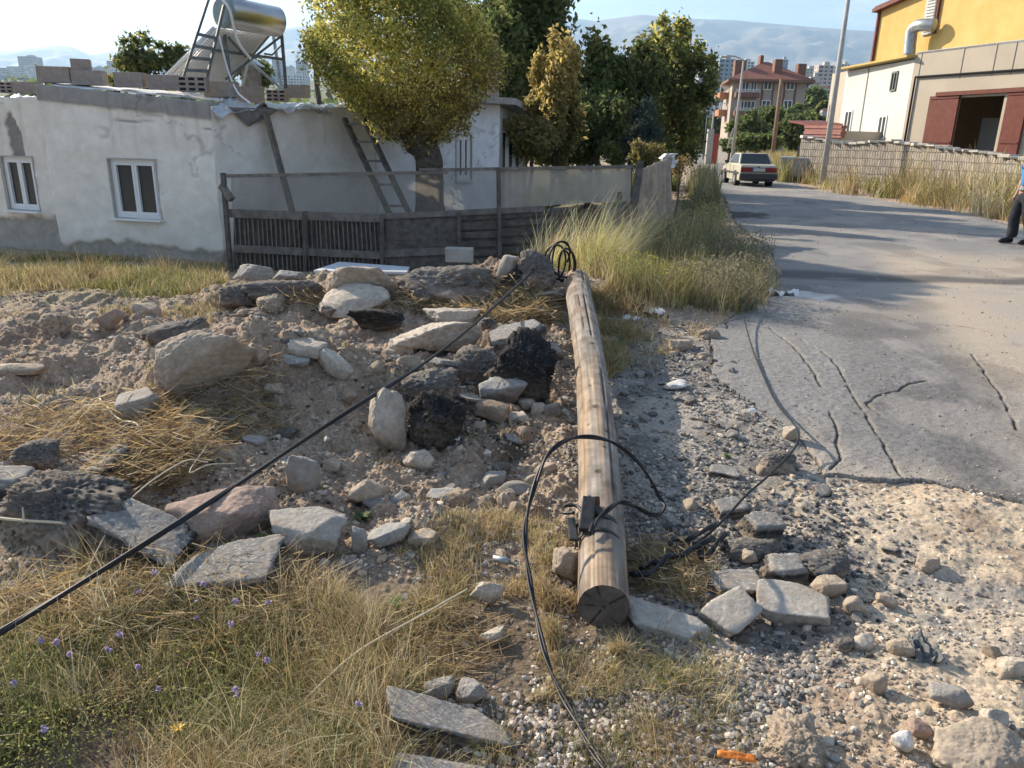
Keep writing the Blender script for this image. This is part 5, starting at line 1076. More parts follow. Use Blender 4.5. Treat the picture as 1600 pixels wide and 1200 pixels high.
for xx in (1192.0, 1208, 1226, 1243):
    a = at(xx, 126, AY); b = at(xx - 5, 190, AY); st.box(((a.x + b.x) / 2, AY - .03, (a.z) / 2), (.28, .06, a.z))
st.build('trim_strips', M['apt_brown'], apt)
for x0, x1, y0, y1 in ((1151, 1186, 144, 152), (1149, 1184, 173, 181), (1148, 1182, 201, 208)):
    a = at(x0, y0, AY - 1.2); b = at(x1, y1, AY - 1.2); bc = MB(); bc.box(((a.x + b.x) / 2, AY - 1.2, (a.z + b.z) / 2), (b.x - a.x, .12, a.z - b.z)); bc.box(((a.x + b.x) / 2, AY - .6, b.z), (b.x - a.x, 1.2, .15))
    for x in (a.x, b.x): bc.box((x, AY - .6, (a.z + b.z) / 2), (.1, 1.2, a.z - b.z))
    bco = bc.build('balcony', M['apt_brown'], apt); rr_ = MB(); rr_.bar((a.x, AY - 1.2, a.z + .4), (b.x, AY - 1.2, a.z + .4), .07)
    for k in range(14): x = a.x + (b.x - a.x) * k / 13; rr_.box((x, AY - 1.2, a.z + .2), (.05, .05, .4))
    rr_.build('railing', M['white'], bco)
for x0, x1, y0, y1 in ((1126, 1140, 144, 154), (1124, 1138, 171, 181)):
    a = at(x0, y0, AY + 4); b = at(x1, y1, AY + 4); bc = MB(); bc.box(((a.x + b.x) / 2, AY + 6, (a.z + b.z) / 2), (b.x - a.x, 3.5, a.z - b.z))
    bco = bc.build('balcony', mat('orange_balcony', (.42, .19, .10), (.46, .22, .12), scale=1), apt); rr_ = MB(); rr_.bar((a.x, AY + 4.2, a.z + .9), (b.x, AY + 4.2, a.z + .9), .1)
    for k in range(7): x = a.x + (b.x - a.x) * k / 6; rr_.box((x, AY + 4.2, a.z + .45), (.09, .09, .9))
    rr_.build('railing', M['white'], bco)
# red gate and small walls at the road bend
g0 = at(1113, 238, 78); g1 = at(1121, 238, 78); gate = empty('red_gate', tuple(Vector((g0.x, 78, 0))), 'bright red metal gate leaf at the road bend beside a pale wall', 'gate')
M['red'] = mat('bright_red_metal', (.50, .10, .07), (.58, .13, .10), scale=3, rough=.6)
MB().box(((g0.x + g1.x) / 2, 78, 1.4), (g1.x - g0.x, .12, 2.8)).build('leaf', M['red'], gate); MB().box((g0.x - .35, 78, 1.6), (.6, .4, 3.3)).build('gate_post', M['cement'], gate)
yw0, yw1 = at(1123, 230, 84), at(1150, 230, 80); yw = empty('yard_wall', (yw0.x, yw0.y, 0), 'low grey yard wall with a whitish panel right of the red gate', 'wall'); vwall(yw0, yw1, 0, 2.3, 2.3).build('wall', M['groove'], yw)
MB().prism([(yw0.x + .8, yw0.y - .25, 1.2), (yw1.x - .8, yw1.y - .05, 1.2), (yw1.x - .8, yw1.y - .05, 2.5), (yw0.x + .8, yw0.y - .25, 2.5)], (0, .1, 0)).build('panel', M['white'], yw)

# ------------------------------------------------------------------ car
M['carpaint'] = mat('cream_car_paint', (.46, .43, .33), rough=.35, spec=.5)
M['black_plastic'] = mat('black_plastic', (.035, .036, .038), (.05, .05, .05), scale=20, rough=.6)
M['lens_red'] = mat('tail_lens', (.16, .012, .015), (.22, .02, .02), scale=30, rough=.25)
M['tyre'] = mat('tyre_rubber', (.02, .02, .02), (.03, .03, .03), scale=30, rough=.85)
M['blue'] = mat('plate_blue', (.05, .10, .35), rough=.5)
def build_car():
    c = gz(1176, 292); car = empty('parked_car', (0, 0, 0), 'old cream sedan standing on the road with its back to the camera', 'car')
    # local frame: x right, y forward, z up; rear bumper face at y=0; length 4.2, width 1.62
    Wd = .80
    prof = [(0.10, .30), (0.02, .45), (0.0, .62), (0.03, .86), (0.08, .90), (.55, .93), (.62, .93), (1.9, .91), (3.0, .90), (4.05, .78), (4.2, .62), (4.2, .35), (4.1, .22), (.25, .22)]
    b = bmesh.new(); L_ = []
    for y, z in prof:
        k = 1 - .06 * max(0, (z - .6)) / .3 - (.05 if z < .3 else 0) - (.06 if y > 4 else 0) - (.03 if y < .03 else 0)
        L_.append((b.verts.new((-Wd * k, y, z)), b.verts.new((Wd * k, y, z))))
    n = len(L_)
    for i in range(n):
        a1, a2 = L_[i]; b1, b2 = L_[(i + 1) % n]; b.faces.new((a1, b1, b2, a2))
    b.faces.new([q[0] for q in L_][::-1]); b.faces.new([q[1] for q in L_])
    def wheelarch(): pass
    me = bpy.data.meshes.new('body'); b.to_mesh(me); b.free(); me.materials.append(M['carpaint']); bo = bpy.data.objects.new('body', me); link(bo, car)
    m = bo.modifiers.new('b', 'BEVEL'); m.width = .035; m.segments = 3; m.limit_method = 'ANGLE'
    # cabin
    def ringc(y0, y1, z, w): return [(-w, y0, z), (w, y0, z), (w, y1, z), (-w, y1, z)]
    cb = MB(); lo = ringc(.62, 3.0, .90, .73); hi = ringc(1.12, 2.35, 1.37, .60); cb.add(lo + hi, [(0, 1, 5, 4), (1, 2, 6, 5), (2, 3, 7, 6), (3, 0, 4, 7), (4, 5, 6, 7)])
    cab = cb.build('cabin', M['carpaint'], car, local=True, bevel=.03)
    def inset(q, o, s, nm, mt, sx=1):                     # quad glass set just proud of a cabin face
        q = [Vector(v) for v in q]; c_ = sum(q, Vector()) / 4; n_ = (q[1] - q[0]).cross(q[3] - q[0]).normalized(); pts = [c_ + (v - c_) * s + n_ * o for v in q]
        MB().prism(pts, n_ * .006).build(nm, mt, cab, local=True)
    inset([lo[0], lo[1], hi[1], hi[0]], .004, .90, 'rear_window', M['glass']); inset([lo[3], lo[0], hi[0], hi[3]], .004, .82, 'side_window', M['glass']); inset([lo[1], lo[2], hi[2], hi[1]], .004, .82, 'side_window', M['glass']); inset([lo[2], lo[3], hi[3], hi[2]], .004, .9, 'windscreen', M['glass'])
    sd = MB(); sd.box((0, 0, 0), (.001, .001, .001))
    for sx in (-1, 1):                                   # dark parcel: seats seen through the glass are left dark
        MB().box((sx * .53, .0, .70), (.46, .06, .20)).build('tail_light', M['lens_red'], car, local=True, bevel=.01)
    MB().box((0, -.005, .695), (.60, .04, .19)).build('plate_recess', M['black_plastic'], car, local=True)
    pl = MB().box((0, -.032, .70), (.52, .015, .115)).build('number_plate', M['white'], car, local=True); MB().box((-.235, -.042, .70), (.045, .006, .11)).build('plate_band', M['blue'], pl, local=True)
    for tx, x in (('38', -.15), ('ADR', .0), ('463', .17)):
        cu = bpy.data.curves.new('plate_text', 'FONT'); cu.body = tx; cu.size = .10; cu.align_x = 'CENTER'; cu.align_y = 'CENTER'; cu.extrude = .002
        tmp = bpy.data.objects.new('tmp', cu); COL.objects.link(tmp); bpy.context.view_layer.update()
        me = bpy.data.meshes.new_from_object(tmp.evaluated_get(bpy.context.evaluated_depsgraph_get())); bpy.data.objects.remove(tmp)
        me.materials.clear(); me.materials.append(M['black_plastic']); o = bpy.data.objects.new('plate_lettering', me); o.location = (x, -.045, .70); o.rotation_euler = (R(90), 0, 0); link(o, pl)
    bm_ = MB(); bm_.box((0, -.05, .42), (1.60, .16, .24)); bm_.box((0, .06, .30), (1.5, .16, .10)); bm_.build('rear_bumper', M['black_plastic'], car, local=True, bevel=.04)
    MB().box((0, 4.22, .42), (1.6, .14, .24)).build('front_bumper', M['black_plastic'], car, local=True, bevel=.03)
    tr = MB()
    for sx in (-1, 1): tr.box((sx * .80, 2.1, .55), (.03, 3.6, .07))
    tr.build('side_trim', M['black_plastic'], car, local=True)
    sm_ = MB(); [sm_.bar((sx * .815, y, .32), (sx * .79, y, .88), .012) for sx in (-1, 1) for y in (1.35, 2.15, 3.1)]; sm_.build('door_gaps', M['dark'], car, local=True)
    MB().tube([(0, .01, .82), (0, -.01, .82)], .04, 12).build('boot_badge', M['blue'], car, local=True)
    MB().box((.52, .015, .815), (.14, .012, .03)).build('model_badge', M['steel'], car, local=True)
    for sx in (-1, 1): MB().box((sx * .86, 2.75, .98), (.17, .07, .13)).build('door_mirror', M['black_plastic'], car, local=True, bevel=.03)
    MB().tube([(.45, .2, .22), (.45, -.05, .22)], .025, 10).build('exhaust', M['black_plastic'], car, local=True)
    MB().box((0, .75, .27), (.9, .9, .14)).build('axle_housing', M['black_plastic'], car, local=True)
    for sx in (-1, 1):
        for y in (.95, 3.4):
            arch = MB().tube([(sx * .60, y, .30), (sx * .807, y, .30)], .345, 24).build('wheel_arch', M['dark'], car, local=True)
            w = MB(); rs = [(.20, .24), (.23, .285), (.29, .285), (.29 + .0, .285)]; w.tube([(sx * .63, y, .285), (sx * .645, y, .285), (sx * .80, y, .285), (sx * .815, y, .285)], [.25, .285, .285, .25], 28)
            wh = w.build('wheel', M['tyre'], car, local=True, smooth=False); MB().tube([(sx * .79, y, .285), (sx * .822, y, .285)], [.17, .16], 16).build('rim', M['steel'], wh, local=True)
    car.location = (c.x + .12, c.y - .2, .02); car.rotation_euler.z = R(-4)
build_car()

# ------------------------------------------------------------------ waste container
def container():
    p = gz(1238, 284); t = empty('waste_container', (0, 0, 0), 'dented galvanised waste container with its lid flipped up on the verge', 'waste container')
    b = MB(); lo = [(-.55, -.42), (.55, -.42), (.55, .42), (-.55, .42)]; hi = [(-.70, -.52), (.70, -.52), (.70, .52), (-.70, .52)]
    b.add([(x, y, .22) for x, y in lo] + [(x, y, 1.12) for x, y in hi], [(3, 2, 1, 0), (0, 1, 5, 4), (1, 2, 6, 5), (2, 3, 7, 6), (3, 0, 4, 7)])
    bo = b.build('bin_body', M['steel'], t, local=True, bevel=.04); m = bo.modifiers.new('s', 'SOLIDIFY'); m.thickness = .02
    r = MB(); [r.bar(a, b_, .06) for a, b_ in zip([(*q, 1.13) for q in hi], [(*q, 1.13) for q in hi[1:] + hi[:1]])]; r.build('rim', M['steel'], t, local=True)
    rb = MB(); [rb.bar((-.42, -.47 - .0, .72), (.42, -.47, .72), .04) for _ in (0,)]; rb.bar((-.35, -.455, .40), (-.38, -.51, .98), .03); rb.bar((.35, -.455, .40), (.38, -.51, .98), .03); rb.build('ribs', M['steel'], t, local=True)
    v = MB(); n = 10
    for k in range(n):                                   # half-round lid thrown back
        a0, a1 = math.pi * k / n * .5, math.pi * (k + 1) / n * .5
        v.prism([(.05, .35 - .35 * math.sin(a0) * .6, 1.15 + .55 * math.sin(a0) + .05), (.62, .35 - .35 * math.sin(a0) * .6, 1.15 + .55 * math.sin(a0) + .05), (.62, .35 - .35 * math.sin(a1) * .6, 1.15 + .55 * math.sin(a1) + .05), (.05, .35 - .35 * math.sin(a1) * .6, 1.15 + .55 * math.sin(a1) + .05)], (0, .02, 0))
    v.build('lid', M['frame_metal'], t, local=True); MB().prism([(-.66, -.45, 1.16), (.0, -.45, 1.16), (.0, .45, 1.2), (-.66, .45, 1.2)], (0, 0, .02)).build('lid', M['steel'], t, local=True)
    for sx in (-1, 1):
        for sy in (-1, 1): MB().tube([(sx * .45 - .03, sy * .34, .10), (sx * .45 + .03, sy * .34, .10)], .10, 14).build('wheel', M['tyre'], t, local=True)
    lg = MB(); [lg.box((sx * .45, sy * .34, .19), (.08, .1, .1)) for sx in (-1, 1) for sy in (-1, 1)]; lg.build('castor_bracket', M['steel'], t, local=True)
    t.location = (p.x, p.y, .02); t.rotation_euler.z = R(-22)
container()

# ------------------------------------------------------------------ plants
def leaf_mesh(name, P, size, cols, parent=None, seed=1, aspect=.55, droop=.0, **kw):
    r = np.random.default_rng(seed); n = len(P); s = size * r.uniform(.6, 1.4, n)
    u = r.normal(0, 1, (n, 3)); u[:, 2] -= droop; u /= np.linalg.norm(u, axis=1)[:, None]; v = np.cross(u, r.normal(0, 1, (n, 3))); v /= np.linalg.norm(v, axis=1)[:, None]
    w = np.cross(u, v) * (s * .12)[:, None]; u = u * s[:, None] * .5; v = v * (s * aspect * .5)[:, None]
    V = np.stack([P - u, P + v + w, P + u, P - v + w], 1).reshape(-1, 3); F = np.arange(n * 4).reshape(n, 4)
    return npmesh(name, V, F, M['leaf'], parent, col=np.repeat(np.clip(cols, .004, .8), 4, 0), **kw)
def pal_mix(r, n, pal, t=None):
    pal = np.array(pal); k = r.integers(0, len(pal), n); return pal[k] * r.uniform(.75, 1.25, (n, 1))
def crown_points(c, rad, n, r, nclump=40, rc=.26, shell=.55, cone=0.0, flat_bottom=0, dense=0.0):
    c = np.array(c); rad = np.array(rad); D = r.normal(0, 1, (nclump, 3)); D /= np.linalg.norm(D, axis=1)[:, None]
    q = r.uniform(shell, .98 - rc * .6, nclump)[:, None]; K = D * q
    if cone: K[:, :2] *= (1 - cone * (K[:, 2:3] * .5 + .5)) * 1.15
    k = r.integers(0, nclump, n); L = r.normal(0, 1, (n, 3)); L /= np.linalg.norm(L, axis=1)[:, None]
    L = L * np.abs(r.normal(.55, .42, n))[:, None] * rc * 1.15 * r.uniform(.7, 1.25, nclump)[k][:, None]
    return c + (K[k] + L) * rad, k, K * rad + c
def trunk(name, base, top, r0, r1, parent, limbs=(), seed=1, material=None, nseg=10):
    r = np.random.default_rng(seed); b = Vector(base); t = Vector(top); pts = [b.lerp(t, i / 5) + (Vector(r.normal(0, .04, 3) * (t - b).length * .25) if 0 < i < 5 else Vector()) for i in range(6)]
    m = MB(); P = spline(pts, 4); m.tube(P, [r0 + (r1 - r0) * i / (len(P) - 1) for i in range(len(P))], nseg)
    for q in limbs:
        q = Vector(q); s = b.lerp(t, r.uniform(.45, .9)); mid = s.lerp(q, .5) + Vector((0, 0, (q - s).length * .12)); m.tube(spline([s, mid, q], 4), [r1 * .7 - (r1 * .55) * i / 8 for i in range(9)], 6)
    return m.build(name, material or M['bark'], parent, smooth=True)
def tree(name, label, px, py, rx, ry, Y, n, leaf, pal, seed, nclump=40, rc=.26, shell=.4, cone=0.0, group=None, cat='tree', tr=.12, depth=None, aspect=.55, blend=None, basez=None, sub=None):
    r = np.random.default_rng(seed); c = at(px, py, Y); k = Y / FOC * 1.04; R_ = (rx * k, (depth or rx) * k, ry * k)
    gzv = hz(c.x, c.y) if basez is None else basez; root = empty(name, (c.x, c.y, gzv), label, cat, group)
    P, ki, K = crown_points(c, R_, n, r, nclump, rc, shell, cone)
    P = P[P[:, 2] > gzv + .05]; ki = ki[:len(P)]
    col = pal_mix(r, len(P), pal); col *= r.uniform(.8, 1.2, nclump)[r.integers(0, nclump, 1)[0] * 0 + ki][:, None]
    if blend is not None:                                # second leaf colour towards the top or one flank
        t = blend(P, c, R_, r); col = np.where((r.random(len(P)) < t[0])[:, None], pal_mix(r, len(P), t[1]), col)
    leaf_mesh('crown', P, leaf, col, root, seed, aspect)
    trunk('trunk', (c.x, c.y, gzv - .1), (c.x + .05 * R_[0], c.y, c.z + R_[2] * .35), tr, tr * .35, root, limbs=[tuple(q) for q in K[:9]], seed=seed)
    return root
GREEN = [(.135, .18, .06), (.20, .24, .085), (.10, .14, .05), (.17, .18, .07)]; OLIVE = [(.24, .24, .07), (.31, .29, .09), (.17, .19, .055)]
YEL = [(.80, .68, .18), (.64, .56, .14), (.50, .48, .13), (.80, .66, .20)]; GOLD = [(.52, .41, .14), (.44, .34, .12), (.36, .30, .10), (.60, .48, .18)]
BROWN = [(.30, .22, .10), (.22, .17, .08), (.36, .27, .13)]
# the ball-pruned tree
def ball_tree():
    r = np.random.default_rng(77); c = at(624, 90, 14.6); k = 14.6 / FOC * 1.04; R_ = np.array([122 * k, 120 * k, 112 * k]); b = at(676, 340, 14.4)
    root = empty('pruned_tree', (b.x, b.y, -.4), 'ball-pruned tree with a dense yellow-green crown and thick crooked trunk behind the fence', 'tree')
    n = 72000; D = r.normal(0, 1, (n, 3)); D /= np.linalg.norm(D, axis=1)[:, None]
    lump = 1 + .20 * fbm(D[:, 0] * 2.2 + D[:, 2] * 1.7, D[:, 1] * 2.2 - D[:, 2] * 1.3, 5, 3) + .17 * fbm(D[:, 0] * 6 + D[:, 2] * 4, D[:, 1] * 6 - D[:, 2] * 5, 8, 3)
    lo = np.maximum(0, -D[:, 2]); q = (r.uniform(.0, 1, n) ** .45) * .5 + .50 + r.exponential(.022, n); q *= lump
    P = D * q[:, None]; P[:, 0] -= .05 * D[:, 2]; P[:, :2] *= (1 - .30 * lo ** 2)[:, None]; P[:, 0] += .16 * lo; P[:, 2] = np.where(P[:, 2] < 0, P[:, 2] * 1.02, P[:, 2])
    dent = fbm(D[:, 0] * 3.2 + D[:, 2] * 2.1 + 7, D[:, 1] * 3.2 - D[:, 2] * 2.3, 25, 3); ok = (dent > -.14) | (np.linalg.norm(P, axis=1) < .80); P = P[ok]; D = D[ok]; n = len(P)
    P = np.array(c) + P * R_
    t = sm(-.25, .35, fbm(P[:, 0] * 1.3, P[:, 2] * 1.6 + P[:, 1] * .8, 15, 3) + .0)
    t2 = sm(.2, .8, -(D[:, 2] - .2) + D[:, 0] * .4 + .6 * fbm(P[:, 0] * 1.8, P[:, 2] * 1.8, 17, 3)) * .42  # browner leaves low and right: the crown's unlit side put into leaf colour
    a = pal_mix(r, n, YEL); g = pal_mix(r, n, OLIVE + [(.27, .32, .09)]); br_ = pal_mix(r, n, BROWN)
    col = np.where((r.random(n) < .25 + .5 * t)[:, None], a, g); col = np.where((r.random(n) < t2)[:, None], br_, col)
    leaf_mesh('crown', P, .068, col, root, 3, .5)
    pts = [Vector((b.x, b.y, -.5)), at(672, 330, 14.4), at(671, 280, 14.4), at(669, 245, 14.4), at(652, 215, 14.4), at(634, 195, 14.5), at(625, 160, 14.6)]
    P_ = spline(pts, 10); T = np.linspace(0, 1, len(P_)); rad = np.interp(T, [0, .2, .45, .55, .62, .7, 1], [.31, .27, .245, .25, .31, .27, .10]) * (1 + .09 * fbm(T * 14, T * 0, 4, 3))
    m = MB(); m.tube(P_, list(rad), 20)
    for e in ((540, 110), (600, 40), (690, 60), (730, 130), (570, 170)): m.tube(spline([at(640, 200, 14.5), at((640 + e[0]) / 2, (190 + e[1]) / 2, 14.6), at(*e, 14.7)], 4), [.12, .11, .10, .09, .07, .06, .05, .03, .02], 6)
    m.build('trunk', M['bark'], root, smooth=True)
ball_tree()
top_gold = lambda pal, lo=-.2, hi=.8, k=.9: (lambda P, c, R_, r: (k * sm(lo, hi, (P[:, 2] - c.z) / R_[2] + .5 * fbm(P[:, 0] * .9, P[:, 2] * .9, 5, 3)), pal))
tree('tall_dark_tree', 'tall dark green tree rising behind the white end of the house', 822, 68, 92, 150, 25, 30000, .19, GREEN, 11, 60, .2, .35)
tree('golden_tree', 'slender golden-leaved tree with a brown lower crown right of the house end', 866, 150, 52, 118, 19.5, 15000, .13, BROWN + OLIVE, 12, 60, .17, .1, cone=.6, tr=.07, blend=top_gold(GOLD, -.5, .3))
tree('golden_tree', 'low brownish bushy tree under the golden tree beside the glazed porch', 828, 212, 48, 36, 18.6, 9000, .10, BROWN + OLIVE, 13, 30, .3, .2, tr=.06)
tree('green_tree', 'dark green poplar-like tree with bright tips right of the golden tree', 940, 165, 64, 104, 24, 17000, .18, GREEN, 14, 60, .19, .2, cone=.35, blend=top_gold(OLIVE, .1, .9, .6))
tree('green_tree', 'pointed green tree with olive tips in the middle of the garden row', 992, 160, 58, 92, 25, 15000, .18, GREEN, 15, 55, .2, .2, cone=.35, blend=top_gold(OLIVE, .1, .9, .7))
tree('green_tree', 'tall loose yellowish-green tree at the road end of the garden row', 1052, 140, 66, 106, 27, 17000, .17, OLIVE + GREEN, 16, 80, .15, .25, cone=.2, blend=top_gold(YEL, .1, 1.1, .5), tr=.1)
tree('green_tree', 'dark green tree low behind the blue spruce', 1036, 205, 62, 64, 29, 14000, .15, GREEN, 17, 40, .22, .3)
tree('green_tree', 'dark shrubby tree between the golden tree and the spruce', 925, 205, 66, 64, 21, 16000, .12, GREEN, 18, 40, .22, .3)
tree('green_tree', 'shadowy dark green tree filling the garden behind the net fence', 880, 205, 80, 60, 26, 14000, .15, GREEN, 19, 40, .22, .3)
tree('blue_spruce', 'small blue-green spruce standing behind the fence post', 1004, 212, 40, 62, 20.0, 14000, .10, [(.09, .12, .10), (.12, .155, .13), (.07, .095, .08)], 20, 60, .16, .25, cone=.75, aspect=.15)
tree('brown_shrub', 'brownish thin shrub in front of the spruce foot', 1008, 238, 30, 26, 17.0, 3500, .07, BROWN + OLIVE, 21, 30, .2, .2, cat='shrub', tr=.03)
tree('bare_bush', 'thin dark leafless bush at the fence end by the road', 1062, 262, 20, 22, 15.6, 500, .06, BROWN, 22, 20, .3, .2, cat='shrub', tr=.03)
tree('house_tree', 'loose green tree behind the raised roof edge left of the solar heater', 222, 90, 44, 40, 24, 3000, .15, OLIVE + GREEN + [(.10, .13, .05)], 23, 34, .2, .2)
tree('house_tree', 'green tree half hidden by the slanted solar tubes', 282, 94, 30, 34, 24, 2200, .15, OLIVE + GREEN + [(.10, .13, .05)], 24, 26, .22, .2)
tree('house_tree', 'green tree seen under the solar heater tank', 398, 118, 36, 30, 22, 3000, .13, OLIVE + GREEN + [(.10, .13, .05)], 25, 26, .22, .2)
tree('house_tree', 'small yellowish bush above the roof edge beside the leftmost loose blocks', 176, 124, 17, 9, 21, 1500, .09, YEL + OLIVE, 26, 14, .3, .2, cat='bush')
tree('house_tree', 'sparse green branch tips left of the pruned tree crown', 494, 70, 18, 38, 21, 1600, .13, GREEN + OLIVE, 27, 20, .22, .3, cone=.2)
for i, (a, lb) in enumerate((((1166, 203, 30, 30, 76), 'leafy green tree left of the brown utility pole under the apartment windows'), ((1204, 190, 28, 30, 82), 'dusty green tree around the brown utility pole'), ((1182, 222, 40, 16, 66), 'bright green low bush right behind the parked car'),
    ((1238, 208, 28, 24, 78), 'dark green tree between the utility pole and the maroon shed'), ((1266, 198, 24, 18, 92), 'green tree touching the maroon shed roof'), ((1140, 226, 14, 10, 74), 'small green bush beside the grey yard wall'),
    ((1066, 190, 26, 46, 60), 'hazy olive tree leaning over the road bend'), ((1092, 205, 22, 30, 110), 'dark green tree behind the farthest lamp poles'), ((1116, 200, 20, 16, 150), 'dark green tree crown below the orange balconies'),
    ((1272, 160, 20, 24, 190), 'dark green tree on the slope right of the apartment house'), ((1288, 176, 18, 18, 150), 'dark green tree between the slope and the street lamp pole'), ((1242, 182, 22, 18, 108), 'dark tree beneath the right corner of the apartment house'))):
    px, py, rx, ry, Y = a; tree('roadside_tree', lb, px, py, rx, ry, Y, 6500, Y * .0064, GREEN + [(.10, .15, .045), (.12, .16, .05)] if i in (0, 1, 2, 5) else GREEN, 40 + i, 34, .24, .25, tr=.15, group='trees along the road bend', cat='bush' if ry < 17 else 'tree')

# blades of grass
def blades(name, X, Y_, h, w, cols, seed, lean=(0, 0), bend=.5, lift=0.0, parent=None, zoff=None, **kw):
    r = np.random.default_rng(seed); n = len(X); Z = height(X, Y_) if zoff is None else zoff; h = h * r.uniform(.5, 1.25, n); a = r.uniform(0, 2 * math.pi, n); b = bend * r.uniform(.1, 1.3, n)
    hx = np.cos(a) * b + lean[0]; hy = np.sin(a) * b + lean[1]; wa = r.uniform(0, math.pi, n); wx = np.cos(wa); wy = np.sin(wa); V = []
    nrm = 1 / np.sqrt(1 + .35 * (hx ** 2 + hy ** 2))
    for t in (0, .35, .7, 1):
        px = X + hx * h * nrm * t ** 1.7; py = Y_ + hy * h * nrm * t ** 1.7; pz = Z + lift * r.random(n) * (t > -1) * 0 + h * nrm * (t - .35 * np.minimum(b, 1.2) * t ** 2.4); ww = w * (1 - .85 * t)
        V.append(np.stack([px - wx * ww, py - wy * ww, pz], -1)); V.append(np.stack([px + wx * ww, py + wy * ww, pz], -1))
    V = np.stack(V, 1); base = (np.arange(n) * 8)[:, None, None]; F = (np.array([[0, 1, 3, 2], [2, 3, 5, 4], [4, 5, 7, 6]])[None] + base).reshape(-1, 4)
    return npmesh(name, V.reshape(-1, 3), F, M['blade'], parent, col=np.repeat(np.clip(cols, .01, .8), 8, 0), **kw)
def tufts(name, poly, nt, per, h, w, pals, seed, spread=.06, cs=1.5, bend=.5, lean=(0, 0), z=0.0):
    x, y = region(poly, nt, seed, .5, cs, z); r = np.random.default_rng(seed); nt = len(x); k = r.integers(0, nt, nt * per); hs = r.uniform(.45, 1.15, nt) ** 1.2 * (.45 + 1.0 * vnoise(x * .7, y * .7, 4)); sp = spread * r.uniform(.5, 1.6, nt)
    ox = r.normal(0, 1, len(k)) * sp[k]; oy = r.normal(0, 1, len(k)) * sp[k]; P = np.array([pal_mix(r, 1, pals[r.integers(len(pals))])[0] for _ in range(nt)]); col = P[k] * r.uniform(.6, 1.35, (len(k), 1))
    o = blades(name, x[k] + ox, y[k] + oy, h * hs[k], w * (.75 + .26 * np.hypot(x[k], y[k])), col, seed + 1, lean, bend, kind='stuff'); return o
def region(polypx, n, seed, clump=0.0, cs=3.0, z=0.0):
    W = np.array([tuple(gz(a, b, z)[:2]) for a, b in polypx]); r = np.random.default_rng(seed); az = np.arctan2(W[:, 0], W[:, 1]); rr = np.hypot(W[:, 0], W[:, 1]); xs = []; ys = []; tot = 0
    while tot < n:
        a = r.uniform(az.min(), az.max(), n); q = np.exp(r.uniform(math.log(rr.min()), math.log(rr.max()), n)); x = q * np.sin(a); y = q * np.cos(a); k = in_poly(x, y, W)
        if clump: k &= r.random(n) < sm(-clump, .35, fbm(x * cs, y * cs, seed, 3))
        xs.append(x[k]); ys.append(y[k]); tot += k.sum()
        if len(xs) > 60: break
    return np.concatenate(xs)[:n], np.concatenate(ys)[:n]
STRAW = [(.58, .46, .27), (.44, .33, .18), (.70, .58, .38), (.30, .21, .11), (.50, .36, .17)]; DRYG = [(.44, .37, .19), (.30, .27, .13), (.54, .46, .25)]; FRESH = [(.23, .245, .09), (.30, .295, .12), (.17, .19, .07), (.38, .35, .15)]
def grass(name, poly, n, h, w, pals, seed, clump=.25, cs=3.0, lean=(0, 0), bend=.5, z=0.0, label=None):
    x, y = region(poly, n, seed, clump, cs, z); r = np.random.default_rng(seed + 1); n = len(x)
    p0, p1 = pals if isinstance(pals[0], list) else (pals, pals); t = sm(-.3, .3, fbm(x * 1.6, y * 1.6, seed + 2, 3)); col = np.where((r.random(n) < t)[:, None], pal_mix(r, n, p1), pal_mix(r, n, p0))
    return blades(name, x, y, h, w * (.75 + .26 * np.hypot(x, y)) if w < .01 else w, col, seed, lean, bend, kind='stuff', label=label)
NEAR = [(-160, 880), (60, 868), (180, 885), (280, 930), (400, 965), (470, 905), (540, 940), (600, 1000), (640, 1090), (600, 1290), (-160, 1290)]
grass('dry_grass', NEAR, 7500, .12, .0016, [STRAW, STRAW + DRYG], 201, .08, 2.5, bend=1.1)
grass('green_grass', [(-160, 985), (100, 985), (330, 960), (480, 960), (580, 1020), (600, 1290), (-160, 1290)], 7500, .11, .0016, [FRESH, DRYG + FRESH], 202, .1, 2.5, bend=.9)
grass('dry_grass', [(430, 870), (560, 880), (640, 860), (860, 815), (905, 850), (880, 920), (700, 990), (560, 970), (450, 940)], 1500, .055, .0015, [STRAW + DRYG, STRAW + DRYG + FRESH], 203, .15, 4, bend=1.0)
grass('dry_grass', [(640, 860), (770, 800), (870, 820), (890, 860), (830, 940), (690, 930)], 2200, .07, .0015, [STRAW + DRYG, STRAW], 204, .25, 4, bend=.8)
grass('dry_grass', [(840, 920), (930, 960), (985, 1000), (980, 1040), (860, 1050)], 1500, .09, .0015, [STRAW, DRYG], 205, .3, 4, lean=(-.2, -.3), bend=.8)
grass('dry_grass', [(560, 1000), (830, 960), (1010, 1020), (1100, 1060), (1060, 1100), (800, 1120), (620, 1100)], 2600, .05, .0014, [STRAW + DRYG, DRYG + FRESH], 206, -.05, 5, bend=1.1)
grass('dry_grass', [(950, 890), (1120, 860), (1130, 960), (1010, 960)], 1100, .08, .0014, [STRAW, DRYG], 207, .2, 5, bend=1.2)
grass('field_grass', [(-120, 392), (90, 398), (350, 436), (360, 470), (330, 498), (120, 500), (-120, 492)], 17000, .16, .0018, [STRAW + DRYG, DRYG + OLIVE + FRESH], 208, .35, 1.3, bend=.8, z=-.15)
grass('field_grass', [(-120, 399), (97, 400), (352, 416), (352, 448), (-120, 430)], 9000, .15, .0016, [STRAW + DRYG, DRYG + BROWN], 250, .2, 2, bend=.9, z=-.4)
tufts('field_tussocks', [(-120, 400), (350, 415), (350, 470), (320, 500), (-120, 500)], 130, 26, .26, .0016, [STRAW, DRYG, OLIVE, BROWN], 251, .08, bend=.7, z=-.2)
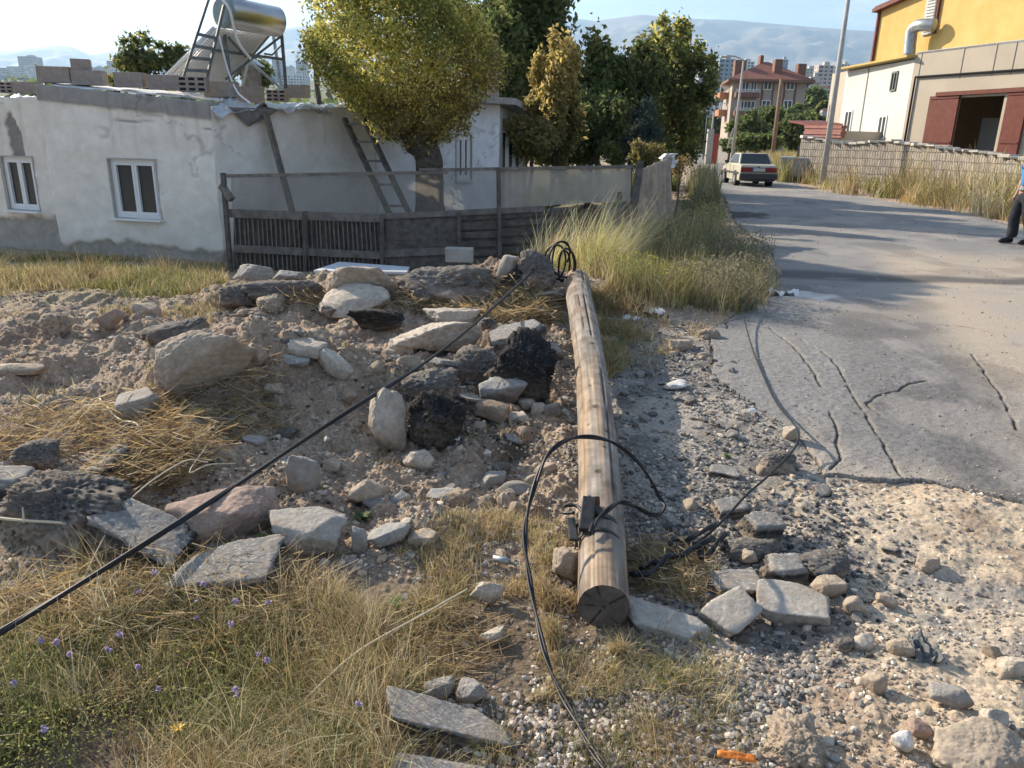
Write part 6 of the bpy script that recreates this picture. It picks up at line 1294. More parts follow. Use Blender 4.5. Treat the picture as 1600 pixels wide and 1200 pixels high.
grass('field_grass', [(-40, 500), (220, 505), (350, 480), (330, 530), (-40, 520)], 1500, .07, .0018, [STRAW + DRYG, DRYG], 209, .1, 2, bend=.9)
grass('tall_dry_grass', [(806, 408), (880, 400), (978, 396), (985, 430), (930, 462), (870, 440), (815, 432)], 2600, .65, .0015, [STRAW + [(.55, .47, .24)], DRYG + [(.45, .42, .14), (.34, .36, .10)]], 210, .5, 1.5, lean=(.35, -.1), bend=.35)
grass('yellow_weeds', [(905, 420), (990, 395), (1080, 410), (1120, 450), (1060, 500), (950, 490), (905, 460)], 2500, .42, .0016, [FRESH + [(.42, .40, .12)], DRYG + STRAW], 211, .4, 1.5, bend=.55)
grass('yellow_weeds', [(1010, 380), (1120, 385), (1200, 430), (1195, 480), (1120, 505), (1050, 470)], 1500, .48, .0015, [DRYG + [(.21, .20, .13)], STRAW + [(.25, .24, .16)]], 212, .4, 1.8, bend=.7)
grass('dark_weeds', [(1052, 338), (1100, 318), (1128, 345), (1135, 380), (1060, 385)], 2200, .34, .0018, [[(.11, .13, .06), (.15, .16, .08)], DRYG], 213, .3, 1.2, bend=.35)
grass('dark_weeds', [(1075, 300), (1112, 292), (1125, 318), (1090, 330)], 900, .95, .0018, [[(.22, .22, .12), (.27, .25, .15)], DRYG], 214, .4, .8, bend=.22)
grass('shaded_straw', [(905, 470), (990, 490), (1060, 520), (1010, 560), (950, 600), (915, 560)], 4500, .16, .0018, [STRAW + BROWN, BROWN + DRYG], 215, .2, 3, bend=1.4)
grass('verge_grass', [(1262, 288), (1268, 262), (1420, 272), (1700, 310), (1700, 372), (1600, 352), (1500, 332), (1380, 312), (1300, 302)], 2600, .5, .0018, [STRAW + DRYG, OLIVE + DRYG + FRESH], 216, .25, .7, bend=.5)
grass('verge_grass', [(1090, 236), (1145, 243), (1170, 252), (1255, 266), (1262, 284), (1205, 262), (1120, 246)], 12000, 1.1, .0024, [STRAW + GOLD, DRYG + STRAW], 217, .2, .3, bend=.4)
grass('verge_grass', [(1180, 262), (1262, 268), (1264, 288), (1215, 285)], 7000, 1.3, .0022, [GOLD + STRAW, DRYG + OLIVE], 218, .3, .6, bend=.4)
grass('fence_weeds', [(345, 425), (480, 430), (620, 436), (610, 445), (350, 440)], 1100, .18, .0018, [DRYG + FRESH, STRAW], 219, .1, 3, bend=.8, z=-.25)
grass('fence_weeds', [(690, 300), (1060, 285), (1060, 300), (690, 320)], 9000, .6, .004, [FRESH + GREEN, OLIVE + FRESH], 220, .4, 1, bend=.5)
tufts('tall_dry_grass', [(806, 408), (880, 400), (978, 396), (985, 430), (930, 462), (870, 440), (815, 432)], 95, 40, .80, .0016, [STRAW, [(.80, .66, .40)], [(.62, .60, .22)], STRAW], 241, .05, lean=(.28, -.1), bend=.45)
tufts('yellow_weeds', [(905, 420), (990, 395), (1080, 410), (1120, 450), (1060, 500), (950, 490), (905, 460)], 110, 34, .42, .0016, [OLIVE, DRYG, FRESH, STRAW], 242, .06, bend=.8)
tufts('grey_bush', [(1010, 380), (1120, 385), (1205, 430), (1200, 482), (1120, 508), (1050, 470)], 120, 34, .50, .0016, [[(.30, .28, .20)], DRYG, STRAW, [(.22, .20, .14)], OLIVE], 243, .07, bend=.9)
tufts('verge_grass', [(1262, 288), (1268, 262), (1420, 272), (1700, 310), (1700, 372), (1600, 352), (1500, 332), (1380, 312), (1300, 302)], 480, 32, 1.3, .0018, [STRAW, DRYG, STRAW, GOLD, BROWN, OLIVE], 244, .22, cs=.5, bend=.7)
tufts('dark_weeds', [(1070, 300), (1108, 292), (1122, 320), (1088, 335)], 26, 36, 1.0, .0016, [[(.24, .24, .13)], DRYG, [(.17, .18, .09)]], 252, .09, bend=.3)
tufts('roadside_weeds', [(905, 520), (1000, 480), (1110, 500), (1110, 520), (1040, 560), (950, 640), (925, 600)], 60, 16, .10, .0014, [STRAW, DRYG, BROWN], 245, .05, bend=1.2)
tufts('dirt_weeds', [(0, 520), (420, 500), (880, 470), (880, 800), (560, 820), (440, 720), (0, 720)], 90, 12, .09, .0014, [STRAW, DRYG, BROWN], 246, .03, bend=1.3)
tufts('gravel_weeds', [(560, 940), (830, 920), (1120, 1000), (1180, 1250), (560, 1250)], 260, 12, .10, .0013, [STRAW, DRYG, BROWN, OLIVE], 247, .03, bend=1.3)
tufts('near_tussocks', [(-160, 900), (180, 900), (560, 960), (640, 1090), (600, 1290), (-160, 1290)], 240, 24, .17, .0015, [STRAW, DRYG, STRAW, FRESH, [(.62, .52, .34)]], 248, .035, bend=1.0)
# leafy weeds mixed in: little leaves on the taller growth
def leaflets(name, poly, n, hmax, size, pal, seed, clump=.4, cs=2.0):
    x, y = region(poly, n, seed, clump, cs); r = np.random.default_rng(seed); z = height(x, y) + hmax * r.random(len(x)) ** .8 * (.6 + .4 * vnoise(x * 4, y * 4, 3)); leaf_mesh(name, np.stack([x, y, z], -1), size, pal_mix(r, len(x), pal), None, seed, .45, kind='stuff')
leaflets('weed_leaves', [(1030, 385), (1120, 385), (1205, 430), (1200, 478), (1120, 500), (1050, 475)], 9000, .55, .03, [(.22, .22, .15), (.16, .17, .10), (.28, .26, .18)], 231)
leaflets('weed_leaves', [(905, 420), (990, 395), (1080, 410), (1110, 450), (1050, 495), (950, 485)], 5000, .45, .026, OLIVE + [(.55, .52, .10)], 232)
leaflets('weed_leaves', [(-160, 985), (100, 985), (330, 960), (480, 960), (580, 1020), (600, 1290), (-160, 1290)], 9000, .10, .011, FRESH + [(.20, .22, .10)], 233, .2)
leaflets('weed_leaves', [(1300, 268), (1420, 278), (1700, 315), (1700, 368), (1600, 348), (1500, 328), (1380, 308), (1300, 296)], 9000, .7, .07, OLIVE + FRESH + [(.13, .11, .07)], 234)
leaflets('weed_leaves', [(1052, 332), (1100, 318), (1128, 345), (1140, 380), (1060, 385)], 5000, .7, .035, [(.10, .12, .06), (.14, .15, .08)], 235)
# loose straw lying over the rubble: each pile one mass
def straw(label, px, py, rx, ry, n, L, seed, pal=STRAW, hang=.0, up=.03, w=.0016):
    r = np.random.default_rng(seed); c = hit(px, py); d = math.hypot(c.x, c.y); kx = rx * d / FOC; ky = min(ry * d / FOC * 2.2, 1.0); a = r.uniform(0, 6.28, n); q = np.sqrt(r.random(n))
    X = c.x + np.cos(a) * q * kx; Y_ = c.y + np.sin(a) * q * ky; n = len(X); th = r.uniform(0, 3.14, n) + .5 * fbm(X * 3, Y_ * 3, seed, 2); ln = L * r.uniform(.3, 1.3, n); V = []
    x0, y0 = X, Y_; cv = r.normal(0, 1.1, n); z0 = height(X, Y_, False) + up * r.random(n) ** 1.5 + .012; s1 = r.normal(.08, .38, n)
    wa = w * (.5 + .25 * d)
    for t in (-.5, -.17, .17, .5):
        x = x0 + np.cos(th + cv * t) * ln * t; y = y0 + np.sin(th + cv * t) * ln * t * .8; zz = height(x, y, False) + .012; z = np.maximum(z0 + s1 * ln * t - hang * ln * t * t, zz + .004)
        V.append(np.stack([x, y, z - wa], -1)); V.append(np.stack([x + wa * .7, y - wa * .7, z + wa], -1))
    V = np.stack(V, 1); F = (np.array([[0, 1, 3, 2], [2, 3, 5, 4], [4, 5, 7, 6]])[None] + (np.arange(n) * 8)[:, None, None]).reshape(-1, 4)
    npmesh('dry_straw', V.reshape(-1, 3), F, M['blade'], None, col=np.repeat(pal_mix(r, n, pal + [(.34, .27, .18), (.24, .19, .13), (.50, .44, .34)]), 8, 0), kind='stuff', label=label)
straw('straw hanging over the dirt hill', 345, 655, 90, 44, 650, .22, 301, up=.12); straw('straw strewn left of the dirt hill', 120, 690, 150, 38, 600, .24, 302, up=.12); straw('straw over the dark asphalt block', 250, 735, 80, 30, 900, .26, 303, up=.12)
straw('straw behind the cream rocks', 700, 478, 80, 14, 900, .25, 304, up=.08); straw('straw heap left of the far pole end', 800, 496, 70, 24, 1600, .32, 305, up=.14); straw('straw on the ridge', 470, 470, 60, 12, 350, .3, 306, up=.08)
straw('straw scattered in the near weeds', 250, 950, 260, 60, 1700, .24, 307, up=.08); straw('straw scattered by the near slab', 650, 1010, 160, 60, 450, .18, 308, up=.03); straw('straw under the tangled cables', 1040, 900, 80, 40, 420, .16, 309, up=.06)
# a few long pale stalks
M['stalk'] = mat('pale_stalk', (.55, .47, .33), (.66, .58, .42), scale=20, rough=.8)
for i, (pts, r_, lb) in enumerate(([[(-20, 852, .13), (40, 856, .12), (100, 858, .12), (156, 860, .1)], .006, 'thick pale dry stalk lying level across the weeds at the photo left border'], [[(0, 806, .2), (28, 806, .2), (44, 830, .18), (46, 858, .12)], .004, 'short hooked pale stalk standing on the level stalk'],
    [[(115, 960, .05), (200, 850, .16), (290, 790, .2), (330, 770, .15)], .003, 'long thin pale stalk slanting over the thick tilted asphalt slab'], [[(470, 1120, .04), (560, 1060, .1), (660, 1010, .12), (730, 950, .08)], .003, 'long green-yellow stalk slanting across the near weeds to the right'],
    [[(160, 650, .1), (190, 690, .12), (220, 700, .12), (236, 716, .05)], .004, 'crooked pale stalk in the straw left of the dirt hill'], [[(330, 730, .12), (300, 770, .1), (330, 760, .1), (370, 740, .05)], .003, 'bent pale stalk above the reddish boulder'])):
    P = [hit(a, b) + Vector((0, 0, u)) for a, b, u in pts]; MB().tube(spline(P, 6), r_, 6).build('dry_stalk', M['stalk'], smooth=True, label=lb, cat='stalk')
# flowering alfalfa plants near the camera
M['purple'] = mat('purple_petals', (.34, .24, .42), (.50, .40, .56), scale=60, rough=.7)
M['stem'] = mat('green_stem', (.13, .16, .06), (.2, .22, .09), scale=30)
def alfalfa(seed):
    r = random.Random(seed); t = empty('alfalfa_plant', (0, 0, 0), 'thin green weed with a small purple flower head in the near left grass', 'flowering weed', 'purple flowering weeds in the near grass')
    m = MB(); tips = []
    for k in range(4):
        a = r.uniform(0, 6.28); l = r.uniform(.6, 1); e = Vector((math.cos(a) * .09 * l, math.sin(a) * .09 * l, .17 * l)); m.tube(spline([Vector(), e * .5 + Vector((0, 0, .03)), e], 3), .0014, 4); tips.append(e)
    m.build('stems', M['stem'], t, local=True); f = MB(); e = tips[0]
    for k in range(16):
        d = Vector((r.gauss(0, 1), r.gauss(0, 1), r.gauss(0, 1))).normalized(); p = e + d * .007; f.box(p, (.0045, .0025, .007), d.to_track_quat('Z', 'Y').to_matrix(), taper=1.6)
    f.build('flower_head', M['purple'], t, local=True)
    q = np.random.default_rng(seed); L = np.array([list(v.lerp(Vector(), q.random())) for v in tips for _ in range(9)]) + q.normal(0, .006, (36, 3)); leaf_mesh('leaves', L, .016, pal_mix(q, 36, FRESH), t, seed, .4, local=True)
    return t
def copy_tree(o, parent=None):
    c = o.copy(); COL.objects.link(c); c.parent = parent
    for ch in o.children: copy_tree(ch, c)
    return c
protos = [alfalfa(s) for s in (1, 2, 3)]
for i, (px, py) in enumerate([(288, 972), (297, 984), (316, 968), (342, 974), (383, 992), (404, 1000), (138, 1036), (175, 1040), (216, 1042), (260, 1064), (457, 1054), (47, 1060), (115, 1062), (72, 1120), (222, 1106), (349, 1142), (370, 1148), (8, 1165), (62, 1045), (190, 965), (278, 910), (405, 1030), (530, 1135), (115, 1190)]):
    o = protos[i] if i < 3 else copy_tree(protos[i % 3]); p = hit(px, py + 22); o.location = p; o.rotation_euler.z = i * 1.7; nl_ = min((('yellow flower', 283, 1170), ('flat sunken asphalt slab', 370, 940), ('thick tilted asphalt slab', 240, 880), ('photo left border', 10, 1060), ('lower left corner', 60, 1170), ('foreground asphalt slab', 600, 1120), ('long black cable', 150, 960), ('middle of the green weeds', 380, 1030), ('long slanting stalk', 500, 1080)), key=lambda q: (q[1] - px) ** 2 + (q[2] - py) ** 2)[0]; o['label'] = 'thin weed with a small purple flower head growing near the ' + nl_; s = random.uniform(.7, 1.05); o.scale = (s, s, s)
# broad-leaved weeds
def rosette(label, px, py, n, L, pal, seed, spread=.6):
    r = np.random.default_rng(seed); p = hit(px, py); t = empty('broadleaf_weed', tuple(p), label, 'weed'); V = []; F = []; C = []
    for k in range(n):
        a = r.uniform(0, 6.28); l = L * r.uniform(.6, 1.1); el = r.uniform(.2, 1.0); w = l * .16; d = np.array([math.cos(a), math.sin(a), 0]); s = np.array([-d[1], d[0], 0]); b = len(V); cc = np.array(pal[r.integers(len(pal))])
        for j, tt in enumerate((0, .3, .6, .85, 1)):
            q = np.array(p) + d * l * tt * spread + np.array([0, 0, l * el * (tt - .6 * tt * tt) + .005]); ww = w * math.sin(math.pi * min(tt * .85 + .1, 1)); V += [q - s * ww, q + s * ww]; C += [cc, cc]
        F += [(b + 2 * j, b + 2 * j + 1, b + 2 * j + 3, b + 2 * j + 2) for j in range(4)]
    npmesh('leaves', np.array(V), np.array(F), M['blade'], t, col=np.array(C), smooth=True)
rosette('green and silvery broad-leaved weed in the bare patch left of the pole butt', 630, 952, 26, .10, [(.14, .22, .06), (.35, .36, .28), (.12, .18, .05)], 5)
rosette('dark green low weed behind the small upright grey cobble', 566, 812, 40, .07, [(.07, .11, .04), (.10, .14, .05)], 6)
rosette('tiny green weed at the edge of the flat sunken slab', 420, 845, 8, .07, [(.14, .24, .05)], 7)
rosette('green weed in the shade right of the far part of the pole', 962, 545, 24, .16, [(.10, .15, .05), (.14, .18, .06)], 8)
rosette('small green weed on the broken gravel strip', 1135, 716, 14, .05, [(.14, .19, .07)], 9)
# yellow flower near the bottom border
yf = empty('yellow_flower', tuple(hit(283, 1172)), 'single orange-yellow flower low in the grass at the bottom left', 'flower'); M['petal'] = mat('yellow_petals', (.75, .42, .03), (.80, .52, .06), scale=40, rough=.6)
b0 = hit(283, 1172); ctr = b0 + Vector((0, .0, .07)); MB().tube([b0, ctr], .0018, 6).build('stem', M['stem'], yf); pm = MB()
for k in range(13):
    a = k * 2 * math.pi / 13; d = Vector((math.cos(a), math.sin(a) * .8, .25 + .2 * math.sin(k * 2))); s = Vector((-math.sin(a), math.cos(a), 0)) * .004; e = ctr + d * .022; pm.add([ctr - s * .5, ctr + s * .5, ctr + d * .014 + s, e, ctr + d * .014 - s], [(0, 1, 2, 3, 4)])
pm.build('petals', M['petal'], yf)
# litter
M['orange'] = mat('orange_plastic', (.75, .20, .03), (.82, .26, .05), scale=30, rough=.5)
p = hit(1146, 1192); sheet('plastic_strip', [p + Vector((-.05, -.008, .03)), p + Vector((.055, -.02, .02)), p + Vector((.06, .0, .03)), p + Vector((-.045, .012, .035))], 'bright orange plastic strip lying on the sand at the bottom of the photo', 'litter', M['orange'], nx=14, ny=5, amp=.006, seed=3, thick=.002)
p = hit(788, 886); t = empty('broken_bracket', tuple(p), 'broken piece of grey metal fitting lying in the dry weeds left of the pole', 'metal fitting'); MB().tube([p + Vector((-.045, .01, .03)), p + Vector((.0, .0, .028)), p + Vector((.02, -.005, .025))], [.014, .016, .012], 10).build('sleeve', M['steel'], t, smooth=True)
MB().tube([p + Vector((.015, -.005, .025)), p + Vector((.05, -.02, .02))], .006, 8).build('rod', M['frame_metal'], t)
M['rag'] = mat('dusty_rag', (.20, .21, .21), (.11, .12, .13), scale=20, rough=.95, bump=.6, bscale=60)
p = hit(1440, 1030); sheet('crumpled_rag', [p + Vector((-.035, -.05, .02)), p + Vector((.045, -.05, .02)), p + Vector((.02, .07, .05)), p + Vector((-.03, .06, .04))], 'crumpled grey striped rag lying against the tan block stone', 'rag', M['rag'], nx=24, ny=24, amp=.035, seed=8, thick=.004)
for i, (px, py, w, lb) in enumerate(((1020, 492, .22, 'white plastic scrap in the rubble below the yellow weeds'), (985, 502, .16, 'torn white plastic scrap left of the other one below the yellow weeds'), (710, 694, .06, 'small bluish plastic scrap below the burnt-looking asphalt lump'), (1222, 462, .35, 'white powdery scrap pile on the asphalt near the grey bush'), (1175, 650, .05, 'paper-white scrap at the broken asphalt edge'))):
    p = hit(px, py); sheet('plastic_scrap', [p + Vector((-w / 2, -w * .2, .03)), p + Vector((w / 2, -w * .25, .03)), p + Vector((w * .45, w * .3, .04)), p + Vector((-w * .4, w * .25, .05))], lb, 'litter', M['white'], nx=14, ny=10, amp=w * .2, seed=60 + i, thick=.003)
p = hit(1295, 815); MB().bar(p + Vector((-.03, .04, .03)), p + Vector((.03, -.05, .02)), .008).build('splinter', M['stalk'], label='short pale wood splinter lying right of the square asphalt chunk', cat='splinter')

# ------------------------------------------------------------------ person at the right border
def skin(name, verts, edges, radii, material, parent, root=0, sub=2):
    me = bpy.data.meshes.new(name); me.from_pydata(verts, edges, []); me.materials.append(material); o = bpy.data.objects.new(name, me); link(o, parent)
    m = o.modifiers.new('skin', 'SKIN'); m.use_smooth_shade = True
    for i, r_ in enumerate(radii): rr = r_ if isinstance(r_, tuple) else (r_, r_); me.skin_vertices[0].data[i].radius = rr; me.skin_vertices[0].data[i].use_root = (i == root)
    s = o.modifiers.new('sub', 'SUBSURF'); s.levels = s.render_levels = sub; return o
def person():
    p = gz(1562, 383); t = empty('person', (0, 0, 0), 'person in blue shirt and dark trousers standing at the right border of the photo', 'person')
    M['skin'] = mat('skin', (.42, .26, .18), rough=.6); M['trousers'] = mat('dark_trousers', (.022, .024, .03), (.035, .037, .045), scale=12, rough=.9, bump=.4, bscale=18, bdist=.03)
    M['shirt'] = mat('blue_shirt', (.06, .21, .46), (.09, .26, .52), scale=6, rough=.85, bump=.4, bscale=14, bdist=.03); M['shoe'] = mat('black_shoe', (.012, .012, .014), rough=.4); M['hair'] = mat('dark_hair', (.02, .015, .012), rough=.7, bump=.6, bscale=80)
    V = [(0, 0, .96), (.01, 0, 1.16), (0, 0, 1.36), (.0, 0, 1.46), (-.015, 0, 1.53), (-.035, 0, 1.62), (-.03, 0, 1.70), (-.02, 0, 1.76)]; E = [(i, i + 1) for i in range(7)]; Rd = [(.13, .15), (.11, .135), (.12, .165), (.07, .10), .055, (.085, .07), (.098, .078), (.06, .05)]
    V += [(-.125, 0, 1.655)]; E += [(6, 8)]; Rd += [.012]                                     # nose
    for s in (-1, 1):
        b = len(V); V += [(0, s * .20, 1.43), (.03, s * .25, 1.14), (-.03, s * .26, .90), (-.05, s * .26, .83)]; E += [(3, b), (b, b + 1), (b + 1, b + 2), (b + 2, b + 3)]; Rd += [.06, .042, .028, (.034, .018)]
        for k, (dy, ln) in enumerate(((-.03, .065), (-.01, .08), (.01, .085), (.03, .07))):
            c = len(V); V += [(-.05 + dy * .9, s * .26, .80), (-.055 + dy, s * .258, .80 - ln * .5), (-.05 + dy, s * .245, .80 - ln * .85)]; E += [(b + 3, c), (c, c + 1), (c + 1, c + 2)]; Rd += [.010, .009, .008]
        c = len(V); V += [(-.085, s * .25, .82), (-.10, s * .24, .785)]; E += [(b + 3, c), (c, c + 1)]; Rd += [.011, .009]
        b = len(V); kx, ax = ((-.09, -.05) if s > 0 else (.02, .15)); V += [(0, s * .10, .90), (kx, s * .11, .50), (ax, s * .12, .10), (ax - .17, s * .13, .045)]; E += [(0, b), (b, b + 1), (b + 1, b + 2), (b + 2, b + 3)]; Rd += [.09, .058, .042, (.03, .04)]
    body = skin('body', V, E, Rd, M['skin'], t)
    tv = [(0, 0, .98), (0, 0, .90)]; te = [(0, 1)]; tr_ = [(.15, .175), (.14, .175)]
    for s in (-1, 1):
        b = len(tv); kx, ax = ((-.09, -.05) if s > 0 else (.02, .15)); tv += [(-.01, s * .10, .80), (kx, s * .11, .50), ((kx + ax) / 2 + .015, s * .115, .30), (ax, s * .12, .09)]; te += [(1, b), (b, b + 1), (b + 1, b + 2), (b + 2, b + 3)]; tr_ += [.125, .10, .095, .10]
    skin('trousers', tv, te, tr_, M['trousers'], body)
    for s in (-1, 1):
        ax = -.05 if s > 0 else .15; skin('shoe', [(ax + .05, s * .12, .055), (ax - .05, s * .125, .06), (ax - .17, s * .13, .04), (ax - .22, s * .13, .035)], [(0, 1), (1, 2), (2, 3)], [(.062, .062), (.062, .066), (.052, .048), (.048, .036)], M['shoe'], body)
    sv = [(0, 0, .99), (.01, 0, 1.16), (0, 0, 1.36), (0, 0, 1.45)]; se = [(0, 1), (1, 2), (2, 3)]; sr = [(.155, .18), (.145, .165), (.15, .195), (.09, .12)]
    for s in (-1, 1): b = len(sv); sv += [(0, s * .20, 1.42), (.045, s * .255, 1.18)]; se += [(3, b), (b, b + 1)]; sr += [.082, .068]
    skin('shirt', sv, se, sr, M['shirt'], body)
    MB().tube([(0, 0, .975), (0, 0, 1.015)], [.17, .17], 24).build('belt', M['steel'], body, local=True)
    h = MB(); D, F = ico(3); hv = [(d[0] * .105 - .015, d[1] * .088, d[2] * .115 + 1.695) for d in D]; keep = [f for f in F if all(hv[i][2] > 1.66 + .9 * max(0, -(hv[i][0] + .02)) for i in f)]; h.add(hv, [tuple(int(i) for i in f) for f in keep]); h.build('hair', M['hair'], body, smooth=True, local=True)
    for s in (-1, 1):
        MB().tube([(-.03, s * .078, 1.64), (-.03, s * .092, 1.655)], [.022, .028], 10).build('ear', M['skin'], body, local=True); MB().tube([(-.118, s * .03, 1.672), (-.124, s * .03, 1.672)], .009, 8).build('eye', M['dark'], body, local=True)
    t.location = (p.x + .31, p.y, .03)
person()

# ------------------------------------------------------------------ city, hills, mountains
M['city'] = mat('city_render', (.45, .44, .42), (.6, .58, .55), scale=.02, vcol=True, rough=.9); M['citywin'] = mat('city_windows', (.07, .08, .09), (.12, .13, .14), scale=.1, rough=.4)
def tower(label, px, pt, wpx, Y, colr, seed, cat='tower block', group='distant city blocks', roof=None, floor=3.1, depth=.8, proud=True):
    c = at(px, pt, Y); w = wpx * Y / FOC * 1.02; b = hz(c.x, c.y) - 6; top = c.z; nf_ = max(2, int((top - b) / floor)); nb = max(3, int(w / 3.4)); d = w * depth
    root = empty('city_block' if cat != 'house' else 'distant_house', (c.x, c.y, b), label, cat, group); z0 = top - nf_ * floor
    m = MB(); m.box((c.x, c.y + d / 2, (top + b) / 2), (w, d, top - b)); o = m.build('wall', M['city'], root); a = o.data.color_attributes.new('Col', 'FLOAT_COLOR', 'POINT')
    for v in a.data: v.color = (*colr, 1)
    f = MB(); r = random.Random(seed); bw = w / nb
    for j in range(nf_):
        for i in range(nb):
            if r.random() < .08: continue
            x = c.x - w / 2 + bw * (i + .5); z = z0 + floor * (j + .5); ww = bw * (.5 if i % 3 else .72); f.add([(x - ww / 2, c.y - .06, z - .75), (x + ww / 2, c.y - .06, z - .75), (x + ww / 2, c.y - .06, z + .75), (x - ww / 2, c.y - .06, z + .75)], [(0, 1, 2, 3)])
        for i in range(max(2, int(d / 4))): yy = c.y + d * (i + .5) / max(2, int(d / 4)); sx = c.x - w / 2 - .06 if c.x > 0 else c.x + w / 2 + .06; z = z0 + floor * (j + .5); f.add([(sx, yy - .9, z - .7), (sx, yy + .9, z - .7), (sx, yy + .9, z + .7), (sx, yy - .9, z + .7)], [(0, 1, 2, 3)])
    q = f.build('windows', M['citywin'], root); q['kind'] = 'stuff'
    if roof: MB().add([(c.x - w * .55, c.y - w * .05, top), (c.x + w * .55, c.y - w * .05, top), (c.x + w * .55, c.y + d * 1.05, top), (c.x - w * .55, c.y + d * 1.05, top), (c.x - w * .15, c.y + d / 2, top + w * .22), (c.x + w * .15, c.y + d / 2, top + w * .22)], [(0, 1, 5, 4), (1, 2, 5), (2, 3, 4, 5), (3, 0, 4), (3, 2, 1, 0)]).build('roof', M['tile'], root)
    else: MB().box((c.x + w * .1, c.y + d / 2, top + 1.5), (w * .35, d * .4, 3.2)).build('stair_head', M['cement'], root)
WH, GR, BE, PK, BL = (.62, .61, .60), (.42, .43, .45), (.55, .49, .42), (.60, .46, .42), (.30, .36, .42)
CITY = [('tallest slim grey tower of the left city group', 40, 88, 24, 1500, GR), ('broad white block in front of the tallest left tower', 35, 104, 40, 1350, WH), ('grey block at the photo left border above the roof', 8, 106, 24, 1420, GR), ('low pale block at the photo left border', 3, 118, 16, 1200, BL),
 ('pale block right of the tallest left tower', 66, 113, 16, 1600, GR), ('tiny pale block between the loose roof blocks', 112, 106, 12, 1800, WH), ('pale tower left of the roof tree', 150, 105, 16, 1700, BL), ('tall pale tower touching the roof tree', 176, 95, 18, 1500, GR), ('broad low block behind the roof tree', 166, 108, 26, 1400, WH), ('pale block between roof tree and solar tubes', 262, 100, 22, 1500, BL),
 ('pale tower under the solar heater on its left', 408, 94, 14, 1500, GR), ('grey tower between the solar heater legs', 432, 92, 14, 1550, BL), ('tower right of the solar heater leg', 470, 95, 15, 1500, GR), ('broad grey block under the solar heater', 424, 108, 26, 1250, BL), ('white block right of the solar heater', 458, 118, 34, 1000, WH), ('small block beside the pruned crown', 452, 104, 12, 1700, WH),
 ('grey eight storey block left of the apartment house', 1108, 112, 28, 330, GR), ('tower behind the loose yellowish tree', 1092, 88, 24, 520, (.50, .48, .47)), ('bluish glass tower behind the left brown chimney', 1137, 92, 22, 620, BL), ('pale block between garden trees and glass tower', 1122, 104, 12, 800, WH),
 ('white block behind the apartment roof ridge', 1168, 96, 20, 900, WH), ('small bluish tower behind the middle brown chimney', 1226, 93, 11, 900, BL), ('long pale block right of the right brown chimney', 1268, 107, 22, 950, BE), ('pinkish white tower left of the tall street lamp', 1292, 102, 22, 700, PK),
 ('blue-grey tower at the right corner of the apartment house', 1259, 124, 10, 420, BL), ('pale tower right of the tall street lamp', 1312, 104, 14, 1000, GR), ('low cream block on the slope', 1275, 120, 14, 600, BE), ('tower behind the cream annex', 1322, 100, 12, 1100, WH)]
for i, (lb, px, pt, w, Y, c) in enumerate(CITY): tower(lb, px, pt, w, Y, c, i)
for i, (lb, px, pt, w, Y, c) in enumerate([('red-roofed house on the slope under the pinkish white tower', 1270, 131, 16, 420, WH), ('white house with red roof beside the tall street lamp', 1290, 138, 16, 360, WH), ('small white house among the slope trees', 1277, 150, 10, 300, WH), ('small pink house under the orange balconies', 1118, 185, 16, 240, PK), ('white low house behind the farthest lamps', 1128, 176, 18, 260, WH), ('grey house left of the cream annex', 1292, 172, 12, 110, GR)]):
    tower(lb, px, pt, w, Y, c, 100 + i, cat='house', group='distant houses', roof=True)
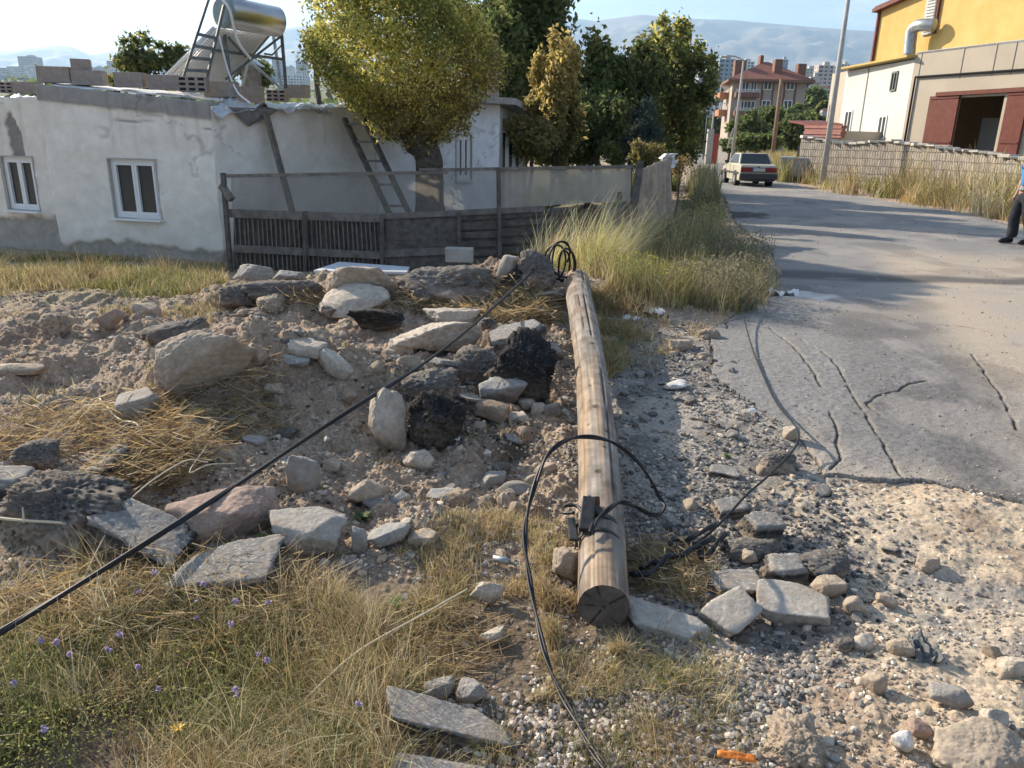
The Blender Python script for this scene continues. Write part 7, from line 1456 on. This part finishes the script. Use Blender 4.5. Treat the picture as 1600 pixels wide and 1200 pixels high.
# dark tree masses on the far slope
def woods():
    r = np.random.default_rng(5); n = 9000; a = np.radians(r.uniform(-40, 38, n)); q = np.exp(r.uniform(math.log(170), math.log(2200), n)); x = q * np.sin(a); y = q * np.cos(a)
    k = (fbm(x / 70, y / 70, 8, 3) > .02) & ~in_poly(x, y, ROAD_POLY) & ~((x > 60) & (x < 130) & (y < 700) & (x / y < .33) & (x / y > .17)); x = x[k]; y = y[k]; n = len(x); z = height(x, y); m = 14; s = r.uniform(2.5, 6, n)
    P = np.stack([x, y, z + s * .8], -1)[:, None] + r.normal(0, .45, (n, m, 3)) * s[:, None, None]; leaf_mesh('far_woods', P.reshape(-1, 3), 3.2, np.repeat(pal_mix(r, n, GREEN + [(.08, .09, .04)]), m, 0), None, 9, .9, kind='stuff')
woods()
RIDGE = [(-300, 84), (-100, 82), (0, 80), (60, 73), (90, 70), (112, 72), (140, 84), (180, 80), (230, 74), (290, 71), (340, 62), (400, 52), (455, 42), (520, 36), (600, 30), (700, 26), (800, 24), (880, 26), (930, 32), (1000, 22), (1050, 27), (1150, 31), (1250, 40), (1330, 46), (1400, 50), (1600, 60), (1900, 66)]
def mountains():
    az = []; el = []
    for px, py in RIDGE: d = ray(px, py); az.append(math.atan2(d[0], d[1])); el.append(d[2] / math.hypot(d[0], d[1]))
    A_, S_ = np.meshgrid(np.linspace(-1.2, 1.2, 520), np.linspace(0, 1.25, 130)); D_ = 9200.0; e = np.interp(A_, az, el); Q = 4200 + (D_ - 4200) * S_
    x = Q * np.sin(A_); y = Q * np.cos(A_); top = e * D_; s = np.clip(S_, 0, 1); z = 90 + (top - 90) * s ** 1.25; rid = 1 - np.abs(fbm(x / 900, y / 900, 3, 5, .55)) * 2
    z = z - (1 - sm(.86, 1, s)) * s * (1 - rid) * 210 + (1 - sm(.9, 1, s)) * s * 120 * fbm(x / 350, y / 350, 6, 4); z = np.where(S_ > 1, top - (S_ - 1) * 2500, z)
    c = np.ones(x.shape + (3,)) * C_(.20, .17, .12); t = sm(-.1, .25, fbm(x / 500, y / 900, 21, 4)); c = mixc_(c, C_(.38, .31, .22), t * .9); t = sm(.05, .3, fbm(x / 400, y / 250, 23, 4)); c = mixc_(c, C_(.09, .10, .06), t * .8)
    idx = np.arange(x.size).reshape(x.shape); F = np.stack([idx[:-1, :-1], idx[:-1, 1:], idx[1:, 1:], idx[1:, :-1]], -1).reshape(-1, 4)
    npmesh('mountains', np.stack([x, y, z], -1).reshape(-1, 3), F, M['ground'], col=c.reshape(-1, 3), smooth=True, kind='structure')
mountains()
# ------------------------------------------------------------------ the air
hm = bpy.data.materials.new('haze_air'); hm.use_nodes = True; n = hm.node_tree.nodes; n.clear(); oo = n.new('ShaderNodeOutputMaterial'); pv = n.new('ShaderNodeVolumePrincipled')
pv.inputs['Color'].default_value = (.50, .72, 1.0, 1); pv.inputs['Density'].default_value = 1.1e-4; pv.inputs['Anisotropy'].default_value = .35; hm.node_tree.links.new(pv.outputs[0], oo.inputs['Volume'])
o = MB().box((0, 0, 998), (30000, 30000, 2004)).build('haze', hm); tag(o, 'pale blue haze', kind='stuff')
